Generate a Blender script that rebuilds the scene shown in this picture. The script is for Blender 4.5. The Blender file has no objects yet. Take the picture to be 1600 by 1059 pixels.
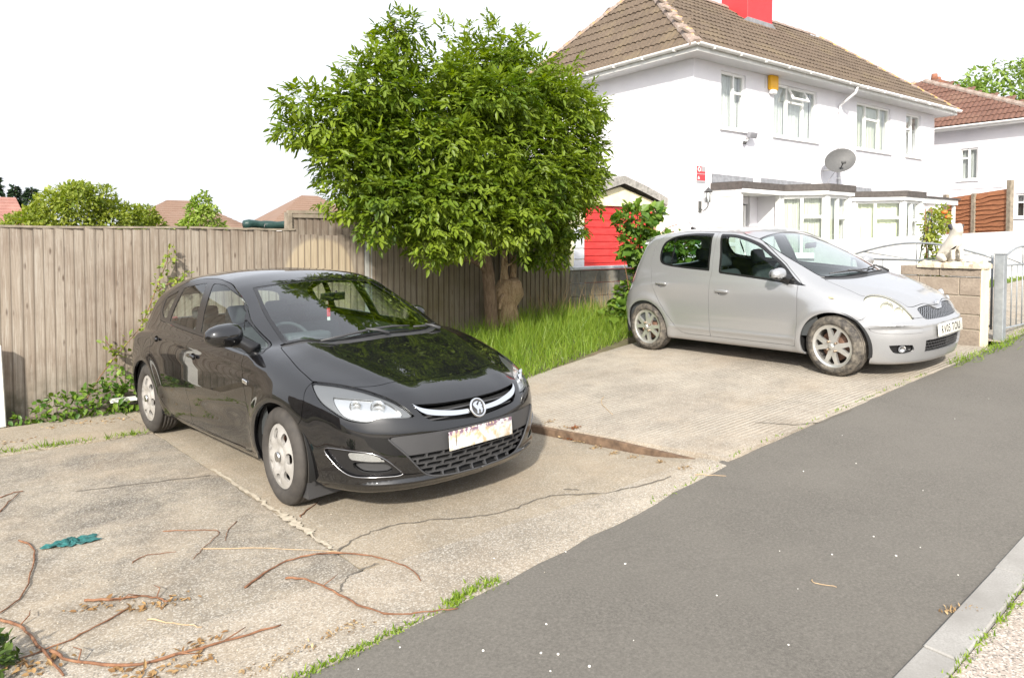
import bpy, bmesh, math, random
import numpy as np
from mathutils import Vector, Matrix, Euler
# world axes: X runs along the street (uphill, to the right in the picture), Y runs from the street towards the fence, Z up
SC = bpy.context.scene
COL = SC.collection
R = math.radians
# ---------------------------------------------------------------- camera
EYE = 1.655; PHI = R(53.1); FPX = 1103.0; HOR = 374.5; PITCH = .033
cam_data = bpy.data.cameras.new('camera'); cam = bpy.data.objects.new('camera', cam_data); COL.objects.link(cam); SC.camera = cam
cam.location = (0, 0, EYE); cam.rotation_euler = (math.pi/2 - PITCH, 0, -(math.pi/2 - PHI))
cam_data.sensor_width = 36; cam_data.lens = FPX/1600*36; cam_data.shift_y = (HOR - 529.5 + FPX*math.tan(PITCH))/1600
cam_data.clip_start = .05; cam_data.clip_end = 2000
# ---------------------------------------------------------------- sky, sun, exposure
SUN_EL = R(31)
def cam_dir(right, fwd):                       # a direction given relative to where the camera looks
    return (right*math.sin(PHI) + fwd*math.cos(PHI), -right*math.cos(PHI) + fwd*math.sin(PHI))
sx, sy = cam_dir(-.17, -.985)
world = bpy.data.worlds.new('World'); SC.world = world; world.use_nodes = True
wn, wl = world.node_tree.nodes, world.node_tree.links
sky = wn.new('ShaderNodeTexSky'); sky.sky_type = 'NISHITA'; sky.sun_disc = False; sky.sun_elevation = SUN_EL
sky.sun_rotation = math.atan2(sx, sy); sky.air_density = 1.0; sky.dust_density = 6.0; sky.ozone_density = 1.0; sky.altitude = 20
hs = wn.new('ShaderNodeHueSaturation'); hs.inputs['Saturation'].default_value = .30; hs.inputs['Value'].default_value = 1.0
mx = wn.new('ShaderNodeMix'); mx.data_type = 'RGBA'; mx.inputs[0].default_value = .6; mx.inputs[7].default_value = (8.9, 9.2, 9.9, 1)   # thin bright cloud veil
bg = wn['Background']; bg.inputs['Strength'].default_value = .10
wl.new(sky.outputs[0], hs.inputs['Color']); wl.new(hs.outputs[0], mx.inputs[6]); wl.new(mx.outputs[2], bg.inputs['Color'])
sun_data = bpy.data.lights.new('sun', 'SUN'); sun_data.energy = 3.6; sun_data.angle = R(2.5); sun_data.color = (1.0, .935, .83)
sun = bpy.data.objects.new('sun', sun_data); COL.objects.link(sun)
sd = Vector((sx*math.cos(SUN_EL), sy*math.cos(SUN_EL), math.sin(SUN_EL)))
sun.rotation_euler = sd.to_track_quat('Z', 'Y').to_euler(); sun.location = sd*50
vs_ = SC.view_settings; vs_.view_transform = 'Standard'; vs_.look = 'None'; vs_.exposure = .95; vs_.gamma = 1.0; vs_.use_curve_mapping = False
SC.cycles.max_bounces = 8; SC.cycles.transparent_max_bounces = 16
# ---------------------------------------------------------------- helpers
rng = random.Random(7)
def tag(o, label=None, cat=None, group=None, kind=None):
    if label: o['label'] = label
    if cat: o['category'] = cat
    if group: o['group'] = group
    if kind: o['kind'] = kind
    return o
def empty(name, loc=(0, 0, 0), parent=None, rz=0):
    o = bpy.data.objects.new(name, None); COL.objects.link(o); o.location = loc; o.rotation_euler = (0, 0, rz); o.parent = parent; o.empty_display_size = .1
    return o
def mesh_data(name, vs, fs, m=None, smooth=False):
    me = bpy.data.meshes.new(name); me.from_pydata([tuple(map(float, v)) for v in vs], [], [tuple(int(i) for i in f) for f in fs]); me.update()
    if smooth: me.polygons.foreach_set('use_smooth', [True]*len(me.polygons))
    if m: me.materials.append(m)
    return me
def link(name, me, parent=None, loc=(0, 0, 0), rot=(0, 0, 0), scale=None):
    o = bpy.data.objects.new(name, me); COL.objects.link(o); o.parent = parent; o.location = loc; o.rotation_euler = rot
    if scale: o.scale = scale
    return o
def mesh_obj(name, vs, fs, m=None, parent=None, smooth=False): return link(name, mesh_data(name, vs, fs, m, smooth), parent)
def box_geo(x0, x1, y0, y1, z0, z1):
    return [(x0, y0, z0), (x1, y0, z0), (x1, y1, z0), (x0, y1, z0), (x0, y0, z1), (x1, y0, z1), (x1, y1, z1), (x0, y1, z1)], \
           [(0, 3, 2, 1), (4, 5, 6, 7), (0, 1, 5, 4), (1, 2, 6, 5), (2, 3, 7, 6), (3, 0, 4, 7)]
class Geo:
    """collects pieces of one part"""
    def __init__(s): s.v, s.f = [], []
    def add(s, vs, fs): b = len(s.v); s.v += list(vs); s.f += [tuple(i+b for i in f) for f in fs]; return s
    def box(s, *a): return s.add(*box_geo(*a))
    def tube(s, pts, r, seg=8, cap=True): return s.add(*tube_geo(pts, r, seg, cap))
    def make(s, name, m, parent=None, smooth=False, bevel=0):
        me = mesh_data(name, s.v, s.f, None, smooth)
        if bevel:
            bm = bmesh.new(); bm.from_mesh(me); bmesh.ops.bevel(bm, geom=bm.edges[:], offset=bevel, segments=1, affect='EDGES'); bm.to_mesh(me); bm.free()
        if m: me.materials.append(m)
        return link(name, me, parent)
def box(name, x0, x1, y0, y1, z0, z1, m, parent=None, bevel=0): return Geo().box(x0, x1, y0, y1, z0, z1).make(name, m, parent, bevel=bevel)
def tube_geo(pts, r, seg=8, cap=True):
    P = [Vector(p) for p in pts]; n = len(P); rs = r if hasattr(r, '__len__') else [r]*n
    vs, fs = [], []; up = None
    for i in range(n):
        t = (P[min(i+1, n-1)] - P[max(i-1, 0)]); t = t.normalized() if t.length > 1e-9 else Vector((0, 0, 1))
        if up is None:
            a = Vector((0, 0, 1)) if abs(t.z) < .9 else Vector((1, 0, 0)); up = (a - t*a.dot(t)).normalized()
        else:
            up = up - t*up.dot(t); up = up.normalized() if up.length > 1e-6 else t.orthogonal().normalized()
        s = t.cross(up)
        for k in range(seg):
            a = 2*math.pi*k/seg; vs.append(tuple(P[i] + (up*math.cos(a) + s*math.sin(a))*rs[i]))
    for i in range(n-1):
        for k in range(seg):
            a, b = i*seg+k, i*seg+(k+1) % seg; fs.append((a, b, b+seg, a+seg))
    if cap: fs.append(tuple(range(seg))[::-1]); fs.append(tuple((n-1)*seg+k for k in range(seg)))
    return vs, fs
def tube(name, pts, r, m, parent=None, seg=8, smooth=True): return mesh_obj(name, *tube_geo(pts, r, seg), m, parent, smooth)
def curve_pts(pts, n=6): return [tuple(p) for p in smooth_poly(pts, n, False)]
# ---------------------------------------------------------------- materials
def new_mat(name):
    m = bpy.data.materials.new(name); m.use_nodes = True; nt = m.node_tree; return m, nt, nt.nodes['Principled BSDF']
def rgb(c): return (c[0], c[1], c[2], 1.0)
def pmat(name, col, rough=.5, metal=0.0, coat=0.0, spec=.5, noise=None, bump=None, emis=None):
    """noise=(scale, amount) varies the colour, bump=(scale, strength)"""
    m, nt, b = new_mat(name); b.inputs['Base Color'].default_value = rgb(col); b.inputs['Roughness'].default_value = rough
    b.inputs['Metallic'].default_value = metal; b.inputs['Coat Weight'].default_value = coat; b.inputs['Coat Roughness'].default_value = .03; b.inputs['Specular IOR Level'].default_value = spec
    if noise or bump: tc = nt.nodes.new('ShaderNodeTexCoord')
    if noise:
        n = nt.nodes.new('ShaderNodeTexNoise'); n.inputs['Scale'].default_value = noise[0]; n.inputs['Detail'].default_value = 6; n.inputs['Roughness'].default_value = .65
        nt.links.new(tc.outputs['Object'], n.inputs['Vector']); r = nt.nodes.new('ShaderNodeValToRGB'); a = noise[1]
        r.color_ramp.elements[0].position = .3; r.color_ramp.elements[1].position = .7
        r.color_ramp.elements[0].color = rgb([c*(1-a) for c in col]); r.color_ramp.elements[1].color = rgb([min(1, c*(1+a)) for c in col])
        nt.links.new(n.outputs['Fac'], r.inputs['Fac']); nt.links.new(r.outputs['Color'], b.inputs['Base Color'])
    if bump:
        n2 = nt.nodes.new('ShaderNodeTexNoise'); n2.inputs['Scale'].default_value = bump[0]; n2.inputs['Detail'].default_value = 5
        nt.links.new(tc.outputs['Object'], n2.inputs['Vector']); bp = nt.nodes.new('ShaderNodeBump'); bp.inputs['Strength'].default_value = bump[1]; bp.inputs['Distance'].default_value = .01
        nt.links.new(n2.outputs['Fac'], bp.inputs['Height']); nt.links.new(bp.outputs['Normal'], b.inputs['Normal'])
    return m
class NG:
    """small node-graph builder"""
    def __init__(s, name):
        s.m, s.nt, s.b = new_mat(name); s.tc = s.nt.nodes.new('ShaderNodeTexCoord')
    def n(s, t, **kw):
        o = s.nt.nodes.new('ShaderNode'+t)
        for k, v in kw.items(): setattr(o, k, v)
        return o
    def l(s, a, b): s.nt.links.new(a, b)
    def coord(s, which='Object', scale=(1, 1, 1), rot=(0, 0, 0), loc=(0, 0, 0)):
        mp = s.n('Mapping'); mp.inputs['Scale'].default_value = scale; mp.inputs['Rotation'].default_value = rot; mp.inputs['Location'].default_value = loc
        s.l(s.tc.outputs[which], mp.inputs['Vector']); return mp.outputs[0]
    def noise(s, scale, vec=None, detail=6, rough=.6, dist=0):
        o = s.n('TexNoise'); o.inputs['Scale'].default_value = scale; o.inputs['Detail'].default_value = detail; o.inputs['Roughness'].default_value = rough; o.inputs['Distortion'].default_value = dist
        s.l(vec if vec is not None else s.tc.outputs['Object'], o.inputs['Vector']); return o.outputs['Fac']
    def voro(s, scale, vec=None, feature='F1', out='Distance'):
        o = s.n('TexVoronoi', feature=feature); o.inputs['Scale'].default_value = scale
        s.l(vec if vec is not None else s.tc.outputs['Object'], o.inputs['Vector']); return o.outputs[out]
    def ramp(s, fac, *st):
        r = s.n('ValToRGB'); e = r.color_ramp.elements
        for i, (p, c) in enumerate(st):
            q = e[i] if i < 2 else e.new(p); q.position = p; q.color = rgb(c) if hasattr(c, '__len__') else (c, c, c, 1)
        s.l(fac, r.inputs['Fac']); return r.outputs['Color']
    def mix(s, fac, a, b, mode='MIX'):
        o = s.n('Mix', data_type='RGBA', blend_type=mode)
        for i, v in ((0, fac), (6, a), (7, b)):
            if hasattr(v, 'is_linked') or hasattr(v, 'links'): s.l(v, o.inputs[i])
            else: o.inputs[i].default_value = v if i == 0 else (rgb(v) if len(v) == 3 else v)
        return o.outputs[2]
    def math(s, op, a, b=0.0):
        o = s.n('Math', operation=op)
        for i, v in ((0, a), (1, b)):
            if hasattr(v, 'links'): s.l(v, o.inputs[i])
            else: o.inputs[i].default_value = v
        return o.outputs[0]
    def bump(s, h, strength=.5, dist=.01):
        o = s.n('Bump'); o.inputs['Strength'].default_value = strength; o.inputs['Distance'].default_value = dist
        s.l(h, o.inputs['Height']); s.l(o.outputs[0], s.b.inputs['Normal']); return o
    def out(s, col=None, rough=None, **kw):
        if col is not None:
            if hasattr(col, 'links'): s.l(col, s.b.inputs['Base Color'])
            else: s.b.inputs['Base Color'].default_value = rgb(col)
        if rough is not None:
            if hasattr(rough, 'links'): s.l(rough, s.b.inputs['Roughness'])
            else: s.b.inputs['Roughness'].default_value = rough
        for k, v in kw.items(): s.b.inputs[k].default_value = v
        return s.m
def glass_mat(name, tint=(.9, .95, .93), refl=1.0, rough=.0, ior=1.5):
    """thin pane: mirror by Fresnel over a tinted see-through sheet"""
    m = bpy.data.materials.new(name); m.use_nodes = True; nt = m.node_tree; nt.nodes.clear()
    o = nt.nodes.new('ShaderNodeOutputMaterial'); t = nt.nodes.new('ShaderNodeBsdfTransparent'); g = nt.nodes.new('ShaderNodeBsdfGlossy'); f = nt.nodes.new('ShaderNodeFresnel'); x = nt.nodes.new('ShaderNodeMixShader')
    t.inputs[0].default_value = rgb(tint); g.inputs['Roughness'].default_value = rough; 
    ge = nt.nodes.new('ShaderNodeNewGeometry'); io = nt.nodes.new('ShaderNodeMath'); io.operation = 'MULTIPLY_ADD'; io.inputs[1].default_value = 1/ior - ior; io.inputs[2].default_value = ior   # same Fresnel from either side of the thin pane
    nt.links.new(ge.outputs['Backfacing'], io.inputs[0]); nt.links.new(io.outputs[0], f.inputs['IOR'])
    mm = nt.nodes.new('ShaderNodeMath'); mm.operation = 'MULTIPLY'; mm.inputs[1].default_value = refl; mm.use_clamp = True
    nt.links.new(f.outputs[0], mm.inputs[0]); nt.links.new(mm.outputs[0], x.inputs[0]); nt.links.new(t.outputs[0], x.inputs[1]); nt.links.new(g.outputs[0], x.inputs[2]); nt.links.new(x.outputs[0], o.inputs[0])
    return m
# ---------------------------------------------------------------- car surface tools
class Spl:
    """monotone-ish C1 cubic (Catmull-Rom, non uniform) through tabulated points"""
    def __init__(s, *pts):
        p = np.array(sorted(pts), float); s.x, s.y = p[:, 0], p[:, 1]
        h = np.diff(s.x); d = np.diff(s.y) / h; m = np.zeros(len(s.x))
        m[0], m[-1] = d[0], d[-1]
        for i in range(1, len(d)):
            if d[i-1] * d[i] > 0:
                w1, w2 = 2*h[i] + h[i-1], h[i] + 2*h[i-1]
                m[i] = (w1 + w2) / (w1 / d[i-1] + w2 / d[i])
        s.m = m
    def __call__(s, v, der=False):
        v = np.asarray(v, float); i = np.clip(np.searchsorted(s.x, v) - 1, 0, len(s.x) - 2)
        h = s.x[i+1] - s.x[i]; t = (v - s.x[i]) / h; lo = t < 0; hi = t > 1; tc = np.clip(t, 0, 1)
        a, b, ma, mb = s.y[i], s.y[i+1], s.m[i] * h, s.m[i+1] * h
        t2 = tc*tc; t3 = t2*tc
        r = a*(2*t3-3*t2+1) + ma*(t3-2*t2+tc) + b*(3*t2-2*t3) + mb*(t3-t2)
        r = r + np.where(lo, ma*t, 0) + np.where(hi, mb*(t-1), 0)
        if der:
            dd = (a*(6*t2-6*tc) + ma*(3*t2-4*tc+1) + b*(6*tc-6*t2) + mb*(3*t2-2*tc)) / h
            return r, dd
        return r
def smax(a, b, r):
    h = np.maximum(r - np.abs(a-b), 0) / r
    return np.maximum(a, b) + h*h*r*.25
def smin(a, b, r): return -smax(-a, -b, r)
def sstep(x, a, b):
    t = np.clip((x-a)/(b-a), 0, 1); return t*t*(3-2*t)
def surface_net(F, lo, hi, h):
    """isosurface F=0 in a box; vertices are pulled on to the surface; returns V, T(riangles), N"""
    n = [int(math.ceil((hi[k]-lo[k])/h)) + 1 for k in range(3)]
    ax = [lo[k] + h*np.arange(n[k]) for k in range(3)]
    X, Y, Z = np.meshgrid(*ax, indexing='ij')
    G = F(X, Y, Z); S = G < 0
    c = [S[i:n[0]-1+i, j:n[1]-1+j, k:n[2]-1+k] for i in (0, 1) for j in (0, 1) for k in (0, 1)]
    cnt = sum(a.astype(np.int8) for a in c); act = (cnt > 0) & (cnt < 8)
    idx = -np.ones(act.shape, int); idx[act] = np.arange(act.sum())
    I = np.argwhere(act); acc = np.zeros((len(I), 3)); num = np.zeros(len(I))
    offs = [(i, j, k) for i in (0, 1) for j in (0, 1) for k in (0, 1)]
    for a in range(8):
        for b in range(a+1, 8):
            if sum(abs(offs[a][q]-offs[b][q]) for q in range(3)) != 1: continue
            pa = I + offs[a]; pb = I + offs[b]
            ga = G[pa[:, 0], pa[:, 1], pa[:, 2]]; gb = G[pb[:, 0], pb[:, 1], pb[:, 2]]
            m = (ga < 0) != (gb < 0)
            t = np.where(m, ga/np.where(m, ga-gb, 1), 0)
            p = pa + (pb-pa)*t[:, None]
            acc[m] += p[m]; num[m] += 1
    V = np.array(lo) + h*(acc/num[:, None])
    quads = []
    for axn in range(3):
        sl0 = [slice(1, -1)]*3; 
        A = np.take(S, range(0, n[axn]-1), axn); B = np.take(S, range(1, n[axn]), axn)
        E = np.argwhere(A != B)
        o1, o2 = [(1, 2), (2, 0), (0, 1)][axn]
        ok = (E[:, o1] > 0) & (E[:, o1] < n[o1]-1) & (E[:, o2] > 0) & (E[:, o2] < n[o2]-1)
        E = E[ok]; d1 = np.zeros(3, int); d1[o1] = 1; d2 = np.zeros(3, int); d2[o2] = 1
        q = [idx[tuple((E-s).T)] for s in (d1+d2, d2, 0*d1, d1)]
        q = np.stack(q, 1); fl = A[tuple(E.T)]
        q[~fl] = q[~fl][:, ::-1]; quads.append(q)
    Q = np.concatenate(quads); Q = Q[(Q >= 0).all(1)]
    def grad(P):
        e = 2e-3; g = np.zeros_like(P)
        for k in range(3):
            d = np.zeros(3); d[k] = e
            g[:, k] = (F(*(P+d).T) - F(*(P-d).T)) / (2*e)
        return g
    for _ in range(5):
        g = grad(V); f = F(*V.T); st = -(f/np.maximum((g*g).sum(1), .05))[:, None]*g
        l = np.linalg.norm(st, axis=1, keepdims=True); V = V + st*np.minimum(1, .4*h/np.maximum(l, 1e-9))
    N = grad(V); N /= np.linalg.norm(N, axis=1, keepdims=True)
    T = np.concatenate([Q[:, [0, 1, 2]], Q[:, [0, 2, 3]]])
    return V, T, N
class Patch:
    def __init__(s, V, T, N): s.V, s.T, s.N = V, T, N
    def clip(s, d):
        """the piece where d<0"""
        V, T, N = s.V, s.T, s.N; sg = d < 0; k = sg[T].sum(1)
        out = [T[k == 3]]; nv, nn, cache = [], [], {}; base = len(V); ex = []
        def cut(a, b):
            key = (a, b) if a < b else (b, a)
            if key not in cache:
                t = d[a]/(d[a]-d[b]); cache[key] = base + len(nv)
                nv.append(V[a]+(V[b]-V[a])*t); n = N[a]+(N[b]-N[a])*t; nn.append(n/np.linalg.norm(n))
            return cache[key]
        for tri in T[(k == 1) | (k == 2)]:
            a, b, c = tri; i = [bool(sg[a]), bool(sg[b]), bool(sg[c])]
            if sum(i) == 1:
                while not i[0]: a, b, c = b, c, a; i = i[1:]+i[:1]
                ex.append((a, cut(a, b), cut(a, c)))
            else:
                while i[0]: a, b, c = b, c, a; i = i[1:]+i[:1]
                p, q = cut(a, b), cut(a, c); ex.append((p, b, c)); ex.append((p, c, q))
        if ex: out.append(np.array(ex))
        T2 = np.concatenate(out).astype(int) if len(out) else T[:0]
        V2 = np.concatenate([V, np.array(nv).reshape(-1, 3)]); N2 = np.concatenate([N, np.array(nn).reshape(-1, 3)])
        u, inv = np.unique(T2, return_inverse=True)
        return Patch(V2[u], inv.reshape(-1, 3), N2[u])
    def split(s, fun, gap=.002):
        d = fun(s.V); return s.clip(d+gap), s.clip(gap-d)
    def keep_component(s, pt):
        return s
    def off(s, a): return Patch(s.V + s.N*a, s.T, s.N)
    def mirror(s):
        m = np.array([1, -1, 1]); return Patch(s.V*m, s.T[:, ::-1], s.N*m)
    def join(s, o): return Patch(np.concatenate([s.V, o.V]), np.concatenate([s.T, o.T+len(s.V)]), np.concatenate([s.N, o.N]))
    def both(s): return s.join(s.mirror())
    def boundary(s):
        e = np.concatenate([s.T[:, [0, 1]], s.T[:, [1, 2]], s.T[:, [2, 0]]]); k = np.sort(e, 1)
        u, i, c = np.unique(k, axis=0, return_index=True, return_counts=True)
        return e[i[c == 1]]
def poly_sdf(P, poly):
    """signed distance of 2D points to a closed polygon (inside negative)"""
    poly = np.array(poly, float); A = poly; B = np.roll(poly, -1, 0); D = np.full(len(P), 1e9); ins = np.zeros(len(P), bool)
    lo, hi = poly.min(0)-.12, poly.max(0)+.12; m = ((P > lo) & (P < hi)).all(1); out = np.full(len(P), .1)
    P = P[m]; D = D[m]; ins = ins[m]
    for a, b in zip(A, B):
        e = b-a; w = P-a; t = np.clip((w@e)/max(e@e, 1e-12), 0, 1); D = np.minimum(D, np.linalg.norm(w-t[:, None]*e, axis=1))
        c = (a[1] <= P[:, 1]) != (b[1] <= P[:, 1])
        with np.errstate(divide='ignore', invalid='ignore'): xs = a[0]+(P[:, 1]-a[1])*e[0]/(e[1] if e[1] else 1e-12)
        ins ^= c & (P[:, 0] < xs)
    out[m] = np.where(ins, -D, D); return out
def smooth_poly(pts, n=6, closed=True, sharp=()):
    """Catmull-Rom through points; indices in sharp stay corners"""
    P = np.array(pts, float); k = len(P); out = []
    rng = range(k if closed else k-1)
    for i in rng:
        p1, p2 = P[i], P[(i+1) % k]
        p0 = P[(i-1) % k] if (closed or i > 0) else p1; p3 = P[(i+2) % k] if (closed or i < k-2) else p2
        if i in sharp: p0 = p1 - (p2-p1)
        if (i+1) % k in sharp: p3 = p2 + (p2-p1)
        for j in range(n):
            t = j/n
            out.append(.5*((2*p1)+(p2-p0)*t+(2*p0-5*p1+4*p2-p3)*t*t+(3*p1-p0-3*p2+p3)*t**3))
    if not closed: out.append(P[-1])
    return np.array(out)
def patch_mesh(name, patch, rim=0.0, rimdir=None, smooth=True):
    """mesh with the surface's own normals; boundary edges get a rim turned inwards"""
    V, T, N = patch.V, patch.T, patch.N
    nV = len(V); faces = T
    if rim:
        e = patch.boundary(); ids, inv = np.unique(e, return_inverse=True); inv = inv.reshape(-1, 2)
        dirv = -N[ids]*rim if rimdir is None else np.array(rimdir)*rim
        V2 = np.concatenate([V, V[ids], V[ids]+dirv]); o1, o2 = nV, nV+len(ids)
        q1 = np.stack([inv[:, 1]+o1, inv[:, 0]+o1, inv[:, 0]+o2], 1); q2 = np.stack([inv[:, 1]+o1, inv[:, 0]+o2, inv[:, 1]+o2], 1)
        rimf = np.concatenate([q1, q2])
    else:
        V2 = V; rimf = np.zeros((0, 3), int)
    F = np.concatenate([faces, rimf]); me = bpy.data.meshes.new(name)
    me.vertices.add(len(V2)); me.vertices.foreach_set('co', V2.astype(np.float32).ravel())
    me.loops.add(len(F)*3); me.loops.foreach_set('vertex_index', F.astype(np.int32).ravel())
    me.polygons.add(len(F)); me.polygons.foreach_set('loop_start', np.arange(0, len(F)*3, 3, dtype=np.int32))
    me.update(calc_edges=True)
    me.polygons.foreach_set('use_smooth', np.ones(len(F), bool)); 
    if smooth:
        ln = np.zeros((len(F)*3, 3), np.float32); ln[:len(faces)*3] = N[faces.ravel()]
        if len(rimf):
            a, b, c = V2[rimf[:, 0]], V2[rimf[:, 1]], V2[rimf[:, 2]]
            fn = np.cross(b-a, c-a); fn /= np.maximum(np.linalg.norm(fn, axis=1, keepdims=True), 1e-12)
            ln[len(faces)*3:] = np.repeat(fn, 3, 0)
        me.normals_split_custom_set(ln.tolist())
    return me
# ---------------------------------------------------------------- ground heights
def lerp_tab(x, tab):
    xs = [t[0] for t in tab]; ys = [t[1] for t in tab]; return float(np.interp(x, xs, ys))
STREET = [(-60, -1.2), (-10, -.10), (0, .02), (2, .04), (3, .055), (4, .10), (5, .175), (6.75, .30), (10, .515), (15, .80), (25, 1.3), (60, 3.0), (200, 9)]
BACK = [(-60, -1.5), (-10, -.35), (0, -.13), (2.5, -.08), (3.6, .02), (4.5, .20), (5.7, .36), (7, .46), (9, .50), (12, .52), (20, .66), (30, 1.0), (60, 2.5), (200, 9)]
def edge_w(u): return lerp_tab(u, [(-60, -1.5), (-6, 2.0), (.96, 2.52), (1.6, 2.60), (3.08, 2.83), (4.1, 2.97), (6, 3.02), (10, 3.06), (200, 3.3)])
def kerb_w(u): return lerp_tab(u, [(-60, -2.5), (-6, .66), (2.7, 1.20), (4.4, 1.31), (10, 1.42), (200, 1.9)])
def step_u(w): return 4.1 - .2*(w - 3.06)
def z_street(u, w): return lerp_tab(u, STREET) - .012*(edge_w(u)-w)
def z_left(u, w):
    z = .013*(u-2.34) - .0224*(w-4.475)
    lift = float(sstep(w, 3.7, 2.85)*sstep(u, 2.9, 4.1))*.075
    return z + lift
def z_right(u, w): return .30 + .066*(u-6.75) - .0172*(w-3.66)
def z_terrain(u, w):
    t = float(sstep(w, 3.2, 8.0)); return lerp_tab(u, STREET)*(1-t) + lerp_tab(u, BACK)*t
def grid_sheet(name, us, ws, zf, m, parent=None, wmap=None, thick=0.0, keep=None):
    """sheet over u (along the street) and w; wmap(u, t) -> w"""
    vs, fs = [], []; nu, nw = len(us), len(ws)
    for u in us:
        for t in ws:
            w = wmap(u, t) if wmap else t; q = (u, w)
            if hasattr(u, '__len__'): q = u
            vs.append((q[0], q[1], zf(q[0], q[1])))
    for i in range(nu-1):
        for j in range(nw-1):
            f = (i*nw+j, (i+1)*nw+j, (i+1)*nw+j+1, i*nw+j+1)
            fs.append(f)
    if thick:
        b = len(vs); vs += [(x, y, z-thick) for x, y, z in vs]
        per = [i*nw for i in range(nu)] + [(nu-1)*nw+j for j in range(1, nw)] + [i*nw+nw-1 for i in range(nu-2, -1, -1)] + [j for j in range(nw-2, 0, -1)]
        for a, c in zip(per, per[1:]+per[:1]): fs.append((c, a, a+b, c+b))
    return mesh_obj(name, vs, fs, m, parent, True if not thick else False)
# ---------------------------------------------------------------- ground materials
def concrete_mat(name, tone=(.36, .325, .27), dark=(.20, .185, .16), light=(.50, .46, .39), ribs=0.0, agg=1.0, stain=.5):
    g = NG(name); big = g.noise(.55, detail=5, rough=.62); mid = g.noise(3.2, detail=6, rough=.7); fine = g.noise(110, detail=4, rough=.7)
    vo = g.voro(150, feature='F1', out='Color'); sep = g.n('SeparateColor'); g.l(vo, sep.inputs[0])
    col = g.mix(g.ramp(big, (.32, 0), (.66, 1)), tone, light)
    col = g.mix(g.ramp(mid, (.40, 0), (.75, stain)), col, dark)
    sm = g.noise(.9, g.coord('Object', (1, 1, 1), (0, 0, 0), (11, 5, 2)), 6, .7); col = g.mix(g.ramp(sm, (.50, 0), (.70, stain)), col, dark)
    st = g.math('MULTIPLY', g.ramp(sep.outputs[0], (.55, 0), (.9, 1)), .55*agg); col = g.mix(st, col, (.58, .55, .49))
    st2 = g.math('MULTIPLY', g.ramp(sep.outputs[1], (.72, 0), (.95, 1)), .7*agg); col = g.mix(st2, col, (.13, .12, .105))
    warm = g.noise(1.1, g.coord('Object', (1, 1, 1), (0, 0, 0), (7, 3, 1)), 4); col = g.mix(g.ramp(warm, (.5, 0), (.72, .35)), col, (.40, .31, .21))
    h = g.math('ADD', g.math('MULTIPLY', fine, .5), g.math('MULTIPLY', sep.outputs[2], .5*agg))
    if ribs:
        dn = g.noise(1.6, detail=3); wv = g.n('TexWave'); wv.wave_type = 'BANDS'; wv.bands_direction = 'Y'; wv.inputs['Scale'].default_value = 7.0; wv.inputs['Distortion'].default_value = 4.0; wv.inputs['Detail'].default_value = 5; wv.inputs['Detail Scale'].default_value = 1.4; wv.inputs['Detail Roughness'].default_value = .7
        g.l(g.coord('Object', (.25, 1, 1), (0, 0, R(5))), wv.inputs['Vector'])
        amp = g.ramp(g.noise(.9, g.coord('Object', (1, 1, 1), (0, 0, 0), (3, 9, 0)), 3), (.40, .1), (.62, 1))
        rb = g.math('MULTIPLY', g.math('MULTIPLY', wv.outputs['Fac'], amp), ribs); h = g.math('ADD', h, g.math('MULTIPLY', rb, 1.6))
        col = g.mix(g.math('MULTIPLY', rb, .45), col, (.54, .50, .43))
    g.bump(h, .55, .006); return g.out(col, .9)
M_SLAB_ROUGH = concrete_mat('rough_concrete', (.245, .208, .158), (.085, .075, .062), (.345, .298, .23), 0, .8, .9)
M_SLAB_SMOOTH = concrete_mat('smooth_concrete', (.265, .22, .16), (.165, .138, .10), (.33, .28, .21), 0, .65, .5)
M_SLAB_RIB = concrete_mat('brushed_concrete', (.285, .24, .19), (.155, .132, .104), (.375, .325, .262), .9, .7, .85)
M_SLAB_EDGE = concrete_mat('exposed_aggregate_concrete', (.30, .255, .198), (.15, .13, .10), (.385, .335, .268), 0, .95, .6)
g = NG('tarmac'); a = g.noise(75, detail=6, rough=.85); b = g.noise(1.1, detail=5); c = g.noise(6, detail=5)
col = g.ramp(a, (.30, (.060, .055, .047)), (.5, (.115, .106, .092)), (.70, (.185, .171, .150))); col = g.mix(g.ramp(b, (.35, 0), (.75, .55)), col, (.155, .143, .124)); col = g.mix(g.ramp(c, (.55, 0), (.8, .3)), col, (.088, .081, .070)); g.bump(a, .5, .004); M_TARMAC = g.out(col, .88)
g = NG('kerb_concrete'); a = g.noise(120, detail=4); b = g.noise(2.5, detail=5); M_KERB = g.out(g.mix(g.ramp(b, (.35, 0), (.75, 1)), g.ramp(a, (.3, (.26, .25, .235)), (.7, (.36, .35, .33))), (.21, .20, .185)), .9)
M_ROAD = concrete_mat('pinkish_road_concrete', (.33, .275, .235), (.20, .17, .15), (.42, .36, .31), 0, 1.4, .5)
g = NG('soil_and_litter'); a = g.noise(9, detail=7, rough=.75); b = g.noise(1.3, detail=5); M_SOIL = g.out(g.mix(g.ramp(b, (.4, 0), (.7, 1)), g.ramp(a, (.3, (.06, .045, .03)), (.7, (.17, .13, .085))), (.09, .11, .035)), .95)
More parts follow.
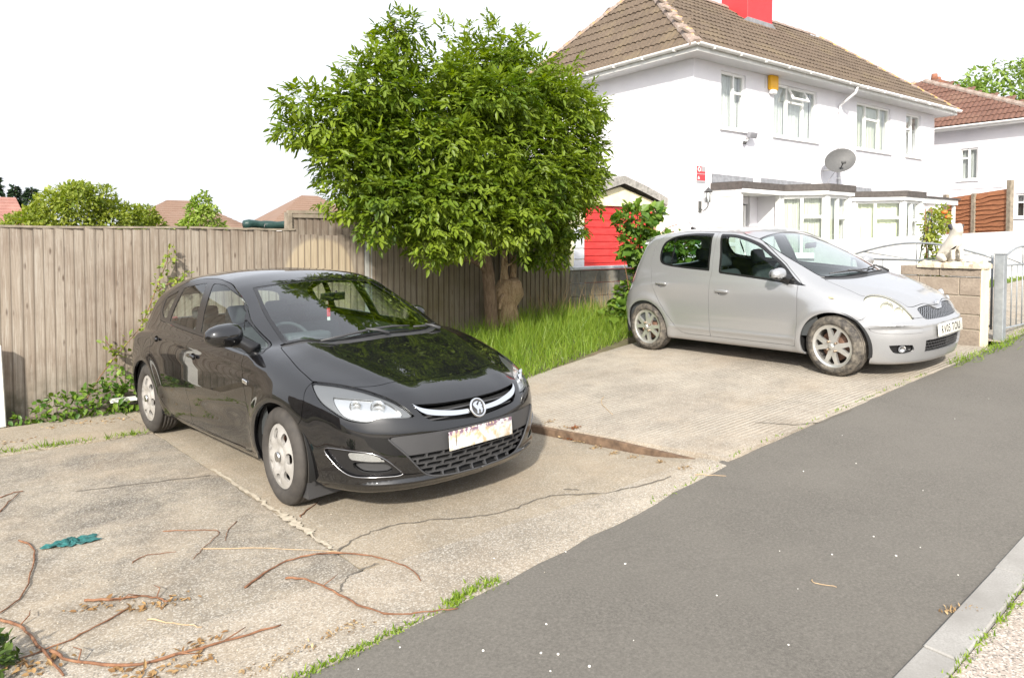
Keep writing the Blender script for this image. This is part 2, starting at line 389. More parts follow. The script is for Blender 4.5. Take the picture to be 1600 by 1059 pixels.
# ---------------------------------------------------------------- sheets
def frange(a, b, n): return [a+(b-a)*i/(n-1) for i in range(n)]
US = frange(-60, -8, 12) + frange(-7, 24, 63) + frange(26, 220, 24)
ground = grid_sheet('ground', US, frange(-40, -2, 10)+frange(-1, 20, 43)+frange(22, 260, 25), lambda u, w: min(z_terrain(u, w) - .07 - (.06 if w < 3.4 else 0) - (.05 if (u < 4.6 and w < 8.4) else 0), z_right(u, w)-.2 if (3.0 < u < 9.6 and w < 8.4) else 99), M_SOIL); tag(ground, kind='structure')
footway = grid_sheet('footway', frange(-9, -1.2, 14)+frange(-1, 12, 215)+frange(12.3, 45, 60), frange(0, 1, 5), lambda u, w: z_street(u, w), M_TARMAC, None, lambda u, t: kerb_w(u) + (edge_w(u) + .05 - kerb_w(u))*t + (rng.uniform(-.008, .008)+.012*math.sin(u*3.1)+.008*math.sin(u*7.7+1) if t == 1 else 0)); tag(footway, kind='structure')
road = grid_sheet('road', frange(-30, 60, 60), frange(0, 1, 8), lambda u, w: z_street(u, kerb_w(u)-.15) - .006 + .02*(w-kerb_w(u)+.15), M_ROAD, None, lambda u, t: kerb_w(u) - .135 - 6.5*(1-t)); tag(road, kind='structure')
kerb = empty('kerb'); tag(kerb, kind='structure')
u = -8.0
while u < 30:                                             # flush kerb stones, one by one
    u2 = u + .913; p0 = (u+.004, kerb_w(u)-.13); p1 = (u2-.004, kerb_w(u2)-.13); q0 = (u+.004, kerb_w(u)+rng.uniform(.0, .012)); q1 = (u2-.004, kerb_w(u2)+rng.uniform(.0, .012))
    z0, z1 = z_street(u, kerb_w(u))+.010, z_street(u2, kerb_w(u2))+.010; dz = rng.uniform(-.003, .004)
    vs = [(*p0, z0-.15), (*p1, z1-.15), (*q1, z1-.15), (*q0, z0-.15), (*p0, z0+dz), (*p1, z1+dz), (*q1, z1+dz), (*q0, z0+dz)]
    Geo().add(vs, box_geo(0, 1, 0, 1, 0, 1)[1]).make('kerb_stone', M_KERB, kerb, bevel=.006); u = u2
def slab(name, corners, zf, m, parent, n=24, thick=.12, wob=.006):
    """quad slab given by four plan corners (u, w), slightly ragged edges"""
    c = [Vector((*q, 0)) for q in corners]; vs, fs = [], []
    for i in range(n):
        for j in range(n):
            s, t = i/(n-1), j/(n-1); p = (c[0]*(1-s)+c[1]*s)*(1-t) + (c[3]*(1-s)+c[2]*s)*t
            e = (i in (0, n-1)) + (j in (0, n-1)); x, y = p.x + (rng.uniform(-wob, wob) if e else 0), p.y + (rng.uniform(-wob, wob) if e else 0)
            vs.append((x, y, zf(x, y) - (.006 if e else 0)))
    for i in range(n-1):
        for j in range(n-1): fs.append((i*n+j, (i+1)*n+j, (i+1)*n+j+1, i*n+j+1))
    b = len(vs); vs += [(x, y, z-thick) for x, y, z in vs]; per = [i*n for i in range(n)] + [(n-1)*n+j for j in range(1, n)] + [i*n+n-1 for i in range(n-2, -1, -1)] + [j for j in range(n-2, 0, -1)]
    for a_, c_ in zip(per, per[1:]+per[:1]): fs.append((c_, a_, a_+b, c_+b))
    return mesh_obj(name, vs, fs, m, parent)
drive = empty('driveway'); tag(drive, kind='structure')
slab('concrete_slab', [(-3.2, 3.2), (1.48, 3.2), (1.20, 6.93), (-3.2, 7.05)], z_left, M_SLAB_ROUGH, drive)
slab('concrete_slab', [(1.492, 3.2), (step_u(3.2)-.03, 3.2), (step_u(7.0)-.03, 6.85), (1.212, 6.93)], z_left, M_SLAB_SMOOTH, drive)
slab('concrete_slab', [(-3.2, 7.09), (1.2, 6.97), (1.1, 8.12), (-3.2, 8.22)], lambda u, w: z_left(u, w)+.004, M_SLAB_SMOOTH, drive)
slab('concrete_slab', [(1.215, 6.97), (3.3, 6.89), (3.2, 8.05), (1.12, 8.11)], lambda u, w: z_left(u, w)-.004, M_SLAB_SMOOTH, drive)
def front_strip(u0, u1, zf, m):
    vs, fs = [], []; us = frange(u0, u1, 36)
    for u_ in us:
        e = edge_w(u_)
        for t in (0, .25, .5, .75, 1): w_ = e + (3.188-e)*t + (rng.uniform(-.012, .012) if t == 0 else 0); vs.append((u_, w_, zf(u_, w_) - (.004 if t == 0 else 0)))
    for i in range(35):
        for j in range(4): fs.append((i*5+j, (i+1)*5+j, (i+1)*5+j+1, i*5+j+1))
    b = len(vs); vs += [(x, y, z-.1) for x, y, z in vs]
    for i in range(35): fs.append((i*5, i*5+b, (i+1)*5+b, (i+1)*5)); fs.append(((i+1)*5+4, (i+1)*5+4+b, i*5+4+b, i*5+4))
    fs.append((0, 1, 2, 3, 4, 4+b, 3+b, 2+b, 1+b, b)); k = 35*5; fs.append((k+4, k+3, k+2, k+1, k, k+b, k+1+b, k+2+b, k+3+b, k+4+b))
    return mesh_obj('concrete_edge', vs, fs, m, drive)
def z_strip(u, w):
    e = edge_w(u); t = min(1, max(0, (w-e)/(3.188-e))); return (z_street(u, e)+.006)*(1-t) + (z_left(u, w)+.002)*t
front_strip(-3.2, 4.06, z_strip, M_SLAB_EDGE)
slab('concrete_slab', [(step_u(2.99)+.02, 2.99), (9.0, 3.05), (8.9, 6.9), (step_u(6.1), 6.05)], z_right, M_SLAB_RIB, drive, 36, .2)
fb_ = Geo(); k_ = 14
for i_ in range(k_+1):
    w_ = 3.15+2.6*i_/k_; u_ = step_u(w_)-.004; z_ = z_right(u_+.05, w_)-.022-.03*max(0, 1-i_/4); fb_.v += [(u_-.022, w_, z_+rng.uniform(-.012, 0)), (u_+.01, w_, z_), (u_+.01, w_, z_-.2), (u_-.022, w_, z_-.2)]
fb_.f = [(4*i+q, 4*i+(q+1) % 4, 4*i+4+(q+1) % 4, 4*i+4+q) for i in range(k_) for q in range(4)] + [(0, 1, 2, 3), (4*k_+3, 4*k_+2, 4*k_+1, 4*k_)]
fb_.make('formwork_board', pmat('old_formwork_timber', (.13, .085, .055), .95, noise=(12, .5), bump=(20, .6)), drive)
# beyond the gate: neighbour's drive, lawn and flower bed edge
apron = grid_sheet('neighbour_drive', frange(9.28, 16, 16), frange(0, 1, 6), lambda u, w: z_street(u, 3)+.018+.004*(w-3), M_SLAB_EDGE, None, lambda u, t: edge_w(u)+.0 + 1.9*t); tag(apron, kind='structure')
# ---------------------------------------------------------------- close-board fence behind the cars
g = NG('weathered_fence_board'); geo = g.n('NewGeometry'); oi = g.n('ObjectInfo')
mp = g.n('Mapping'); mp.inputs['Scale'].default_value = (26, 26, .9); g.l(geo.outputs['Position'], mp.inputs['Vector'])
off = g.n('VectorMath', operation='ADD'); cmb = g.n('CombineXYZ'); g.l(g.math('MULTIPLY', oi.outputs['Random'], 40), cmb.inputs[2]); g.l(mp.outputs[0], off.inputs[0]); g.l(cmb.outputs[0], off.inputs[1])
grain = g.noise(3.0, off.outputs[0], 7, .7, .6); fine = g.noise(11, off.outputs[0], 4, .6)
sep = g.n('SeparateXYZ'); g.l(geo.outputs['Position'], sep.inputs[0])
col = g.ramp(grain, (.26, (.15, .118, .09)), (.42, (.27, .228, .182)), (.6, (.36, .315, .262)), (.8, (.46, .415, .355)))
col = g.mix(g.math('MULTIPLY', oi.outputs['Random'], .42), col, (.25, .19, .14))
patchy = g.noise(1.3, geo.outputs['Position'], 5, .6); col = g.mix(g.ramp(patchy, (.46, 0), (.66, .75)), col, (.165, .12, .09))
kv = g.n('Mapping'); kv.inputs['Scale'].default_value = (11.5, 11.5, 3.4); g.l(geo.outputs['Position'], kv.inputs['Vector']); kn = g.voro(1.0, kv.outputs[0], 'F1'); col = g.mix(g.ramp(kn, (.06, .85), (.16, 0)), col, (.085, .055, .038)); st_ = g.noise(2.0, off.outputs[0], 5, .75, 1.2); col = g.mix(g.ramp(st_, (.5, 0), (.62, .55)), col, (.42, .385, .335))
# paler tan arch, and a darker brown-green tone over the right stretch
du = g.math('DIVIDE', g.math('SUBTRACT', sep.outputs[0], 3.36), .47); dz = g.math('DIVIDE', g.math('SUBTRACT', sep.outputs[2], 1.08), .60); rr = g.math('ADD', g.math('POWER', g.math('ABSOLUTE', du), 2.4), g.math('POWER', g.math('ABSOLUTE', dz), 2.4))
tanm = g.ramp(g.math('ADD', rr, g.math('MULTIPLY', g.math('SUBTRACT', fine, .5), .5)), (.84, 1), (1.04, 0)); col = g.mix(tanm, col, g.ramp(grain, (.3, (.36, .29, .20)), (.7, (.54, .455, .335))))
right = g.ramp(g.math('DIVIDE', sep.outputs[0], 10), (.36, 0), (.47, 1)); right_tint = g.math('MULTIPLY', right, g.ramp(g.noise(2.2, geo.outputs['Position'], 4), (.35, .45), (.7, .95))); right_tint = g.math('MULTIPLY', right_tint, g.math('SUBTRACT', 1, tanm)); col = g.mix(right_tint, col, g.ramp(grain, (.3, (.105, .085, .042)), (.75, (.235, .195, .105))))
ox_ = g.n('SeparateXYZ'); g.l(g.tc.outputs['Object'], ox_.inputs[0]); edge_ = g.math('ADD', g.ramp(ox_.outputs[0], (.003, .8), (.013, 0)), g.ramp(ox_.outputs[0], (.074, 0), (.094, .5))); col = g.mix(edge_, col, (.085, .065, .048))   # dark board edges, painted in as shade of the gaps between boards
lowm = g.math('MULTIPLY', g.ramp(sep.outputs[2], (.02, 1), (.42, 0)), g.ramp(g.noise(2.6, geo.outputs['Position'], 5), (.4, 0), (.62, .9))); col = g.mix(lowm, col, (.075, .070, .045))
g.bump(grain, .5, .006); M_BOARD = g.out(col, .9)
M_POST = pmat('fence_post_timber', (.23, .195, .15), .9, noise=(9, .35), bump=(30, .3)); M_GRAVELB = pmat('fence_base_board', (.15, .125, .09), .95, noise=(6, .4))
def fence_board_mesh(h, w=.108, t0=.026, t1=.006):
    """feather-edged board: thick on one long edge"""
    n = 5; vs, fs = [], []
    for k in range(n+1):
        z = h*k/n; vs += [(0, -t0, z), (w, -t1, z), (w, 0, z), (0, 0, z)]
    for k in range(n):
        a = 4*k
        for q in range(4): fs.append((a+q, a+(q+1) % 4, a+4+(q+1) % 4, a+4+q))
    fs += [(3, 2, 1, 0), tuple(4*n+q for q in range(4))]
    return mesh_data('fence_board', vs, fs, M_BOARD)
def fence_top(u): return lerp_tab(u, [(-3, 1.76), (0, 1.772), (1.83, 1.778), (3.05, 1.765), (3.06, 1.72), (3.9, 1.70), (4.6, 1.78), (5.5, 2.0), (7.5, 2.16)])
def fence_foot(u): return max(lerp_tab(u, BACK) - .03, z_left(u, 8.4) - .03 if u < 3.3 else -9)
FW = 8.46
def build_fence(name, label, u0, u1):
    r_ = empty(name, (u0, FW, 0)); tag(r_, label, 'fence'); u_ = u0; cache = {}
    while u_ < u1 - .02:
        f = fence_foot(u_); h = round((fence_top(u_) - f)/.02)*.02
        if h not in cache: cache[h] = fence_board_mesh(h)
        b = link('fence_board', cache[h], r_, (u_-u0, rng.uniform(-.004, .004), f + rng.uniform(-.008, .008)), (rng.uniform(-.006, .006), rng.uniform(-.004, .004), rng.uniform(-.06, -.015)))
        u_ += rng.uniform(.081, .092)
    for z in (.30, .95, 1.55): 
        Geo().add([(0, .015, fence_foot(u0)+z), (u1-u0, .015, fence_foot(u1)+z), (u1-u0, .06, fence_foot(u1)+z), (0, .06, fence_foot(u0)+z), (0, .015, fence_foot(u0)+z+.07), (u1-u0, .015, fence_foot(u1)+z+.07), (u1-u0, .06, fence_foot(u1)+z+.07), (0, .06, fence_foot(u0)+z+.07)], box_geo(0, 1, 0, 1, 0, 1)[1]).make('fence_rail', M_POST, r_)
    return r_
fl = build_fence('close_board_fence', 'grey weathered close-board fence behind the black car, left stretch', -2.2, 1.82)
def cap(parent, u0, u1, ox, dz=0):
    n = 12; vs = []
    for i in range(n+1):
        u_ = u0+(u1-u0)*i/n; z = fence_top(u_) + dz + rng.uniform(-.004, .004); vs += [(u_-ox, -.035, z), (u_-ox, .03, z), (u_-ox, .03, z+.022), (u_-ox, -.035, z+.022)]
    fs = [(4*i+q, 4*i+(q+1) % 4, 4*i+4+(q+1) % 4, 4*i+4+q) for i in range(n) for q in range(4)] + [(3, 2, 1, 0), tuple(4*n+q for q in range(4))]
    return mesh_obj('fence_cap', vs, [f[::-1] for f in fs], M_POST, parent)
cap(fl, -2.2, 1.82, -2.2)
fm = build_fence('close_board_fence', 'close-board fence stretch with a pale tan patch behind the black car roof', 1.86, 3.94); cap(fm, 1.86, 3.04, 1.86)
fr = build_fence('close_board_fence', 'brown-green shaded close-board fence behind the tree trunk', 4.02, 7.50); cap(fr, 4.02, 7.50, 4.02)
box('fence_post', -.055, .035, -.03, .06, -.3, 1.70, pmat('grey_post_paint', (.33, .33, .31), .8, noise=(8, .25)), fr)
for f_, ux in ((fl, -2.15), (fm, 1.9), (fm, 3.9), (fr, 5.8), (fr, 7.42)):
    o_ = f_.location.x; box('fence_post', ux-o_-.045, ux-o_+.045, .062, .15, -.4, fence_top(ux)-.03, M_POST, f_)
for f_, a_, b_ in ((fl, -2.2, 1.82), (fr, 4.02, 7.5)):
    for q in range(2):
        ua, ub = a_+(b_-a_)*q/2, a_+(b_-a_)*(q+1)/2-.03; za, zb = fence_foot(ua)-.16, fence_foot(ub)-.16; ox = f_.location.x
        Geo().add([(ua-ox, -.05, za), (ub-ox, -.05, zb), (ub-ox, -.025, zb), (ua-ox, -.025, za), (ua-ox, -.05, za+.2), (ub-ox, -.05, zb+.2), (ub-ox, -.025, zb+.2), (ua-ox, -.025, za+.2)], box_geo(0, 1, 0, 1, 0, 1)[1]).make('gravel_board', M_GRAVELB, f_)
# raised framed panel of the garden behind
rp = empty('raised_fence_panel', (3.08, 8.72, 0)); tag(rp, 'framed fence panel standing taller behind the fence left of the tree', 'fence panel')
bmesh_h = fence_board_mesh(.62, .1)
for q in range(13): link('fence_board', bmesh_h, rp, (q*.098, 0, 1.36), (0, rng.uniform(-.005, .005), 0))
box('top_rail', -.03, 1.33, -.03, .03, 1.985, 2.02, M_POST, rp); box('frame_batten', -.035, .015, -.045, -.022, 1.3, 1.984, M_POST, rp); box('frame_batten', -.0, 1.3, -.04, -.023, 1.93, 1.975, M_POST, rp)
box('fence_post', -.03, .06, .03, .12, .0, 2.0, M_POST, rp); box('fence_post', 1.24, 1.33, .03, .12, .0, 2.0, M_POST, rp)
# return fence down the left side of the plot (beside the picture, mirrored in the car doors)
rl = empty('side_fence', (-5.2, 8.4, 0)); tag(rl, 'grey close-board fence down the open left side of the plot', 'fence'); sb = fence_board_mesh(1.75)
for q in range(60): link('fence_board', sb, rl, (0, -q*.086, -.12), (0, rng.uniform(-.006, .006), R(-90)+rng.uniform(-.02, .02)))
for z in (.25, .9, 1.45): box('fence_rail', -.05, -.008, -5.1, 0, z, z+.07, M_POST, rl)
# white painted post at the left edge
wp = empty('white_post', (.10, 8.30, z_left(.10, 8.3)-.02)); tag(wp, 'white painted stub post at the far left edge by the fence', 'post')
Geo().add([(-.07, -.05, 0), (.055, -.05, 0), (.055, .05, 0), (-.07, .05, 0), (-.09, -.045, .80), (.03, -.045, .78), (.03, .045, .78), (-.09, .045, .80)], box_geo(0, 1, 0, 1, 0, 1)[1]).make('post', pmat('flaking_white_paint', (.74, .73, .68), .7, noise=(7, .15), bump=(18, .5)), wp, bevel=.008)
# ---------------------------------------------------------------- leaves, grass, trees
def leaf_mat(name, c0, c1, trans=.35, rough=.45):
    m = bpy.data.materials.new(name); m.use_nodes = True; nt = m.node_tree; b = nt.nodes['Principled BSDF']; out = nt.nodes['Material Output']
    at = nt.nodes.new('ShaderNodeAttribute'); at.attribute_name = 'tint'; r = nt.nodes.new('ShaderNodeValToRGB'); r.color_ramp.elements[0].color = rgb(c0); r.color_ramp.elements[1].color = rgb(c1)
    nt.links.new(at.outputs['Fac'], r.inputs['Fac']); nt.links.new(r.outputs['Color'], b.inputs['Base Color']); b.inputs['Roughness'].default_value = rough; b.inputs['Specular IOR Level'].default_value = .35
    t = nt.nodes.new('ShaderNodeBsdfTranslucent'); hs_ = nt.nodes.new('ShaderNodeHueSaturation'); hs_.inputs['Saturation'].default_value = 1.15; hs_.inputs['Value'].default_value = 1.25; nt.links.new(r.outputs['Color'], hs_.inputs['Color']); nt.links.new(hs_.outputs[0], t.inputs['Color'])
    x = nt.nodes.new('ShaderNodeMixShader'); x.inputs[0].default_value = trans; nt.links.new(b.outputs[0], x.inputs[1]); nt.links.new(t.outputs[0], x.inputs[2]); nt.links.new(x.outputs[0], out.inputs['Surface']); return m
def leaf_mesh(name, base, d, n, L, W, tint, m, parent=None, fold=.25, shape='leaf', droop=.12):
    """many leaves at once: base points, growth directions d, face normals n, lengths, widths"""
    k = len(base); d = d/np.linalg.norm(d, axis=1, keepdims=True); s = np.cross(d, n); s /= np.maximum(np.linalg.norm(s, axis=1, keepdims=True), 1e-9); n = np.cross(s, d)
    L = L[:, None]; W = W[:, None]
    if shape == 'leaf': prof = [(0, 0, 0), (.32, .46, 1), (.68, .38, 1), (1, 0, 0), (.68, -.38, 1), (.32, -.46, 1)]
    elif shape == 'blade': prof = [(0, .5, 0), (.5, .42, 0), (1, 0, 0), (.5, -.42, 0), (0, -.5, 0)]
    else: prof = [(0, 0, 0), (.18, .40, 1), (.10, .62, 1), (.42, .52, 1), (.55, .66, 1), (.72, .30, 1), (1, 0, 0), (.72, -.30, 1), (.55, -.66, 1), (.42, -.52, 1), (.10, -.62, 1), (.18, -.40, 1)]
    vs = [base + d*L*a + s*W*b + n*(W*fold*c*.5 - L*droop*a*a) for a, b, c in prof]; q = len(prof)
    V = np.stack(vs, 1).reshape(-1, 3)
    if shape == 'leaf': tri = [(0, 5, 4), (0, 4, 3), (0, 3, 2), (0, 2, 1)]
    elif shape == 'blade': tri = [(0, 4, 3), (0, 3, 1), (1, 3, 2)]
    else: tri = [(0, i+1, i) for i in range(1, q-1)]
    T = np.array(tri); F = (np.arange(k)[:, None, None]*q + T[None]).reshape(-1, 3)
    me = bpy.data.meshes.new(name); me.vertices.add(len(V)); me.vertices.foreach_set('co', V.astype(np.float32).ravel()); me.loops.add(len(F)*3); me.loops.foreach_set('vertex_index', F.astype(np.int32).ravel())
    me.polygons.add(len(F)); me.polygons.foreach_set('loop_start', np.arange(0, len(F)*3, 3, dtype=np.int32)); me.update(calc_edges=True)
    at = me.attributes.new('tint', 'FLOAT', 'POINT'); at.data.foreach_set('value', np.repeat(tint, q).astype(np.float32)); me.materials.append(m)
    return link(name, me, parent)
def unit(v): return v/np.maximum(np.linalg.norm(v, axis=-1, keepdims=True), 1e-9)
NR = np.random.default_rng(11)
def crown_points(blobs, n, shell=.35, fill=.18):
    """points near the surface of a heap of blobs, buried ones thinned; returns points, outward normals, blob ids"""
    C = np.array([b[:3] for b in blobs]); Rr = np.array([b[3:6] for b in blobs]); wts = (Rr[:, 0]*Rr[:, 2]); wts = wts/wts.sum()
    i = NR.choice(len(blobs), n, p=wts); v = unit(NR.normal(size=(n, 3))); rad = 1 - shell*NR.random(n)**1.6
    P = C[i] + v*Rr[i]*rad[:, None]; N = unit(v/Rr[i])
    dep = np.full(n, 1e9)
    for c, r in zip(C, Rr): dep = np.minimum(dep, np.linalg.norm((P-c)/r, axis=1))
    keep = (dep > .62) | (NR.random(n) < fill)
    return P[keep], N[keep], i[keep]
def compound_leaves(name, P, N, m, parent, size=.12, leaflets=5, tint0=None, spread=.55, jit=.5):
    """each point carries one pinnate leaf of several leaflets"""
    k = len(P); d = unit(N*.9 + NR.normal(size=(k, 3))*jit + np.array([0, 0, -.25])); nr = unit(np.array([0, 0, 1.0]) + N*.5 + NR.normal(size=(k, 3))*.35); s = unit(np.cross(d, nr))
    size = size*(.65+.7*NR.random(k)); tint = (NR.random(k)*.6+.2) if tint0 is None else np.clip(tint0 + NR.normal(size=k)*.16, 0, 1)
    B, D, Nn, L, W, Tt = [], [], [], [], [], []
    lay = [(1.0, 0, 1.0), (.62, 1, .9), (.62, -1, .9), (.22, 1, .75), (.22, -1, .75)][:leaflets]
    for a, sd_, sc_ in lay:
        B.append(P + d*(size*1.05*a*.9)[:, None]); dd = unit(d + s*(sd_*(1.15))) if sd_ else d
        D.append(unit(dd + NR.normal(size=(k, 3))*.12)); Nn.append(unit(nr + NR.normal(size=(k, 3))*.2)); L.append(size*sc_*(.85+.3*NR.random(k))); W.append(size*sc_*.40); Tt.append(tint)
    return leaf_mesh(name, np.concatenate(B), np.concatenate(D), np.concatenate(Nn), np.concatenate(L), np.concatenate(W), np.concatenate(Tt), m, parent)
def simple_leaves(name, P, N, m, parent, size=.08, wide=.55, jit=.6, tint0=None, shape='leaf'):
    k = len(P); d = unit(N*.7 + NR.normal(size=(k, 3))*jit + np.array([0, 0, -.15])); nr = unit(np.array([0, 0, 1.0]) + N*.6 + NR.normal(size=(k, 3))*.5); sz = size*(.6+.8*NR.random(k))
    tint = NR.random(k) if tint0 is None else np.clip(tint0 + NR.normal(size=k)*.18, 0, 1)
    return leaf_mesh(name, P, d, nr, sz, sz*wide, tint, m, parent, shape=shape)
M_ELDER = leaf_mat('elder_leaf', (.06, .118, .012), (.25, .325, .032), .42); M_BUSHLEAF = leaf_mat('bush_leaf', (.13, .19, .022), (.36, .39, .07), .42); M_IVY = leaf_mat('bramble_leaf', (.045, .115, .016), (.17, .26, .035), .3)
M_GRASS = leaf_mat('grass_blade', (.10, .19, .015), (.27, .36, .05), .4); M_DRY = leaf_mat('dry_litter', (.20, .12, .055), (.42, .31, .17), .1, .8); M_RED = leaf_mat('red_young_leaf', (.20, .045, .02), (.30, .16, .05), .3); M_DARKLEAF = leaf_mat('dark_conifer_leaf', (.012, .028, .012), (.03, .055, .02), .1)
g = NG('elder_bark'); v_ = g.coord('Object', (9, 9, 1.6)); a = g.noise(4, v_, 7, .7, .6); M_BARK = g.out(g.ramp(a, (.3, (.085, .055, .035)), (.55, (.20, .135, .085)), (.8, (.30, .215, .14))), .95); g.bump(a, .9, .02)
g = NG('pale_split_wood'); v_ = g.coord('Object', (7, 7, 2.0)); a = g.noise(5, v_, 7, .7, 1.0); M_STUMP = g.out(g.ramp(a, (.3, (.16, .10, .055)), (.5, (.36, .25, .14)), (.75, (.52, .40, .25))), .95); g.bump(a, 1.0, .025)
M_TWIG = pmat('twig_brown', (.20, .105, .055), .85, noise=(14, .35)); M_TWIGP = pmat('twig_pale', (.40, .29, .175), .85, noise=(14, .3))
# ---- elder tree in front of the fence
tree = empty('elder_tree', (5.62, 8.02, .36)); tag(tree, 'bushy green elder tree with a leaning trunk in front of the fence', 'tree')
def T3(u, w, z): return (u-5.62, w-8.02, z-.36)
trunk_pts = [T3(5.66, 8.0, .30), T3(5.645, 8.0, .55), T3(5.62, 8.0, .9), T3(5.57, 7.98, 1.25), T3(5.42, 7.93, 1.55), T3(5.18, 7.85, 1.85), T3(5.0, 7.75, 2.3), T3(4.9, 7.6, 2.8), T3(4.88, 7.6, 3.3)]
def gnarl(pts, rad, seg, amp, seed):
    vs, fs = tube_geo(curve_pts(pts, 4), list(np.interp(np.linspace(0, 1, (len(pts)-1)*4+1), np.linspace(0, 1, len(pts)), rad)), seg); r2 = random.Random(seed); n = len(vs)
    ph = [r2.uniform(0, 6.28) for _ in range(6)]; V = np.array(vs); ctr = V.reshape(-1, seg, 3).mean(1, keepdims=True) if n % seg == 0 else None
    W_ = V.reshape(-1, seg, 3); k = np.arange(seg)/seg*6.283; z = W_[:, :, 2]
    f = 1 + amp*(np.sin(3*k[None]+ph[0]+z*5)*.5 + np.sin(5*k[None]+ph[1]-z*9)*.35 + np.sin(2*k[None]+z*17+ph[2])*.3); W2 = ctr + (W_-ctr)*f[:, :, None]
    return [tuple(v) for v in W2.reshape(-1, 3)], fs
mesh_obj('trunk', *gnarl(trunk_pts, [.125, .095, .085, .085, .085, .075, .06, .045, .03], 18, .07, 3), M_BARK, tree, True)
for pts, rad in (([T3(5.55, 7.97, 1.2), T3(5.3, 7.9, 1.36), T3(5.0, 7.8, 1.42), T3(4.85, 7.72, 1.62), T3(4.8, 7.65, 1.9)], [.035, .03, .026, .02, .014]), ([T3(5.0, 7.8, 1.43), T3(4.6, 7.7, 1.6), T3(4.2, 7.6, 2.0)], [.02, .016, .01]),
                 ([T3(5.5, 7.95, 1.45), T3(5.62, 7.9, 1.9), T3(5.8, 7.7, 2.6), T3(6.0, 7.5, 3.3)], [.06, .05, .04, .02]), ([T3(5.15, 7.8, 1.95), T3(4.6, 7.6, 2.4), T3(3.9, 7.4, 2.9)], [.05, .04, .02]), ([T3(5.0, 7.75, 2.3), T3(4.9, 7.3, 3.0), T3(4.7, 7.0, 3.6)], [.045, .03, .018]),
                 ([T3(5.0, 7.7, 3.2), T3(4.95, 7.4, 3.9), T3(5.02, 7.3, 4.1)], [.02, .014, .008]), ([T3(5.1, 7.5, 3.3), T3(5.25, 7.3, 3.9), T3(5.2, 7.2, 4.05)], [.02, .013, .008]), ([T3(4.1, 7.3, 3.4), T3(3.65, 7.1, 4.1), T3(3.65, 7.05, 4.0)], [.016, .011, .006]), ([T3(5.6, 7.9, 1.9), T3(6.4, 7.9, 2.5), T3(7.0, 7.7, 2.9)], [.05, .04, .02])):
    mesh_obj('branch', *gnarl(pts, rad, 10, .08, rng.random()), M_BARK, tree, True)
stump = empty('tree_stump', (6.02, 8.12, .40)); tag(stump, 'pale gnarled split stump with bare stubs right of the elder trunk', 'stump')
S3 = lambda u, w, z: (u-6.02, w-8.12, z-.40)
mesh_obj('stump_trunk', *gnarl([S3(6.02, 8.12, .30), S3(6.0, 8.12, .5), S3(5.98, 8.12, .72), S3(6.03, 8.1, .92), S3(6.06, 8.1, 1.06), S3(6.06, 8.1, 1.12)], [.20, .165, .155, .20, .165, .06], 24, .2, 9), M_STUMP, stump, True)
for pts, rad in (([S3(5.99, 8.1, .98), S3(5.95, 8.1, 1.2), S3(5.96, 8.12, 1.5)], [.075, .05, .04]), ([S3(6.08, 8.1, 1.0), S3(6.11, 8.1, 1.25), S3(6.1, 8.12, 1.55)], [.06, .045, .035]), ([S3(5.97, 8.08, .9), S3(5.82, 8.0, .82), S3(5.76, 7.97, .68)], [.05, .035, .025]), ([S3(6.0, 8.1, 1.3), S3(5.86, 8.0, 1.42), S3(5.82, 8.0, 1.2), S3(5.8, 8.0, 1.05)], [.016, .013, .011, .008]), ([S3(5.9, 8.0, 1.28), S3(6.06, 8.0, 1.36), S3(6.1, 8.0, 1.5)], [.014, .011, .008])):
    mesh_obj('broken_stub', *gnarl(pts, rad, 10, .14, rng.random()), M_STUMP, stump, True)
blobs = [(4.95, 7.35, 2.75, 1.55, 1.15, 1.0), (3.75, 7.2, 2.6, .95, .85, .85), (6.1, 7.5, 2.75, 1.05, .95, 1.0), (4.2, 7.1, 3.3, .95, .8, .6), (5.4, 7.2, 3.55, 1.0, .8, .55), (6.4, 7.35, 3.3, .75, .7, .6), (3.55, 7.0, 2.05, .6, .6, .5), (4.3, 6.75, 2.05, .75, .6, .55), (5.0, 6.9, 2.05, .7, .6, .5), (6.75, 7.6, 2.35, .6, .7, .6), (6.5, 7.75, 1.8, .55, .55, .5), (3.0, 7.1, 3.0, .5, .5, .3), (2.9, 7.1, 2.75, .32, .4, .25), (2.75, 7.1, 2.95, .55, .5, .4), (2.95, 7.0, 2.35, .5, .5, .5), (3.1, 6.9, 3.35, .45, .45, .35), (3.3, 6.9, 1.75, .45, .4, .35), (4.0, 6.7, 1.6, .5, .4, .35), (4.8, 6.75, 1.65, .5, .4, .3), (7.15, 7.6, 2.6, .4, .5, .5), (7.0, 7.5, 3.0, .4, .5, .4), (4.8, 7.1, 3.95, .45, .45, .35), (5.7, 7.1, 3.95, .4, .45, .33), (6.35, 7.2, 3.75, .4, .4, .3), (3.95, 7.0, 3.75, .35, .4, .3), (3.55, 7.05, 4.15, .22, .25, .18), (6.95, 7.3, 3.62, .24, .25, .14), (6.55, 7.85, 1.35, .35, .4, .35), (5.2, 7.1, 4.2, .3, .3, .2), (3.3, 7.0, 3.6, .35, .35, .25)]
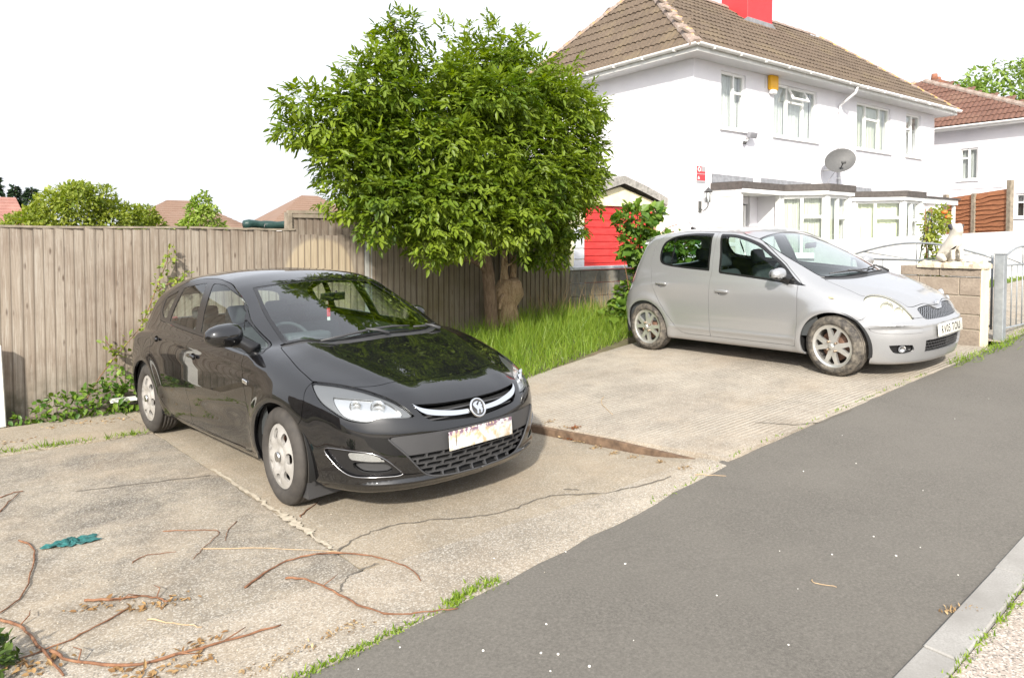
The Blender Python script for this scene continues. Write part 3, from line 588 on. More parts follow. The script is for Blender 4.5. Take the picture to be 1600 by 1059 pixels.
# sub-clumps on the big blobs give the light and dark tufts
bl2 = []
for c in blobs:
    bl2.append(c); kk = 14 if c[3] > .8 else 7 if c[3] > .5 else 3
    for v in unit(NR.normal(size=(kk, 3))):
        r_ = NR.uniform(.16, .36)*max(.55, min(1, c[3]/.8)); bl2.append((c[0]+v[0]*c[3]*.93, c[1]+v[1]*c[4]*.93, c[2]+v[2]*c[5]*.93, r_*1.2, r_*1.1, r_*.8))
bl2 = [(4.98+(b_[0]-4.98)*.87, 7.35+(b_[1]-7.35)*.9, 2.68+(b_[2]-2.68)*.83, b_[3]*.86, b_[4]*.86, b_[5]*.83) for b_ in bl2]
Pc, Nc, ic = crown_points(bl2, 25500, .55, .38); o_ = np.array([5.62, 8.02, .36]); tb = NR.random(len(bl2))[ic]*.5 + .25
m_ = (Pc[:, 1] < 8.9) & ~((Pc[:, 0] < 3.3) & (Pc[:, 2] < 1.62))
Pc, Nc, tb = Pc[m_], Nc[m_], tb[m_]
tag(compound_leaves('crown', Pc-o_, Nc, M_ELDER, tree, .088, 5, tb), kind='stuff')
# thin sprays that break the outline
spray = []
for c in ((3.1, 7.1, 3.05, -1, .1), (2.9, 7.1, 2.85, -1, -.15), (3.5, 7.0, 3.9, -.35, .9), (4.5, 7.0, 4.1, -.2, .9), (4.95, 7.1, 4.3, .05, 1), (5.5, 7.1, 4.25, .2, .9), (6.3, 7.2, 4.0, .4, .7), (6.95, 7.4, 3.3, .9, .4), (7.1, 7.5, 2.6, .9, -.1), (7.0, 7.6, 2.1, .8, -.4), (6.7, 7.7, 1.6, .6, -.6), (3.2, 7.0, 2.1, -.7, -.5), (3.25, 6.95, 3.4, -.7, .6), (6.75, 7.3, 3.75, .8, .35), (4.4, 6.6, 1.65, -.1, -.8), (5.1, 6.7, 1.7, .1, -.8), (3.7, 6.8, 1.75, -.3, -.8)):
    for q in range(5):
        a = Vector((c[3]+rng.uniform(-.5, .5), rng.uniform(-.5, .3), c[4]+rng.uniform(-.4, .4))).normalized(); s0 = Vector(c[:3]) + Vector((rng.uniform(-.2, .2), rng.uniform(-.2, .2), rng.uniform(-.12, .12))); ln_ = rng.uniform(.2, .42)
        for t in np.linspace(.2, 1, 7): spray.append((*(s0 + a*ln_*t), a.x, a.y, a.z))
sp = np.array(spray); sp[:, :3] = np.array([4.98, 7.35, 2.68])+(sp[:, :3]-np.array([4.98, 7.35, 2.68]))*np.array([.89, .9, .86]); tag(compound_leaves('leaf_sprays', sp[:, :3]-o_, unit(sp[:, 3:]+NR.normal(size=(len(sp), 3))*.5), M_ELDER, tree, .085, 5, np.full(len(sp), .6)), kind='stuff')
# cream flower heads
fh = Pc[(Nc[:, 2] > .3) & (NR.random(len(Pc)) < .012)]
# ---- grass under the tree
def in_poly(P, poly): return poly_sdf(P, np.array(poly)) < 0
def scatter(poly, n):
    p = np.array(poly); lo, hi = p.min(0), p.max(0); Q = lo + NR.random((n, 2))*(hi-lo)
    ins = np.zeros(len(Q), bool)
    for (x0, y0), (x1, y1) in zip(p, np.roll(p, -1, 0)): c = ((y0 <= Q[:, 1]) != (y1 <= Q[:, 1])) & (Q[:, 0] < x0+(Q[:, 1]-y0)*(x1-x0)/(y1-y0 if y1 != y0 else 1e-9)); ins ^= c
    return Q[ins]
def grass(name, label, poly, n, h, zf, m=M_GRASS, lean=.35, wid=.007, hf=None, cat='grass'):
    Q = scatter(poly, n); k = len(Q); z = np.array([zf(u_, w_) for u_, w_ in Q]) - .01; B = np.column_stack([Q, z]); d = np.column_stack([NR.normal(size=k)*lean, NR.normal(size=k)*lean, np.ones(k)]); nr = np.column_stack([NR.normal(size=k), NR.normal(size=k), .4*np.ones(k)])
    hh = h*(.45+.75*NR.random(k)); hh = hh*hf(Q) if hf else hh
    o = leaf_mesh(name, B, d, nr, hh, np.full(k, wid), NR.random(k), m, None, 0, 'blade', .35); tag(o, label, cat, kind='stuff'); return o
def bank_edge(u_): return 5.86+(u_-4.5)*.36
def bank(u_, w_):
    t = min(1, max(0, (w_-bank_edge(u_))/(8.2-bank_edge(u_)))); zr_ = z_right(u_, w_) if u_ > 3.9 else z_left(u_, w_); return (zr_+.005)*(1-t)+(lerp_tab(u_, BACK)-.03)*t
gs = grid_sheet('grass_bank', frange(3.7, 9.0, 34), frange(5.5, 8.5, 34), lambda u_, w_: bank(u_, w_)-.01 if w_ > bank_edge(u_)-.06 else z_right(u_, w_)-.25, M_SOIL); tag(gs, kind='structure')
GP = [(4.3, 7.2), (4.55, 6.0), (5.15, 6.16), (7.2, 6.88), (8.0, 7.1), (8.0, 8.3), (6.3, 8.35), (5.9, 8.0), (4.6, 8.2)]
grass('tall_grass', 'tall bright green grass below the tree', GP, 12000, .27, bank, hf=lambda Q: .55+.75*np.clip((Q[:, 1]-6.3)/1.2, 0, 1))
grass('grass_tufts', 'dry straw-coloured grass stems against the fence', [(6.4, 8.0), (8.2, 7.7), (8.2, 8.35), (6.4, 8.4)], 260, .75, bank, M_DRY, .22, .005)
# ---- shrub with big leaves at the silver car's tail
shrub = empty('bramble_shrub', (8.1, 7.5, .45)); tag(shrub, 'leafy shrub with large lobed leaves between the red garage door and the silver car', 'shrub'); so = np.array([8.1, 7.5, .45])
def stem_with_leaves(root, o0, pts, r_, m_stem): tube('stem', [tuple(np.array(p)-o0) for p in curve_pts(pts, 4)], list(np.linspace(r_, r_*.4, (len(pts)-1)*4+1)), m_stem, root, 6)
for pts in ([(8.0, 7.55, .4), (7.95, 7.5, 1.1), (8.0, 7.45, 1.7), (7.9, 7.4, 2.15)], [(8.1, 7.5, .4), (8.2, 7.45, 1.2), (8.45, 7.4, 1.75), (8.8, 7.35, 1.9)], [(7.9, 7.5, .4), (7.75, 7.4, .9), (7.6, 7.35, 1.3)], [(8.3, 7.4, .4), (8.6, 7.3, 1.1), (9.0, 7.2, 1.6)]): stem_with_leaves(shrub, so, pts, .014, M_TWIG)
bb = [(8.1, 7.4, .75, .50, .4, .35), (8.3, 7.3, 1.15, .45, .35, .3), (8.0, 7.4, 1.55, .40, .3, .28), (7.85, 7.4, 1.95, .30, .25, .24), (8.5, 7.3, 1.55, .35, .3, .2), (7.75, 7.35, .55, .4, .35, .2), (8.8, 7.25, 1.45, .35, .3, .3), (8.7, 7.2, .9, .4, .35, .4), (8.2, 7.35, 2.05, .15, .15, .1)]
Pb, Nb, ib = crown_points(bb, 1500, .6); big = NR.random(len(Pb)) < .6
simple_leaves('large_leaf_mass', Pb[big]-so, Nb[big], M_IVY, shrub, .15, .62, .55, shape='lobed')['kind'] = 'stuff'
Pb, Nb, ib = crown_points(bb, 4600, .7, .5); tag(simple_leaves('small_leaf_mass', Pb-so, Nb, M_IVY, shrub, .078, .6, .6), kind='stuff')
Pb, Nb, ib = crown_points(bb[4:5]+bb[6:7]+bb[1:2], 110, .4); tag(simple_leaves('red_leaf_mass', Pb-so, Nb, M_RED, shrub, .06, .6, .6), kind='stuff')
# ---- weeds and vine along the fence on the left
vine = empty('climbing_vine', (1.35, 8.35, -.1)); tag(vine, 'straggly vine climbing the grey fence behind the black car', 'vine'); vo_ = np.array([1.35, 8.35, -.1])
vp = [[(.75, 8.3, -.1), (.95, 8.33, .25), (1.15, 8.35, .5), (1.35, 8.36, .75), (1.5, 8.36, 1.0)], [(1.1, 8.34, .45), (1.0, 8.34, .62)], [(1.35, 8.36, .75), (1.5, 8.36, 1.15), (1.6, 8.36, 1.42), (1.62, 8.36, 1.55)], [(1.5, 8.36, 1.1), (1.65, 8.36, 1.2), (1.8, 8.35, 1.25)]]
LV = []
for pts in vp:
    stem_with_leaves(vine, vo_, pts, .006, M_TWIG)
    for p in curve_pts(pts, 5):
        if p[2] > .35: LV += [(p[0]+rng.uniform(-.06, .06), p[1]-.02-rng.uniform(0, .05), p[2]+rng.uniform(-.05, .05)) for _ in range(4)]
LV = np.array(LV); tag(simple_leaves('vine_leaves', LV-vo_, unit(NR.normal(size=(len(LV), 3))+np.array([0, -1, .2])), leaf_mat('vine_leaf', (.14, .22, .03), (.30, .34, .06), .35), vine, .055, .6), kind='stuff')
weed = empty('weed_patch', (.9, 8.1, -.08)); tag(weed, 'low green nettles and weeds at the foot of the grey fence', 'weeds'); wo = np.array([.9, 8.1, -.08])
wb = [(.62, 8.15, .0, .28, .16, .14), (.95, 8.12, .04, .30, .18, .18), (1.25, 8.1, .04, .28, .18, .2), (1.5, 8.1, .06, .22, .15, .2), (.35, 8.2, -.05, .2, .12, .07), (1.05, 8.2, .2, .15, .1, .14)]
Pw, Nw, iw = crown_points(wb, 1500, .8); Pw[:, 2] = np.maximum(Pw[:, 2], -.10); tag(simple_leaves('weed_leaves', Pw-wo, Nw, M_IVY, weed, .06, .6, .7), kind='stuff')
pl = Geo(); pl.box(1.0, 1.75, 8.02, 8.10, .02, .05); o_ = pl.make('white_plank', pmat('peeling_white_plank', (.70, .70, .66), .8, noise=(9, .3))); tag(o_, 'peeling white plank lying among the weeds by the fence', 'plank')
# grass in joints and along the edges
def tuft(name, label, line, n, h, sp_, zf, m=M_GRASS):
    ln_ = smooth_poly(line, 8, False); i = NR.integers(0, len(ln_)-1, n); t = NR.random((n, 1)); Q = ln_[i]*(1-t)+ln_[i+1]*t; clump = NR.random(len(ln_))[i]; keep = NR.random(n) < clump*1.3; Q = Q[keep]; k = len(Q); Q = Q + NR.normal(size=(k, 2))*sp_
    B = np.column_stack([Q, [zf(*q)-.004 for q in Q]]); d = np.column_stack([NR.normal(size=k)*.6, NR.normal(size=k)*.6, np.ones(k)]); o = leaf_mesh(name, B, d, NR.normal(size=(k, 3))+np.array([0, 0, .5]), h*(.4+.8*NR.random(k)), np.full(k, .007), NR.random(k), m, None, 0, 'blade', .4); tag(o, label, 'grass', kind='stuff'); return o
zl = lambda u_, w_: z_left(u_, w_); ze = lambda u_, w_: (z_strip(u_, w_) if w_ > edge_w(u_) else z_street(u_, w_)) if u_ < 4 else z_right(u_, w_); zst = lambda u_, w_: z_street(u_, w_)
tuft('joint_grass', 'grass growing in the joint of the concrete left of the black car', [(-.4, 7.08), (.3, 7.05), (.7, 7.02), (1.15, 6.98)], 520, .07, .022, zl)
tuft('edge_grass', 'green grass tuft where concrete meets tarmac in the foreground', [(1.62, 2.62), (1.75, 2.66), (1.9, 2.68)], 420, .035, .022, ze)
tuft('edge_moss', 'thin line of grass along the near edge of the tarmac', [(.85, 2.52), (1.1, 2.55), (1.35, 2.58), (1.65, 2.62)], 420, .025, .014, ze, M_GRASS)
tuft('edge_grass', 'sparse grass along the tarmac edge before the silver car', [(3.2, 2.86), (4.3, 3.0), (5.6, 3.03), (6.6, 3.05), (7.4, 3.06)], 240, .03, .02, ze)
tuft('edge_grass', 'grass tufts at the foot of the block pier', [(7.9, 3.02), (8.5, 3.02), (8.9, 3.0), (9.3, 3.02), (9.9, 3.08), (10.6, 3.1), (11.6, 3.12)], 1100, .075, .05, lambda u_, w_: z_street(u_, w_)+.01)
tuft('kerb_grass', 'grass in the gap between kerb and road', [(2.5, 1.05), (2.9, 1.08), (3.3, 1.10), (3.7, 1.13), (4.5, 1.19)], 560, .03, .013, lambda u_, w_: z_street(u_, w_)+.005)
tuft('kerb_grass', 'small dry grass clump on the flush kerb', [(3.28, 1.27), (3.36, 1.23), (3.40, 1.20)], 130, .022, .015, lambda u_, w_: z_street(u_, w_)+.008, M_DRY)
# plant in the bottom left corner
CWX, CWY = .01, 3.36
cw = empty('corner_weed', (CWX, CWY, .03)); tag(cw, 'dark green weed at the bottom left corner of the concrete', 'weed'); co_ = np.array([CWX, CWY, .03]); Pw, Nw, iw = crown_points([(CWX, CWY, .05, .07, .06, .06), (CWX-.03, CWY+.12, .045, .06, .06, .05), (CWX-.02, CWY-.10, .045, .07, .07, .05)], 260, .8); Pw[:, 2] = np.maximum(Pw[:, 2], .035); tag(simple_leaves('weed_leaves', Pw-co_, Nw, leaf_mat('dark_weed_leaf', (.03, .06, .012), (.09, .14, .025), .3), cw, .045, .5, .6), kind='stuff')
# ---- background trees and bushes over the fence
def bush(name, label, cat, blobs, n, size, m, stem=None, trunk_m=M_BARK, compound=False, group=None):
    c0 = np.array([blobs[0][0], blobs[0][1], z_terrain(blobs[0][0], blobs[0][1])]); e = empty(name, tuple(c0)); tag(e, label, cat, group)
    bl = []
    for b_ in blobs:
        bl.append(b_)
        for v in unit(NR.normal(size=(9, 3))): r_ = NR.uniform(.25, .42)*b_[3]; bl.append((b_[0]+v[0]*b_[3]*.9, b_[1]+v[1]*b_[4]*.9, b_[2]+v[2]*b_[5]*.9, r_, r_, r_*.8))
    P, N, i_ = crown_points(bl, n, .5); tt = NR.random(len(bl))[i_]*.6+.2
    tag(simple_leaves('crown', P-c0, N, m, e, size, .55, .7, tt), kind='stuff'); tb_ = blobs[0]
    tube('trunk', [(0, 0, -.1), (.05, 0, (tb_[2]-c0[2])*.5), (0, .05, tb_[2]-c0[2])], [.09*tb_[3], .07*tb_[3], .03*tb_[3]], trunk_m, e, 8); return e
bush('garden_bush', 'rounded yellow-green bush rising over the left stretch of fence', 'bush', [(1.75, 19.5, 2.0, 1.0, .9, .95), (.95, 19.3, 1.75, .75, .7, .6), (2.6, 19.6, 1.95, .9, .8, .65), (3.3, 19.8, 1.8, .6, .6, .5), (1.9, 19.2, 2.45, .6, .5, .45)], 23000, .095, M_BUSHLEAF)
bush('garden_tree', 'small upright feathery green tree over the fence right of the bush', 'tree', [(4.35, 18.5, 2.0, .40, .4, .6), (4.1, 18.5, 1.75, .35, .3, .35), (4.6, 18.5, 1.75, .35, .3, .4), (4.35, 18.5, 2.55, .22, .22, .25), (4.2, 18.5, 2.35, .2, .2, .3)], 4200, .095, leaf_mat('feathery_leaf', (.14, .23, .03), (.32, .40, .08), .35))
bush('far_shrub', 'small green shrub tip beside the raised fence panel', 'shrub', [(6.7, 17.0, 2.0, .35, .35, .45), (6.9, 17.0, 2.3, .2, .2, .2)], 900, .08, leaf_mat('far_shrub_leaf', (.07, .13, .03), (.17, .22, .06), .3))
# ---------------------------------------------------------------- body surfaces of the two cars (metres, x forward from front axle, z up from ground)
def hatch_body():
    Ztop = Spl((1.0, .50), (.90, .655), (.82, .715), (.7, .765), (.5, .825), (.3, .885), (.1, .94), (-.15, 1.0), (-.5, 1.04), (-1.5, 1.05), (-2.9, 1.0), (-3.2, .9), (-3.42, .74), (-3.6, .6))
    Zr = Spl((.5, .735), (.2, .862), (-.15, 1.01), (-.6, 1.205), (-.95, 1.335), (-1.2, 1.405), (-1.5, 1.452), (-1.9, 1.47), (-2.3, 1.455), (-2.7, 1.405), (-3.0, 1.335), (-3.14, 1.27), (-3.24, 1.14), (-3.36, .98), (-3.44, .86), (-3.6, .5))
    Wz = Spl((.05, .74), (.15, .80), (.22, .838), (.32, .872), (.45, .892), (.6, .904), (.74, .905), (.84, .893), (.92, .872), (1.0, .835), (1.1, .775), (1.3, .6))
    Tp = Spl((-3.7, .16), (-3.45, .06), (-3.2, .015), (-2.9, 0), (-2.5, 0), (-2.0, 0), (-.3, 0), (.1, .006), (.4, .03), (.7, .085), (.95, .17), (1.1, .25))
    Nz = Spl((.05, .78), (.14, .865), (.2, .905), (.3, .93), (.42, .943), (.52, .94), (.6, .925), (.68, .89), (.75, .82), (.82, .68), (.95, .3))
    Py = Spl((0, 0), (.2, .012), (.4, .052), (.55, .115), (.68, .215), (.78, .35), (.88, .58), (1.0, .95))
    Rz = Spl((.05, -3.3), (.2, -3.4), (.35, -3.46), (.55, -3.476), (.72, -3.46), (.86, -3.42), (1.0, -3.36), (1.2, -3.2))
    Wg = Spl((.5, .89), (.8, .87), (.95, .835), (1.05, .797), (1.15, .762), (1.25, .718), (1.35, .665), (1.42, .62), (1.5, .55))
    T2 = Spl((-3.6, .14), (-3.2, .085), (-2.8, .035), (-2.3, .006), (-1.8, 0), (-1.0, 0), (-.5, .004), (0, .03), (.4, .09))
    def F(x, y, z):
        y = np.abs(y)
        r1 = np.hypot(x, z-.316); r2 = np.hypot(x+2.685, z-.316)
        W = Wz(z) - Tp(x) + .012
        W = W + .016*np.exp(-((r1-.375)/.075)**2) + .016*np.exp(-((r2-.375)/.075)**2)
        W = W - .014*np.exp(-((z-(.42+.03*(x+1.4)))/.075)**2)*sstep(x, -2.35, -2.1)*(1-sstep(x, -.75, -.45))
        W = W + .008*np.exp(-((z-(.885-.035*(x+1.3)))/.03)**2)*sstep(x, -3.2, -2.6)*(1-sstep(x, -.6, .1))
        side = y - W
        zt, dz = Ztop(x, True)
        crown = .062*(y/.75)**2.2
        rise = .022*np.exp(-((y-(.40+.16*sstep(x, .7, -.1)))/.085)**2)*sstep(x, 1.0, .55)
        top = (z - zt + crown - rise)/np.sqrt(1+dz*dz+.06)
        nx, dn = Nz(z, True); py, dp = Py(y, True)
        nx = nx + .020*np.exp(-((z-.238)/.018)**2)*(1-sstep(y, .55, .85)*.3)
        front = (x - nx + py)/np.sqrt(1+np.minimum(dn*dn+dp*dp, 9))
        rx, dr = Rz(z, True)
        rear = (rx + .24*(y/.82)**3.6 - x)/np.sqrt(1+np.minimum(dr*dr, 4)+.2)
        low = smax(side, top, .05); low = smax(low, front, .09); low = smax(low, rear, .10)
        zb = .175 + .05*sstep(x, -2.2, -3.4) + .0*x
        low = smax(low, zb - z, .05)
        k = .36*(1-sstep(x, -.9, -1.6)) - .42*sstep(x, -1.9, -2.8)
        zr, dzr = Zr(x + k*y*y, True)
        roof = (z - zr - .012 + .05*(y/.6)**2.4)/np.sqrt(1+np.minimum(dzr*dzr, 9))
        up = smax(y - Wg(z) + T2(x) - .022, roof, .055)
        up = smax(up, .6 - z, .02)
        return smin(low, up, .02)
    return F
def city_body():
    Ztop = Spl((.85, .42), (.70, .57), (.64, .64), (.56, .72), (.45, .782), (.3, .845), (.1, .908), (-.1, .955), (-.3, .98), (-.7, .99), (-2, .98), (-2.4, .94), (-2.7, .8), (-2.88, .62), (-3.1, .5))
    Zr = Spl((.5, .62), (.2, .79), (-.12, .965), (-.4, 1.125), (-.7, 1.272), (-.95, 1.37), (-1.2, 1.426), (-1.5, 1.452), (-1.85, 1.46), (-2.2, 1.445), (-2.5, 1.405), (-2.62, 1.34), (-2.72, 1.17), (-2.82, .97), (-2.9, .8), (-3.0, .5))
    Wz = Spl((.05, .70), (.14, .755), (.22, .79), (.32, .812), (.45, .824), (.6, .828), (.74, .822), (.84, .808), (.92, .788), (1.0, .75), (1.15, .66))
    Tp = Spl((-3.2, .2), (-2.9, .05), (-2.7, .015), (-2.4, 0), (-2.0, 0), (-1.6, 0), (-.3, 0), (0, .008), (.25, .035), (.45, .085), (.65, .16), (.8, .25))
    Nz = Spl((.05, .58), (.12, .655), (.2, .685), (.3, .705), (.40, .715), (.48, .708), (.54, .67), (.6, .645), (.68, .58), (.78, .4), (.9, .1))
    Py = Spl((0, 0), (.2, .012), (.4, .056), (.52, .115), (.64, .215), (.72, .34), (.80, .54), (.95, .95))
    Rz = Spl((.05, -2.75), (.2, -2.85), (.35, -2.91), (.5, -2.925), (.62, -2.9), (.8, -2.87), (1.0, -2.8), (1.2, -2.7))
    Wg = Spl((.5, .81), (.7, .805), (.85, .79), (.95, .768), (1.05, .735), (1.1, .715), (1.2, .668), (1.3, .625), (1.38, .58), (1.45, .52))
    T2 = Spl((-3.1, .16), (-2.7, .05), (-2.4, .02), (-2.0, .004), (-1.6, 0), (-1.0, 0), (-.5, .004), (-.1, .03), (.3, .09))
    def F(x, y, z):
        y = np.abs(y)
        r1 = np.hypot(x, z-.292); r2 = np.hypot(x+2.37, z-.292)
        W = Wz(z) - Tp(x) + .01
        W = W + .016*np.exp(-((r1-.355)/.06)**2) + .018*np.exp(-((r2-.355)/.065)**2)
        W = W + .010*np.exp(-((z-.33)/.022)**2)*sstep(x, -2.05, -1.95)*(1-sstep(x, -.42, -.36))
        side = y - W
        zt, dz = Ztop(x, True)
        crown = .055*(y/.7)**2.1 + .02*(1-sstep(y, .12, .3))*0
        rise = .014*np.exp(-((y-(.16+.42*sstep(x, .62, -.1)))/.07)**2)*sstep(x, .85, .55)
        top = (z - zt + crown - rise)/np.sqrt(1+dz*dz+.05)
        nx, dn = Nz(z, True); py, dp = Py(y, True)
        front = (x - nx + py)/np.sqrt(1+np.minimum(dn*dn+dp*dp, 9))
        rx, dr = Rz(z, True)
        rear = (rx + .17*(y/.78)**3.8 - x)/np.sqrt(1+np.minimum(dr*dr, 4)+.2)
        low = smax(side, top, .07); low = smax(low, front, .07); low = smax(low, rear, .10)
        zb = .175 - .04*sstep(x, -.3, .35) + .04*sstep(x, -1.9, -2.8)
        low = smax(low, zb - z, .045)
        k = .2*(1-sstep(x, -.8, -1.4)) - .35*sstep(x, -1.7, -2.5)
        zr, dzr = Zr(x + k*y*y, True)
        roof = (z - zr + .035*(y/.55)**2.6)/np.sqrt(1+np.minimum(dzr*dzr, 9))
        up = smax(y - Wg(z) + T2(x) - .012, roof, .075)
        up = smax(up, .5 - z, .02)
        return smin(low, up, .03)
    return F
# ---------------------------------------------------------------- car parts shared by both cars
def side_of(poly, extra=None):
    def fn(V):
        d = poly_sdf(V[:, [0, 2]], poly)
        return d if extra is None else np.maximum(d, extra(V))
    return fn
def top_of(poly, zmin=.5):
    def fn(V): return np.maximum(poly_sdf(V[:, [0, 1]], poly), (zmin - V[:, 2]))
    return fn
def front_of(poly, xmin=.45):
    def fn(V): return np.maximum(poly_sdf(V[:, [1, 2]], poly), xmin - V[:, 0])
    return fn
def rear_of(poly, xmax):
    def fn(V): return np.maximum(poly_sdf(V[:, [1, 2]], poly), V[:, 0] - xmax)
    return fn
def corner_of(pts3, n=6, sharp=(), xmin=.12):
    """outline on the front corner, seen square on to the corner (s = along (1,1), z)"""
    q = [((x+y)*.7071, z) for x, y, z in pts3]; poly = smooth_poly(q, n, True, sharp)
    def fn(V): return np.maximum(poly_sdf(np.stack([(V[:, 0]+V[:, 1])*.7071, V[:, 2]], 1), poly), xmin - V[:, 0])
    fn.poly = poly
    return fn
def inset(fn, a): return lambda V: fn(V) + a
def add_patch(name, patch, m, parent, rim=0.0):
    if len(patch.T) == 0: return None
    me = patch_mesh(name, patch, rim); o = bpy.data.objects.new(name, me); COL.objects.link(o); me.materials.append(m); o.parent = parent
    return o
def lathe_y(name, prof, m, parent, seg=64, loc=(0, 0, 0), flip=1):
    """profile (radius, y) turned round the y axis"""
    vs, fs = [], []; k = len(prof)
    for i in range(seg):
        a = 2*math.pi*i/seg; c, s = math.cos(a), math.sin(a)
        for r, y in prof: vs.append((r*c, y*flip, r*s))
    for i in range(seg):
        j = (i+1) % seg
        for q in range(k-1):
            f = (i*k+q, i*k+q+1, j*k+q+1, j*k+q); fs.append(f if flip > 0 else f[::-1])
    o = mesh_obj(name, vs, fs, m, parent, smooth=True); o.location = loc
    return o
def disc_patch(R, hfun, r0=0.0, nr=26, na=168):
    """dished disc facing -y (outer side of a wheel on the car's right)"""
    rr = np.linspace(r0, R, nr); aa = np.linspace(0, 2*np.pi, na, endpoint=False)
    A, Rr = np.meshgrid(aa, rr, indexing='ij'); X = Rr*np.cos(A); Z = Rr*np.sin(A); Y = -hfun(Rr, A)
    V = np.stack([X, Y, Z], -1).reshape(-1, 3); T = []
    for i in range(na):
        j = (i+1) % na
        for q in range(nr-1):
            a, b, c, d = i*nr+q, i*nr+q+1, j*nr+q+1, j*nr+q
            T += [(a, b, c), (a, c, d)]
    T = np.array(T); fn = np.cross(V[T[:, 1]]-V[T[:, 0]], V[T[:, 2]]-V[T[:, 0]])
    if fn[:, 1].sum() > 0: T = T[:, ::-1]; fn = -fn
    N = np.zeros_like(V)
    for k in range(3): np.add.at(N, T[:, k], fn)
    if r0 == 0.0:
        ctr = np.arange(na)*nr; N[ctr] = N[ctr].sum(0)
    N /= np.maximum(np.linalg.norm(N, axis=1, keepdims=True), 1e-12)
    return Patch(V, T, N)
def polar_poly(c, pts, rot):
    """points given as (radius, angle) turned by rot -> list of (x, z)"""
    return [(r*math.cos(a+rot), r*math.sin(a+rot)) for r, a in pts]
def make_wheel(root, loc, R, width, rim_r, kind, side, steer=0.0, spin=0.0, M=None):
    """wheel > tyre, hubcap or rim ...   side -1: the car's right"""
    w = bpy.data.objects.new('wheel', None); COL.objects.link(w); w.parent = root; w.location = loc
    w.rotation_euler = (0, 0, steer + (0 if side < 0 else math.pi))
    h = width/2; g = .007
    prof = [(rim_r-.006, -h+.022), (rim_r+.004, -h+.006), (rim_r+.022, -h-.002), (rim_r+.05, -h-.004), (R-.035, -h+.004), (R-.014, -h+.014), (R-.004, -h+.03)]
    for c in (-.045, -.015, .015, .045):
        prof += [(R, c-.006), (R-g, c-.005), (R-g, c+.005), (R, c+.006)]
    prof += [(R-.004, h-.03), (R-.014, h-.014), (R-.05, h+.002), (rim_r+.02, h), (rim_r-.006, h-.02)]
    ty = lathe_y('tyre', prof, M['tyre'], w, 72)
    # barrel and brake disc behind the face
    lathe_y('rim_barrel', [(rim_r-.004, -h+.012), (rim_r-.012, -h+.03), (rim_r-.03, -h+.05), (rim_r-.03, h-.02), (.02, h-.02)], M['rimdark'], w, 48)
    lathe_y('brake_disc', [(.03, -h+.075), (.145, -h+.075), (.145, -h+.09), (.03, -h+.09)], M['brake'], w, 40)
    y0 = -h + .012
    if kind == 'hubcap':
        def hf(r, a):
            q = r/rim_r
            return -y0 - .008 + .016*(1-q**2) + .010*np.exp(-((q-.62)/.2)**2) - .012*np.exp(-((q-.30)/.10)**2) + .004*np.cos(7*(a-spin))*np.exp(-((q-.62)/.22)**2)
        p = disc_patch(rim_r+.006, hf)
        for k in range(7):
            rot = spin + 2*math.pi*k/7 + math.pi/7
            P = smooth_poly(polar_poly(0, [(.115, 0), (.126, .19), (.152, .225), (.176, .15), (.182, 0), (.176, -.15), (.152, -.225), (.126, -.19)], rot), 5)
            p = p.clip(-poly_sdf(p.V[:, [0, 2]], P))
        o = add_patch('hubcap', p, M['hubcap'], w, rim=.02)
        # centre emblem ring
        lathe_y('hub_emblem', [(0, -h-.014), (.02, -h-.0135), (.026, -h-.016), (.031, -h-.015), (.033, -h-.004)], M['chrome_dull'], w, 32)
    else:
        def hf(r, a):
            q = r/rim_r
            v = -y0 - .012 + .014*np.exp(-((q-1.0)/.06)**2) - .020*(1-q)*0 + .004*(1-q**2) - .016*np.exp(-((q-.82)/.16)**2)*0
            return v + .006*np.exp(-(q/.18)**2)
        p = disc_patch(rim_r+.004, hf, 0, 30, 192)
        for k in range(4):
            rot = spin + k*math.pi/2
            small = smooth_poly(polar_poly(0, [(.098, 0), (.128, .115), (.166, .20), (.176, .12), (.179, 0), (.176, -.12), (.166, -.20), (.128, -.115)], rot), 5)
            big = smooth_poly(polar_poly(0, [(.062, 0), (.086, .26), (.125, .315), (.165, .345), (.176, .25), (.179, 0), (.176, -.25), (.165, -.345), (.125, -.315), (.086, -.26)], rot + math.pi/4), 5)
            p = p.clip(-poly_sdf(p.V[:, [0, 2]], small)); p = p.clip(-poly_sdf(p.V[:, [0, 2]], big))
        add_patch('alloy_rim', p, M['alloy'], w, rim=.028)
        for k in range(4):
            a = spin + math.pi/4 + k*math.pi/2
            b = lathe_y('wheel_nut', [(0, -h-.009), (.008, -h-.0085), (.011, -h-.004), (.011, -h+.03)], M['nut'], w, 12)
            b.location = (.054*math.cos(a), 0, .054*math.sin(a))
        lathe_y('hub_cap', [(0, -h-.012), (.018, -h-.0115), (.026, -h-.008), (.028, -h+.01)], M['alloy'], w, 28)
    return w
def wheel_well(root, x, z, R, y_out, y_in, m):
    vs, fs, n = [], [], 36
    for i in range(n+1):
        a = -.25 + (math.pi+.5)*i/n
        for y in (y_out, y_in): vs.append((x+R*math.cos(a), y, z+R*math.sin(a)))
    for i in range(n): fs.append((2*i, 2*i+1, 2*i+3, 2*i+2))
    c = len(vs); vs.append((x, y_in, z-.05))
    for i in range(n): fs.append((2*i+1, c, 2*i+3))
    return mesh_obj('wheel_well', vs, fs, m, root, smooth=True)
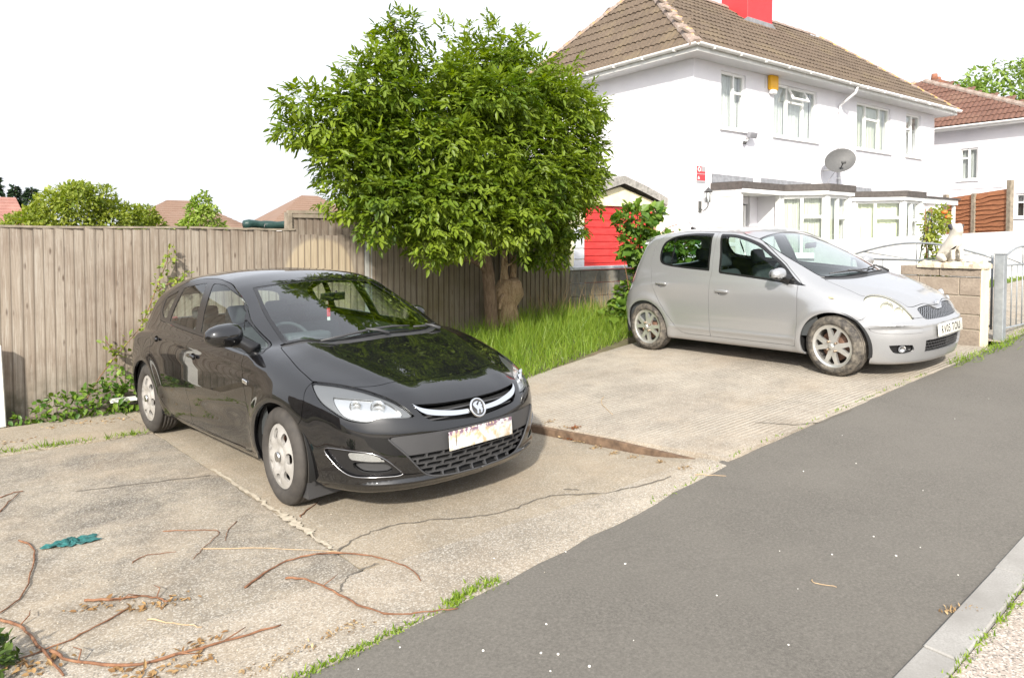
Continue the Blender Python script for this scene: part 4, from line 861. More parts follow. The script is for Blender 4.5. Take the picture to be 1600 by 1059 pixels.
def soft_box(name, size, loc, m, parent, rot=(0, 0, 0), bevel=.03, seg=3, taper=None):
    bm = bmesh.new(); bmesh.ops.create_cube(bm, size=1)
    for v in bm.verts:
        v.co.x *= size[0]; v.co.y *= size[1]; v.co.z *= size[2]
        if taper and v.co.z > 0: v.co.x *= taper[0]; v.co.y *= taper[1]
    bmesh.ops.bevel(bm, geom=bm.edges[:], offset=bevel, segments=seg, affect='EDGES', profile=.5)
    me = bpy.data.meshes.new(name); bm.to_mesh(me); bm.free()
    for p in me.polygons: p.use_smooth = True
    o = bpy.data.objects.new(name, me); COL.objects.link(o); me.materials.append(m); o.parent = parent; o.location = loc; o.rotation_euler = rot
    return o
def make_seat(root, x, y, w, M, m, back_h=.56, x_back=.18, z0=.30, head=True):
    s = bpy.data.objects.new('seat', None); COL.objects.link(s); s.parent = root; s.location = (x, y, 0)
    soft_box('cushion', (.52, w, .17), (.12, 0, z0+.05), m, s, (0, -.12, 0), .06)
    soft_box('backrest', (.15, w*.96, back_h), (-x_back-.02, 0, z0+.12+back_h/2), m, s, (0, -.26, 0), .06, 3, (.8, .86))
    if head:
        soft_box('headrest', (.10, .24, .17), (-x_back-.13, 0, z0+.22+back_h), m, s, (0, -.18, 0), .045, 3, (.85, .85))
        tube('headrest_post', [(-x_back-.11, -.06, z0+.08+back_h), (-x_back-.12, -.06, z0+.2+back_h)], .006, M['chrome_dull'], s, 6)
        tube('headrest_post', [(-x_back-.11, .06, z0+.08+back_h), (-x_back-.12, .06, z0+.2+back_h)], .006, M['chrome_dull'], s, 6)
    return s
def steering_wheel(root, loc, tilt, m, R=.185):
    s = bpy.data.objects.new('steering_wheel', None); COL.objects.link(s); s.parent = root; s.location = loc; s.rotation_euler = (0, tilt, 0)
    tube('rim', [(0, R*math.cos(a), R*math.sin(a)) for a in np.linspace(0, 2*math.pi, 37)], .015, m, s, 8)
    soft_box('hub', (.05, .15, .12), (.02, 0, 0), m, s, (0, 0, 0), .02)
    for a in (.05, math.pi-.05, -math.pi/2): tube('spoke', [(.015, .04*math.cos(a), .04*math.sin(a)), (0, R*math.cos(a), R*math.sin(a))], .014, m, s, 6)
    return s
def surf_point(F, p, d, n=400, L=.6):
    """first point on F=0 from p along d"""
    p = np.array(p, float); d = np.array(d, float); t = np.linspace(0, L, n); P = p + t[:, None]*d
    v = F(P[:, 0], P[:, 1], P[:, 2]); i = int(np.argmax(v < 0)); return P[max(i, 1)]
# ---------------------------------------------------------------- the two parked cars
def car_mats(paint):
    M = {}
    M['paint'] = paint
    g = NG('tyre_rubber'); n = g.noise(14, detail=5); M['tyre'] = g.out(g.ramp(n, (.3, (.030, .027, .025)), (.75, (.060, .053, .046))), .8)
    M['rimdark'] = pmat('rim_inside', (.05, .045, .04), .6); M['brake'] = pmat('rusty_brake_disc', (.16, .09, .06), .6, .4, noise=(20, .4))
    g = NG('hubcap_silver'); n = g.noise(9, detail=6); M['hubcap'] = g.out(g.ramp(n, (.35, (.36, .345, .325)), (.62, (.46, .445, .42))), .42, Metallic=.35)
    M['alloy'] = pmat('alloy_silver', (.62, .62, .60), .32, .75, noise=(12, .12)); M['nut'] = pmat('wheel_nut_steel', (.35, .27, .2), .4, .8)
    M['chrome'] = pmat('chrome', (.78, .79, .80), .08, 1.0); M['chrome_dull'] = pmat('chrome_dull', (.55, .55, .55), .25, 1.0)
    M['dchrome'] = pmat('dark_chrome', (.30, .30, .31), .2, 1.0); M['trim'] = pmat('black_window_trim', (.012, .012, .013), .22); M['plastic'] = pmat('dark_bumper_plastic', (.045, .045, .047), .45, bump=(300, .15))
    M['black'] = pmat('matt_black', (.008, .008, .008), .7); M['fabric'] = pmat('seat_fabric_charcoal', (.045, .05, .055), .9, noise=(40, .2))
    M['liner'] = pmat('headliner_grey', (.30, .31, .30), .9); M['dash'] = pmat('dashboard_grey', (.05, .055, .058), .6, bump=(250, .1))
    M['glass'] = glass_mat('window_glass', (.80, .88, .85), 1.25); M['screen'] = glass_mat('windscreen_glass', (.78, .90, .88), 2.4)
    M['lens'] = glass_mat('lamp_lens', (.94, .95, .95), 1.0); M['reflector'] = pmat('lamp_reflector', (.62, .63, .64), .22, .8); M['bezel'] = pmat('lamp_bezel', (.20, .205, .21), .3, .6)
    M['red'] = pmat('red_lamp_lens', (.42, .012, .012), .12, coat=.6); M['amber'] = pmat('amber_lens', (.8, .62, .35), .15)
    return M
def wing_mirror(root, c, half, paint, M, side, arm_to):
    """egg-shaped housing with a flat dark back, glass towards the rear"""
    e = empty('wing_mirror', c, root)
    n, k = 20, 14; vs, fs = [], []
    for i in range(n+1):
        t = i/n; th = math.pi*t
        for j in range(k):
            a = 2*math.pi*j/k; x = math.cos(th); r = math.sin(th)
            x = x*.8 if x < 0 else x                         # flatter towards the rear
            yy = r*math.cos(a); zz = r*math.sin(a)
            yy = math.copysign(abs(yy)**.75, yy); zz = math.copysign(abs(zz)**.8, zz)
            taper = 1 - .16*(yy*side)                         # a little lower at the outer end
            vs.append((half[0]*x, half[1]*yy, half[2]*zz*taper))
    for i in range(n):
        for j in range(k):
            a, b = i*k+j, i*k+(j+1) % k; fs.append((a, a+k, b+k, b))
    V = np.array(vs); up = [f for f in fs if V[list(f), 2].mean() > -half[2]*.52]; lo = [f for f in fs if V[list(f), 2].mean() <= -half[2]*.52]
    h = mesh_obj('mirror_housing', vs, up, paint, e, True); mesh_obj('mirror_base', vs, lo, M['trim'], e, True)
    gl = [(-half[0]*.83, half[1]*.8*math.cos(a), half[2]*.78*math.sin(a)) for a in np.linspace(0, 2*math.pi, 24, endpoint=False)]
    mesh_obj('mirror_glass', gl, [tuple(range(24))], M['chrome'], e)
    tube('mirror_arm', [(half[0]*.1, -side*half[1]*.55, -half[2]*.5), (half[0]*.25, -side*half[1]*.95, -half[2]*.7), tuple(np.array(arm_to)-np.array(c))], [.05, .045, .05], M['trim'], e, 12)
    return e
def seam_fix(P):
    m = np.abs(P.V[:, 1]) < 1e-6; P.N[m, 1] = 0; P.N[m] /= np.linalg.norm(P.N[m], axis=1, keepdims=True); return P
def subdiv(P, F=None, n=1):
    for _ in range(n):
        T = P.T; e = np.sort(np.concatenate([T[:, [0, 1]], T[:, [1, 2]], T[:, [2, 0]]]), 1); u, inv = np.unique(e, axis=0, return_inverse=True); inv = inv.reshape(-1)
        mid = (P.V[u[:, 0]]+P.V[u[:, 1]])/2; mn = P.N[u[:, 0]]+P.N[u[:, 1]]; mn /= np.linalg.norm(mn, axis=1, keepdims=True)
        k = len(T); a, b, c = inv[:k]+len(P.V), inv[k:2*k]+len(P.V), inv[2*k:]+len(P.V)
        T2 = np.concatenate([np.stack([T[:, 0], a, c], 1), np.stack([a, T[:, 1], b], 1), np.stack([c, b, T[:, 2]], 1), np.stack([a, b, c], 1)])
        P = Patch(np.concatenate([P.V, mid]), T2, np.concatenate([P.N, mn]))
    return P
def place_car(root, o, th, pitch, roll, sc):
    """th: heading in camera terms; pitch nose up; roll left side up"""
    hx, hy = cam_dir(math.sin(th), -math.cos(th)); lx, ly = cam_dir(math.cos(th), math.sin(th))
    h = Vector((hx*math.cos(pitch), hy*math.cos(pitch), math.sin(pitch))); l = Vector((lx*math.cos(roll), ly*math.cos(roll), math.sin(roll))); u = h.cross(l)
    m = Matrix(((h.x, l.x, u.x, o[0]), (h.y, l.y, u.y, o[1]), (h.z, l.z, u.z, o[2]), (0, 0, 0, 1)))
    root.matrix_world = m @ Matrix.Scale(sc, 4)
def text_mesh(name, body, size, m, parent, loc, rot, sx=1.0, ext=.001, bold=.0):
    cu = bpy.data.curves.new(name, 'FONT'); cu.body = body; cu.size = size; cu.extrude = ext; cu.offset = bold; cu.align_x = 'CENTER'; cu.align_y = 'CENTER'; cu.resolution_u = 3; cu.space_character = 1.1
    t = bpy.data.objects.new(name, cu); COL.objects.link(t); dg = bpy.context.evaluated_depsgraph_get(); dg.update()
    me = bpy.data.meshes.new_from_object(t.evaluated_get(dg)); COL.objects.unlink(t); bpy.data.objects.remove(t)
    me.materials.clear(); me.materials.append(m); o = link(name, me, parent, loc, rot, (sx, 1, 1)); return o
def both_sides(name, patch, m, root, rim=0.0, left_name=None):
    a = add_patch(name, patch, m, root, rim); b = add_patch(name, patch.mirror(), m, root, rim); return a, b
def handle_parts(door_patch, c, half):
    """a dished recess cut from the door: returns door, recess patch"""
    pl = [(c[0]+half[0]*math.cos(a), c[2]+half[1]*math.sin(a)) for a in np.linspace(0, 2*math.pi, 28, endpoint=False)]
    d = side_of(pl)
    dp = door_patch; inner = dp.clip(d(dp.V)+.0005); outer = dp.clip(.0005-d(dp.V)); return outer, inner
def build_black_hatchback():
    paint = NG('black_car_paint'); n = paint.noise(2.2, detail=4); dust = paint.ramp(n, (.42, (.003, .003, .0038)), (.8, (.006, .0056, .0052)))
    paint = paint.out(dust, .45, **{'Coat Weight': 1.0, 'Coat Roughness': .012, 'Coat IOR': 1.75, 'Specular IOR Level': .05})
    M = car_mats(paint); F = hatch_body(); root = empty('parked_car')
    tag(root, 'glossy black five-door hatchback with silver hubcaps parked nose to the street', 'car')
    V, T, N = surface_net(F, (-3.7, -1.06, .06), (1.15, .07, 1.6), .0195)
    P = seam_fix(Patch(V, T, N).clip(V[:, 1])); base = P
    wr = ((0, .316), (-2.685, .316))
    for cx, cz in wr: P = P.clip(np.where(P.V[:, 1] < -.45, .352 - np.hypot(P.V[:, 0]-cx, P.V[:, 2]-cz), -.1))
    # side windows
    dlo = smooth_poly([(-.335, .945), (-.717, 1.106), (-.991, 1.245), (-1.276, 1.362), (-1.491, 1.403), (-1.702, 1.415), (-1.986, 1.407), (-2.204, 1.378), (-2.433, 1.318), (-2.63, 1.235), (-2.64, 1.14), (-2.55, 1.037), (-1.932, 1.0), (-1.429, .977), (-.616, .938), (-.40, .922)], 5, True, (0, 11))
    up = lambda V: np.maximum(-.3 - V[:, 1]*-1*1 if False else V[:, 1]+.35, -1)          # only the flank (y < -.35)
    D, P = P.split(side_of(dlo, up), .0015)
    gl = {}
    for k, pl in dict(front=[(-1.613, 1.379), (-1.403, 1.372), (-1.19, 1.321), (-1.055, 1.272), (-.935, 1.206), (-.855, 1.160), (-.640, .958), (-1.0, .983), (-1.47, 1.005)],
                      vent=[(-.825, 1.145), (-.36, .945), (-.60, .953)],
                      rear=[(-2.22, 1.328), (-1.987, 1.359), (-1.752, 1.382), (-1.60, 1.015), (-2.258, 1.045)],
                      quarter=[(-2.585, 1.225), (-2.312, 1.303), (-2.365, 1.070), (-2.455, 1.065), (-2.56, 1.12)]).items():
        G, D = D.split(side_of(smooth_poly(pl, 4, True, (0, len(pl)-1) if k == 'front' else range(len(pl)) if k != 'quarter' else (0, 1, 2))), .0008)
        for s, q in ((-1, G), (1, G.mirror())): add_patch('side_window', q.off(-.003), M['glass'], root)
    both_sides('window_trim', D, M['trim'], root, .012)
    # windscreen, its black border, scuttle
    ws = [(-.125, .05), (-.128, -.216), (-.20, -.43), (-.36, -.668), (-.75, -.628), (-1.155, -.535), (-1.10, -.30), (-1.085, .05)]
    wsp = smooth_poly(ws, 5, True, (0, 3, 5, 7)); wf = top_of(wsp, .9)
    W, P = P.split(wf, .0012); Wg, Wb = W.split(inset(top_of(wsp, .9), .028), 0)
    add_patch('windscreen', Wg.both().off(-.002), M['screen'], root); add_patch('windscreen_border', Wb.both().off(-.002), M['trim'], root, .01)
    sc_ = smooth_poly([(-.055, .05), (-.06, -.216), (-.13, -.45), (-.315, -.70), (-.37, -.70), (-.34, -.6), (-.2, -.40), (-.14, -.2), (-.13, .05)], 4, True, (0, 3, 4, 8))
    S, P = P.split(top_of(sc_, .85), .001); add_patch('scuttle', S.both().off(-.012), M['plastic'], root, .01)
    # front lamps
    lamp3 = [(.245, -.790, .815), (.401, -.687, .798), (.569, -.587, .764), (.71, -.516, .722), (.798, -.473, .675), (.850, -.438, .622), (.777, -.584, .630), (.737, -.638, .630), (.707, -.679, .612), (.608, -.754, .624), (.493, -.802, .675), (.407, -.82, .718), (.315, -.81, .777)]
    lf = corner_of(lamp3, 5, (0, 5)); L, P = P.split(lf, .0025)
    inner = corner_of([(.45, -.766, .752), (.612, -.634, .738), (.718, -.541, .713), (.823, -.484, .635), (.743, -.625, .640), (.695, -.69, .618), (.572, -.77, .646)], 5, (0, 3))
    for mir in (0, 1):
        q = L.mirror() if mir else L
        ln = add_patch('headlight', q.off(-.001), M['lens'], root, .006)
        I, B = L.split(inner, .001); I = I.off(-.028); B = B.off(-.018)
        add_patch('headlight_reflector', I.mirror() if mir else I, M['reflector'], ln, .0); add_patch('headlight_bezel', B.mirror() if mir else B, M['bezel'], ln, .02)
        for c, r_ in (((.70, -.60, .675), .042), ((.60, -.69, .685), .034)):
            pr_ = surf_point(F, (c[0]+.3, c[1]-.3, c[2]+.03), (-.7, .7, -.05)); s_ = 1 if mir else -1
            b = lathe_y('headlight_bowl', [(r_, -.006), (r_*1.08, -.002), (r_*.9, .018), (r_*.4, .03), (.006, .032)], M['chrome'], ln, 28)
            b.location = (pr_[0]-.012, -s_*(pr_[1]+.012)*1 if False else (pr_[1]+.012 if s_ < 0 else -pr_[1]-.012), pr_[2]); b.rotation_euler = (0, 0, R(48) if s_ < 0 else R(132))
    # upper grille with chrome bar
    gp = smooth_poly([(.06, .666), (-.2, .670), (-.36, .680), (-.422, .688), (-.392, .632), (-.355, .600), (-.315, .585), (-.111, .566), (.06, .557)], 5, True, (0, 3, 8))
    Gp, P = P.split(front_of(gp), .002)
    gr = add_patch('grille', Gp.both().off(-.045), M['black'], root, .0)
    for z in (.640, .618, .596):
        b = subdiv(base.clip(front_of(gp)(base.V)+.004), n=1); b = b.clip(np.abs(b.V[:, 2]-z)-.004); add_patch('grille_slat', b.both().off(-.02), M['plastic'], gr, .015)
    ch = smooth_poly([(.06, .613), (-.057, .613), (-.175, .621), (-.309, .644), (-.385, .666), (-.421, .690), (-.408, .662), (-.375, .634), (-.313, .614), (-.181, .594), (-.05, .588), (.06, .587)], 5, True, (0, 5, 11))
    sub = subdiv(base.clip(front_of(gp)(base.V)-.03), n=2); c_ = sub.clip(front_of(ch)(sub.V)); add_patch('chrome_bar', c_.both().off(.004), M['chrome'], gr, .02)
    em = empty('emblem', (.915, 0, .612), root); em.rotation_euler = (0, R(-24), 0)
    mesh_obj('emblem_disc', [(.004, .05*math.cos(a), .05*math.sin(a)) for a in np.linspace(0, 6.283, 40, endpoint=False)], [tuple(range(40))], M['plastic'], em)
    lathe = [(.056+.007*math.cos(t), .007*math.sin(t)) for t in np.linspace(0, 6.283, 13)]
    vs, fs = [], []
    for i in range(40):
        a = 6.283*i/40
        for r_, x_ in lathe: vs.append((x_+.006, r_*math.cos(a), r_*math.sin(a)))
    for i in range(40):
        for j in range(12): fs.append((i*13+j, ((i+1) % 40)*13+j, ((i+1) % 40)*13+j+1, i*13+j+1))
    mesh_obj('emblem_ring', vs, fs, M['chrome'], em, True)
    gf = [(-.040, .022), (-.028, .034), (-.006, .040), (.010, .038), (-.002, .030), (-.012, .022), (-.004, .010), (.006, .020), (.016, .034), (.030, .028), (.024, .018), (.034, .010), (.026, .000), (.030, -.016), (.020, -.034), (.010, -.038), (.012, -.022), (.004, -.010), (-.004, -.022), (-.012, -.040), (-.022, -.036), (-.016, -.020), (-.020, -.006), (-.030, .002), (-.034, .012)]
    k = len(gf); vs = [(.006, y, z) for y, z in gf] + [(.013, y, z) for y, z in gf]; fs = [tuple(range(k, 2*k))] + [(i, (i+1) % k, (i+1) % k+k, i+k) for i in range(k)]
    mesh_obj('emblem_figure', vs, fs, M['chrome'], em)
    # lower intake: plate panel and honeycomb
    lp = smooth_poly([(.06, .520), (-.33, .523), (-.517, .524), (-.592, .516), (-.585, .495), (-.509, .41), (-.43, .312), (-.384, .272), (-.327, .252), (-.2, .243), (.06, .238)], 5, True, (0, 10))
    Lp, P = P.split(front_of(lp, .3), .002)
    cut_ = lambda V: V[:, 2] - (.405 - .05*V[:, 1]*-1*0)
    Lo, Up = Lp.split(lambda V: V[:, 2]-.402, 0)
    add_patch('plate_panel', Up.both().off(-.004), M['plastic'], root, .03)
    lg = add_patch('lower_grille', Lo.both().off(-.05), M['black'], root)
    hc = subdiv(base.clip(np.maximum(front_of(lp, .3)(base.V)+.006, base.V[:, 2]-.404)), n=2); d = np.full(len(hc.V), 1.0)
    for r_ in range(5):
        for q in range(-1, 6):
            cy = -.11*(q+.5*(r_ % 2)); cz = .388-.032*r_; dy = np.abs(hc.V[:, 1]-cy)-.043; dz = np.abs(hc.V[:, 2]-cz+.12*np.maximum(dy+.043, 0)*.3)-.006
            d = np.minimum(d, np.hypot(np.maximum(dy, 0), np.maximum(dz, 0))+np.minimum(np.maximum(dy, dz), 0)-.006)
    add_patch('honeycomb', seam_fix(hc.clip(-d)).both().off(-.012), M['plastic'], lg, .02)
    rimp = [(x, y, z) for y, z in lp[::2] for x in [0] if y < .0]
    pts = []
    for y, z in smooth_poly([(-.592, .512), (-.585, .495), (-.509, .41), (-.43, .312), (-.384, .272), (-.327, .252), (-.2, .243), (0, .238)], 4, False): pts.append(surf_point(F, (1.3, y, z), (-1, 0, 0), 900, 1.2)+np.array([.002, 0, 0]))
    g_ = Geo().tube(pts, .006, 6); g_.tube([p*np.array([1, -1, 1]) for p in pts], .006, 6); g_.make('intake_edge', M['plastic'], lg, True)
    # fog lamp pockets
    fog3 = [(.462, -.83, .443), (.603, -.772, .448), (.734, -.674, .430), (.789, -.608, .389), (.832, -.520, .296), (.811, -.553, .285), (.722, -.671, .285), (.635, -.742, .290), (.57, -.78, .318), (.510, -.808, .370)]
    ff = corner_of(fog3, 5, (0, 4), .3); Fg, P = P.split(ff, .002)
    drl = corner_of([(.613, -.767, .433), (.715, -.693, .429), (.769, -.634, .401), (.787, -.611, .376), (.713, -.693, .380), (.625, -.757, .390)], 4, (0, 3, 5), .3)
    hol = corner_of([(.640, -.75, .368), (.776, -.623, .368), (.800, -.585, .310), (.68, -.712, .312)], 4, (), .3)
    dp, rest = Fg.split(drl, .001); hp, rest = rest.split(hol, .001)
    edge = [surf_point(F, (x+.25, y-.25, z), (-.7071, .7071, 0)) for x, y, z in fog3[4:]+fog3[:5]]; edge = [tuple(p) for p in smooth_poly(edge, 4, False)]
    for mir in (0, 1):
        mm = (lambda p: p.mirror()) if mir else (lambda p: p)
        fo = add_patch('fog_light', mm(dp.off(-.006)), M['reflector'], root, .012)
        add_patch('fog_light_lens', mm(dp.off(-.001)), M['lens'], fo, 0)
        add_patch('fog_pocket', mm(rest.off(-.016)), M['trim'], fo, .02); add_patch('fog_recess', mm(hp.off(-.045)), M['plastic'], fo, 0)
        tube('pocket_edge', [(p[0], -p[1] if mir else p[1], p[2]) for p in edge], .0038, M['dchrome'], fo, 6)
    # bonnet
    bn = smooth_poly([(.635, .06), (.615, -.2), (.585, -.40), (.545, -.52), (.44, -.655), (.25, -.782), (.036, -.776), (-.2, -.742), (-.33, -.712), (-.27, -.64), (-.12, -.43), (-.052, -.2), (-.047, .06)], 5, True, (0, 5, 8, 12))
    Bn, P = P.split(top_of(bn, .6), .0025); add_patch('bonnet', Bn.both(), paint, root, .02)
    # doors
    fd = [(-.405, .30), (-.43, .55), (-.505, .80), (-.54, .93), (-.54, 1.02), (-1.585, 1.06), (-1.615, .86), (-1.632, .6), (-1.625, .245), (-.42, .245)]
    rd = [(-1.585, 1.06), (-1.615, .86), (-1.632, .6), (-1.625, .245), (-2.13, .245), (-2.24, .32), (-2.38, .49), (-2.49, .71), (-2.525, .90), (-2.50, 1.06)]
    for pl, hc_ in ((fd, (-1.447, -.9, .822)), (rd, (-2.369, -.9, .888))):
        Dr, P = P.split(side_of(np.array(pl), lambda V: V[:, 1]+.5), .0022)
        Dr, Rc = handle_parts(Dr, hc_, (.058, .026))
        for mir in (0, 1):
            mm = (lambda p: p.mirror()) if mir else (lambda p: p)
            do = add_patch('door', mm(Dr), paint, root, .018); add_patch('handle_recess', mm(Rc.off(-.014)), M['trim'], do)
            s_ = 1 if mir else -1; yy = float(np.abs(Rc.V[:, 1]).mean())
            soft_box('door_handle', (.15, .026, .026), (hc_[0]-.01, s_*(yy+.017), hc_[2]+.004), paint, do, (0, R(2.5), 0), .011)
    # front bumper, rear bumper, tail lamps, rear window
    bl = [(.245, .84), (.285, .72), (.285, .6), (.20, .5), (.16, .05), (1.3, .05), (1.3, .9), (.6, .9)]
    Bp, P = P.split(side_of(np.array(bl)), .0018); add_patch('front_bumper', Bp.both(), paint, root, .02)
    tl = [(-2.98, .90), (-3.1, .985), (-3.6, 1.02), (-3.6, .78), (-3.1, .80)]
    Tl, P = P.split(side_of(np.array(tl), lambda V: V[:, 1]+.42), .002); both_sides('tail_light', Tl, M['red'], root, .02)
    rb = [(-3.02, .05), (-3.03, .5), (-2.99, .62), (-3.2, .66), (-3.8, .66), (-3.8, .05)]
    Rb, P = P.split(side_of(np.array(rb)), .0018); add_patch('rear_bumper', Rb.both(), paint, root, .02)
    rw = smooth_poly([(.06, 1.25), (-.5, 1.22), (-.6, 1.10), (-.62, 1.0), (.06, .98)], 4, True, (0, 4)); Rw, P = P.split(rear_of(rw, -2.95), .002); add_patch('rear_window', Rw.both(), M['glass'], root)
    add_patch('body', P.both(), paint, root, .02)
    # inner shell: headliner and door linings
    sh = base.clip(np.minimum(.6-0*base.V[:, 0], .38-base.V[:, 2])); dl = side_of(dlo, lambda V: V[:, 1]+.35)
    sh = sh.clip(-dl(sh.V)); sh = sh.clip(-wf(sh.V)); sh = sh.clip(-rear_of(rw, -2.95)(sh.V)); sh = sh.clip(sh.V[:, 0]+.22)
    hi = sh.clip(1.06-sh.V[:, 2]); lo = sh.clip(sh.V[:, 2]-1.06)
    add_patch('headliner', hi.both().off(-.03), M['liner'], root); add_patch('door_lining', lo.both().off(-.06), M['dash'], root)
    box('underbody', -3.2, .55, -.6, .6, .18, .34, M['black'], root); box('engine_bay', -.35, .75, -.55, .55, .3, .62, M['black'], root)
    box('boot_floor', -3.2, -2.6, -.6, .6, .5, .75, M['black'], root)
    for cx, cz in wr:
        for s_ in (-1, 1): wheel_well(root, cx, cz, .365, s_*.885, s_*.56, M['black'])
    for s_ in (-1, 1):
        make_wheel(root, (0, s_*.80, .316), .316, .205, .214, 'hubcap', s_, R(-3), 1.45, M)
        make_wheel(root, (-2.685, s_*.80, .316), .316, .205, .214, 'hubcap', s_, 0, 1.25, M)
        sp = Geo(); sp.box(.14, .30, s_*.86 if s_ < 0 else .62, -.62 if s_ < 0 else .86, .10, .20); sp.make('air_deflector', M['plastic'], root)
    # dashboard, seats, steering wheel
    dsh = Geo(); pr_ = [(-.30, .62), (-.22, .93), (-.42, .965), (-.62, .955), (-.72, .90), (-.74, .62)]; ys = np.linspace(-.70, .70, 9); k = len(pr_)
    for y in ys: dsh.v += [(x, y, z - .03*(y/.7)**2) for x, z in pr_]
    dsh.f += [(i*k+j, i*k+(j+1) % k, (i+1)*k+(j+1) % k, (i+1)*k+j) for i in range(8) for j in range(k)] + [tuple(range(k)), tuple(8*k+j for j in range(k))[::-1]]
    dsh.make('dashboard', M['dash'], root, True)
    hood_ = soft_box('instrument_binnacle', (.16, .36, .10), (-.62, -.37, .97), M['dash'], root, (0, 0, 0), .03)
    steering_wheel(root, (-.88, -.37, .90), R(-28), M['dash'])
    for y in (-.37, .37): make_seat(root, -1.55, y, .50, M, M['fabric'])
    make_seat(root, -2.35, 0, 1.2, M, M['fabric'], .52, .18, .32, False)
    for y in (-.36, .36): soft_box('rear_headrest', (.09, .24, .13), (-2.66, y, 1.06), M['fabric'], root, (0, -.2, 0), .04)
    soft_box('interior_mirror', (.02, .22, .065), (-.86, 0, 1.255), M['trim'], root, (0, .15, 0), .009)
    tube('mirror_stalk', [(-.80, 0, 1.30), (-.85, 0, 1.26)], .01, M['trim'], root, 6)
    # wipers
    def on_screen(x, y, up_=.018): q = surf_point(F, (x, y, 1.5), (0, 0, -1), 900, .8); return (x, y, q[2]+up_)
    tube('wiper', [on_screen(-.155, -.50), on_screen(-.16, -.3), on_screen(-.165, -.1), on_screen(-.175, .1), on_screen(-.185, .27)], [.006, .009, .010, .009, .006], M['plastic'], root, 6)
    tube('wiper_arm', [on_screen(-.09, .02, .012), on_screen(-.12, -.05, .03), on_screen(-.16, -.13, .03)], [.014, .011, .008], M['plastic'], root, 6)
    tube('wiper', [on_screen(-.17, .30), on_screen(-.21, .45), on_screen(-.27, .58)], [.008, .009, .006], M['plastic'], root, 6)
    tube('wiper_arm', [on_screen(-.12, .52, .012), on_screen(-.17, .48, .03), on_screen(-.21, .44, .03)], [.014, .011, .008], M['plastic'], root, 6)
    for s_ in (-1, 1):
        wm = wing_mirror(root, (-.60, s_*.995, 1.060) if s_ < 0 else (-1.0, .905, 1.03), (.095, .132, .082), paint, M, s_, (-.47, s_*.83, .955) if s_ < 0 else (-.93, .80, .98))
        if s_ > 0: wm.rotation_euler = (0, 0, R(68))          # folded in
        rp = soft_box('side_repeater', (.075, .012, .028), (-.45, s_*.921, .748), M['chrome'], root, (0, R(8), 0), .005)
    # number plate with its washed-out lettering
    g = NG('washed_out_plate'); c = g.coord('Object', (1, 1, 1)); nn = g.noise(16, c, 5, .7); n2 = g.noise(38, c, 4, .6)
    sep = g.n('SeparateXYZ'); g.l(g.tc.outputs['Object'], sep.inputs[0])
    band = g.math('MULTIPLY', g.ramp(sep.outputs[2], (.018, 0), (.04, 1)), g.ramp(n2, (.44, 0), (.54, 1)))
    col = g.mix(g.ramp(nn, (.46, 0), (.6, 1)), (.60, .60, .59), (.46, .36, .22)); col = g.mix(band, col, (.16, .09, .13)); pm = g.out(col, .3, **{'Coat Weight': .4})
    npl = soft_box('number_plate', (.008, .525, .115), (.951, 0, .455), pm, root, (0, R(-3), 0), .003, 2)
    Geo().box(.0045, .0052, -.212, -.208, -.035, .035).make('plate_mark', M['plastic'], npl)
    place_car(root, (2.34, 4.475, 0.0), .7622, .0224, .0128, .975)
    return root
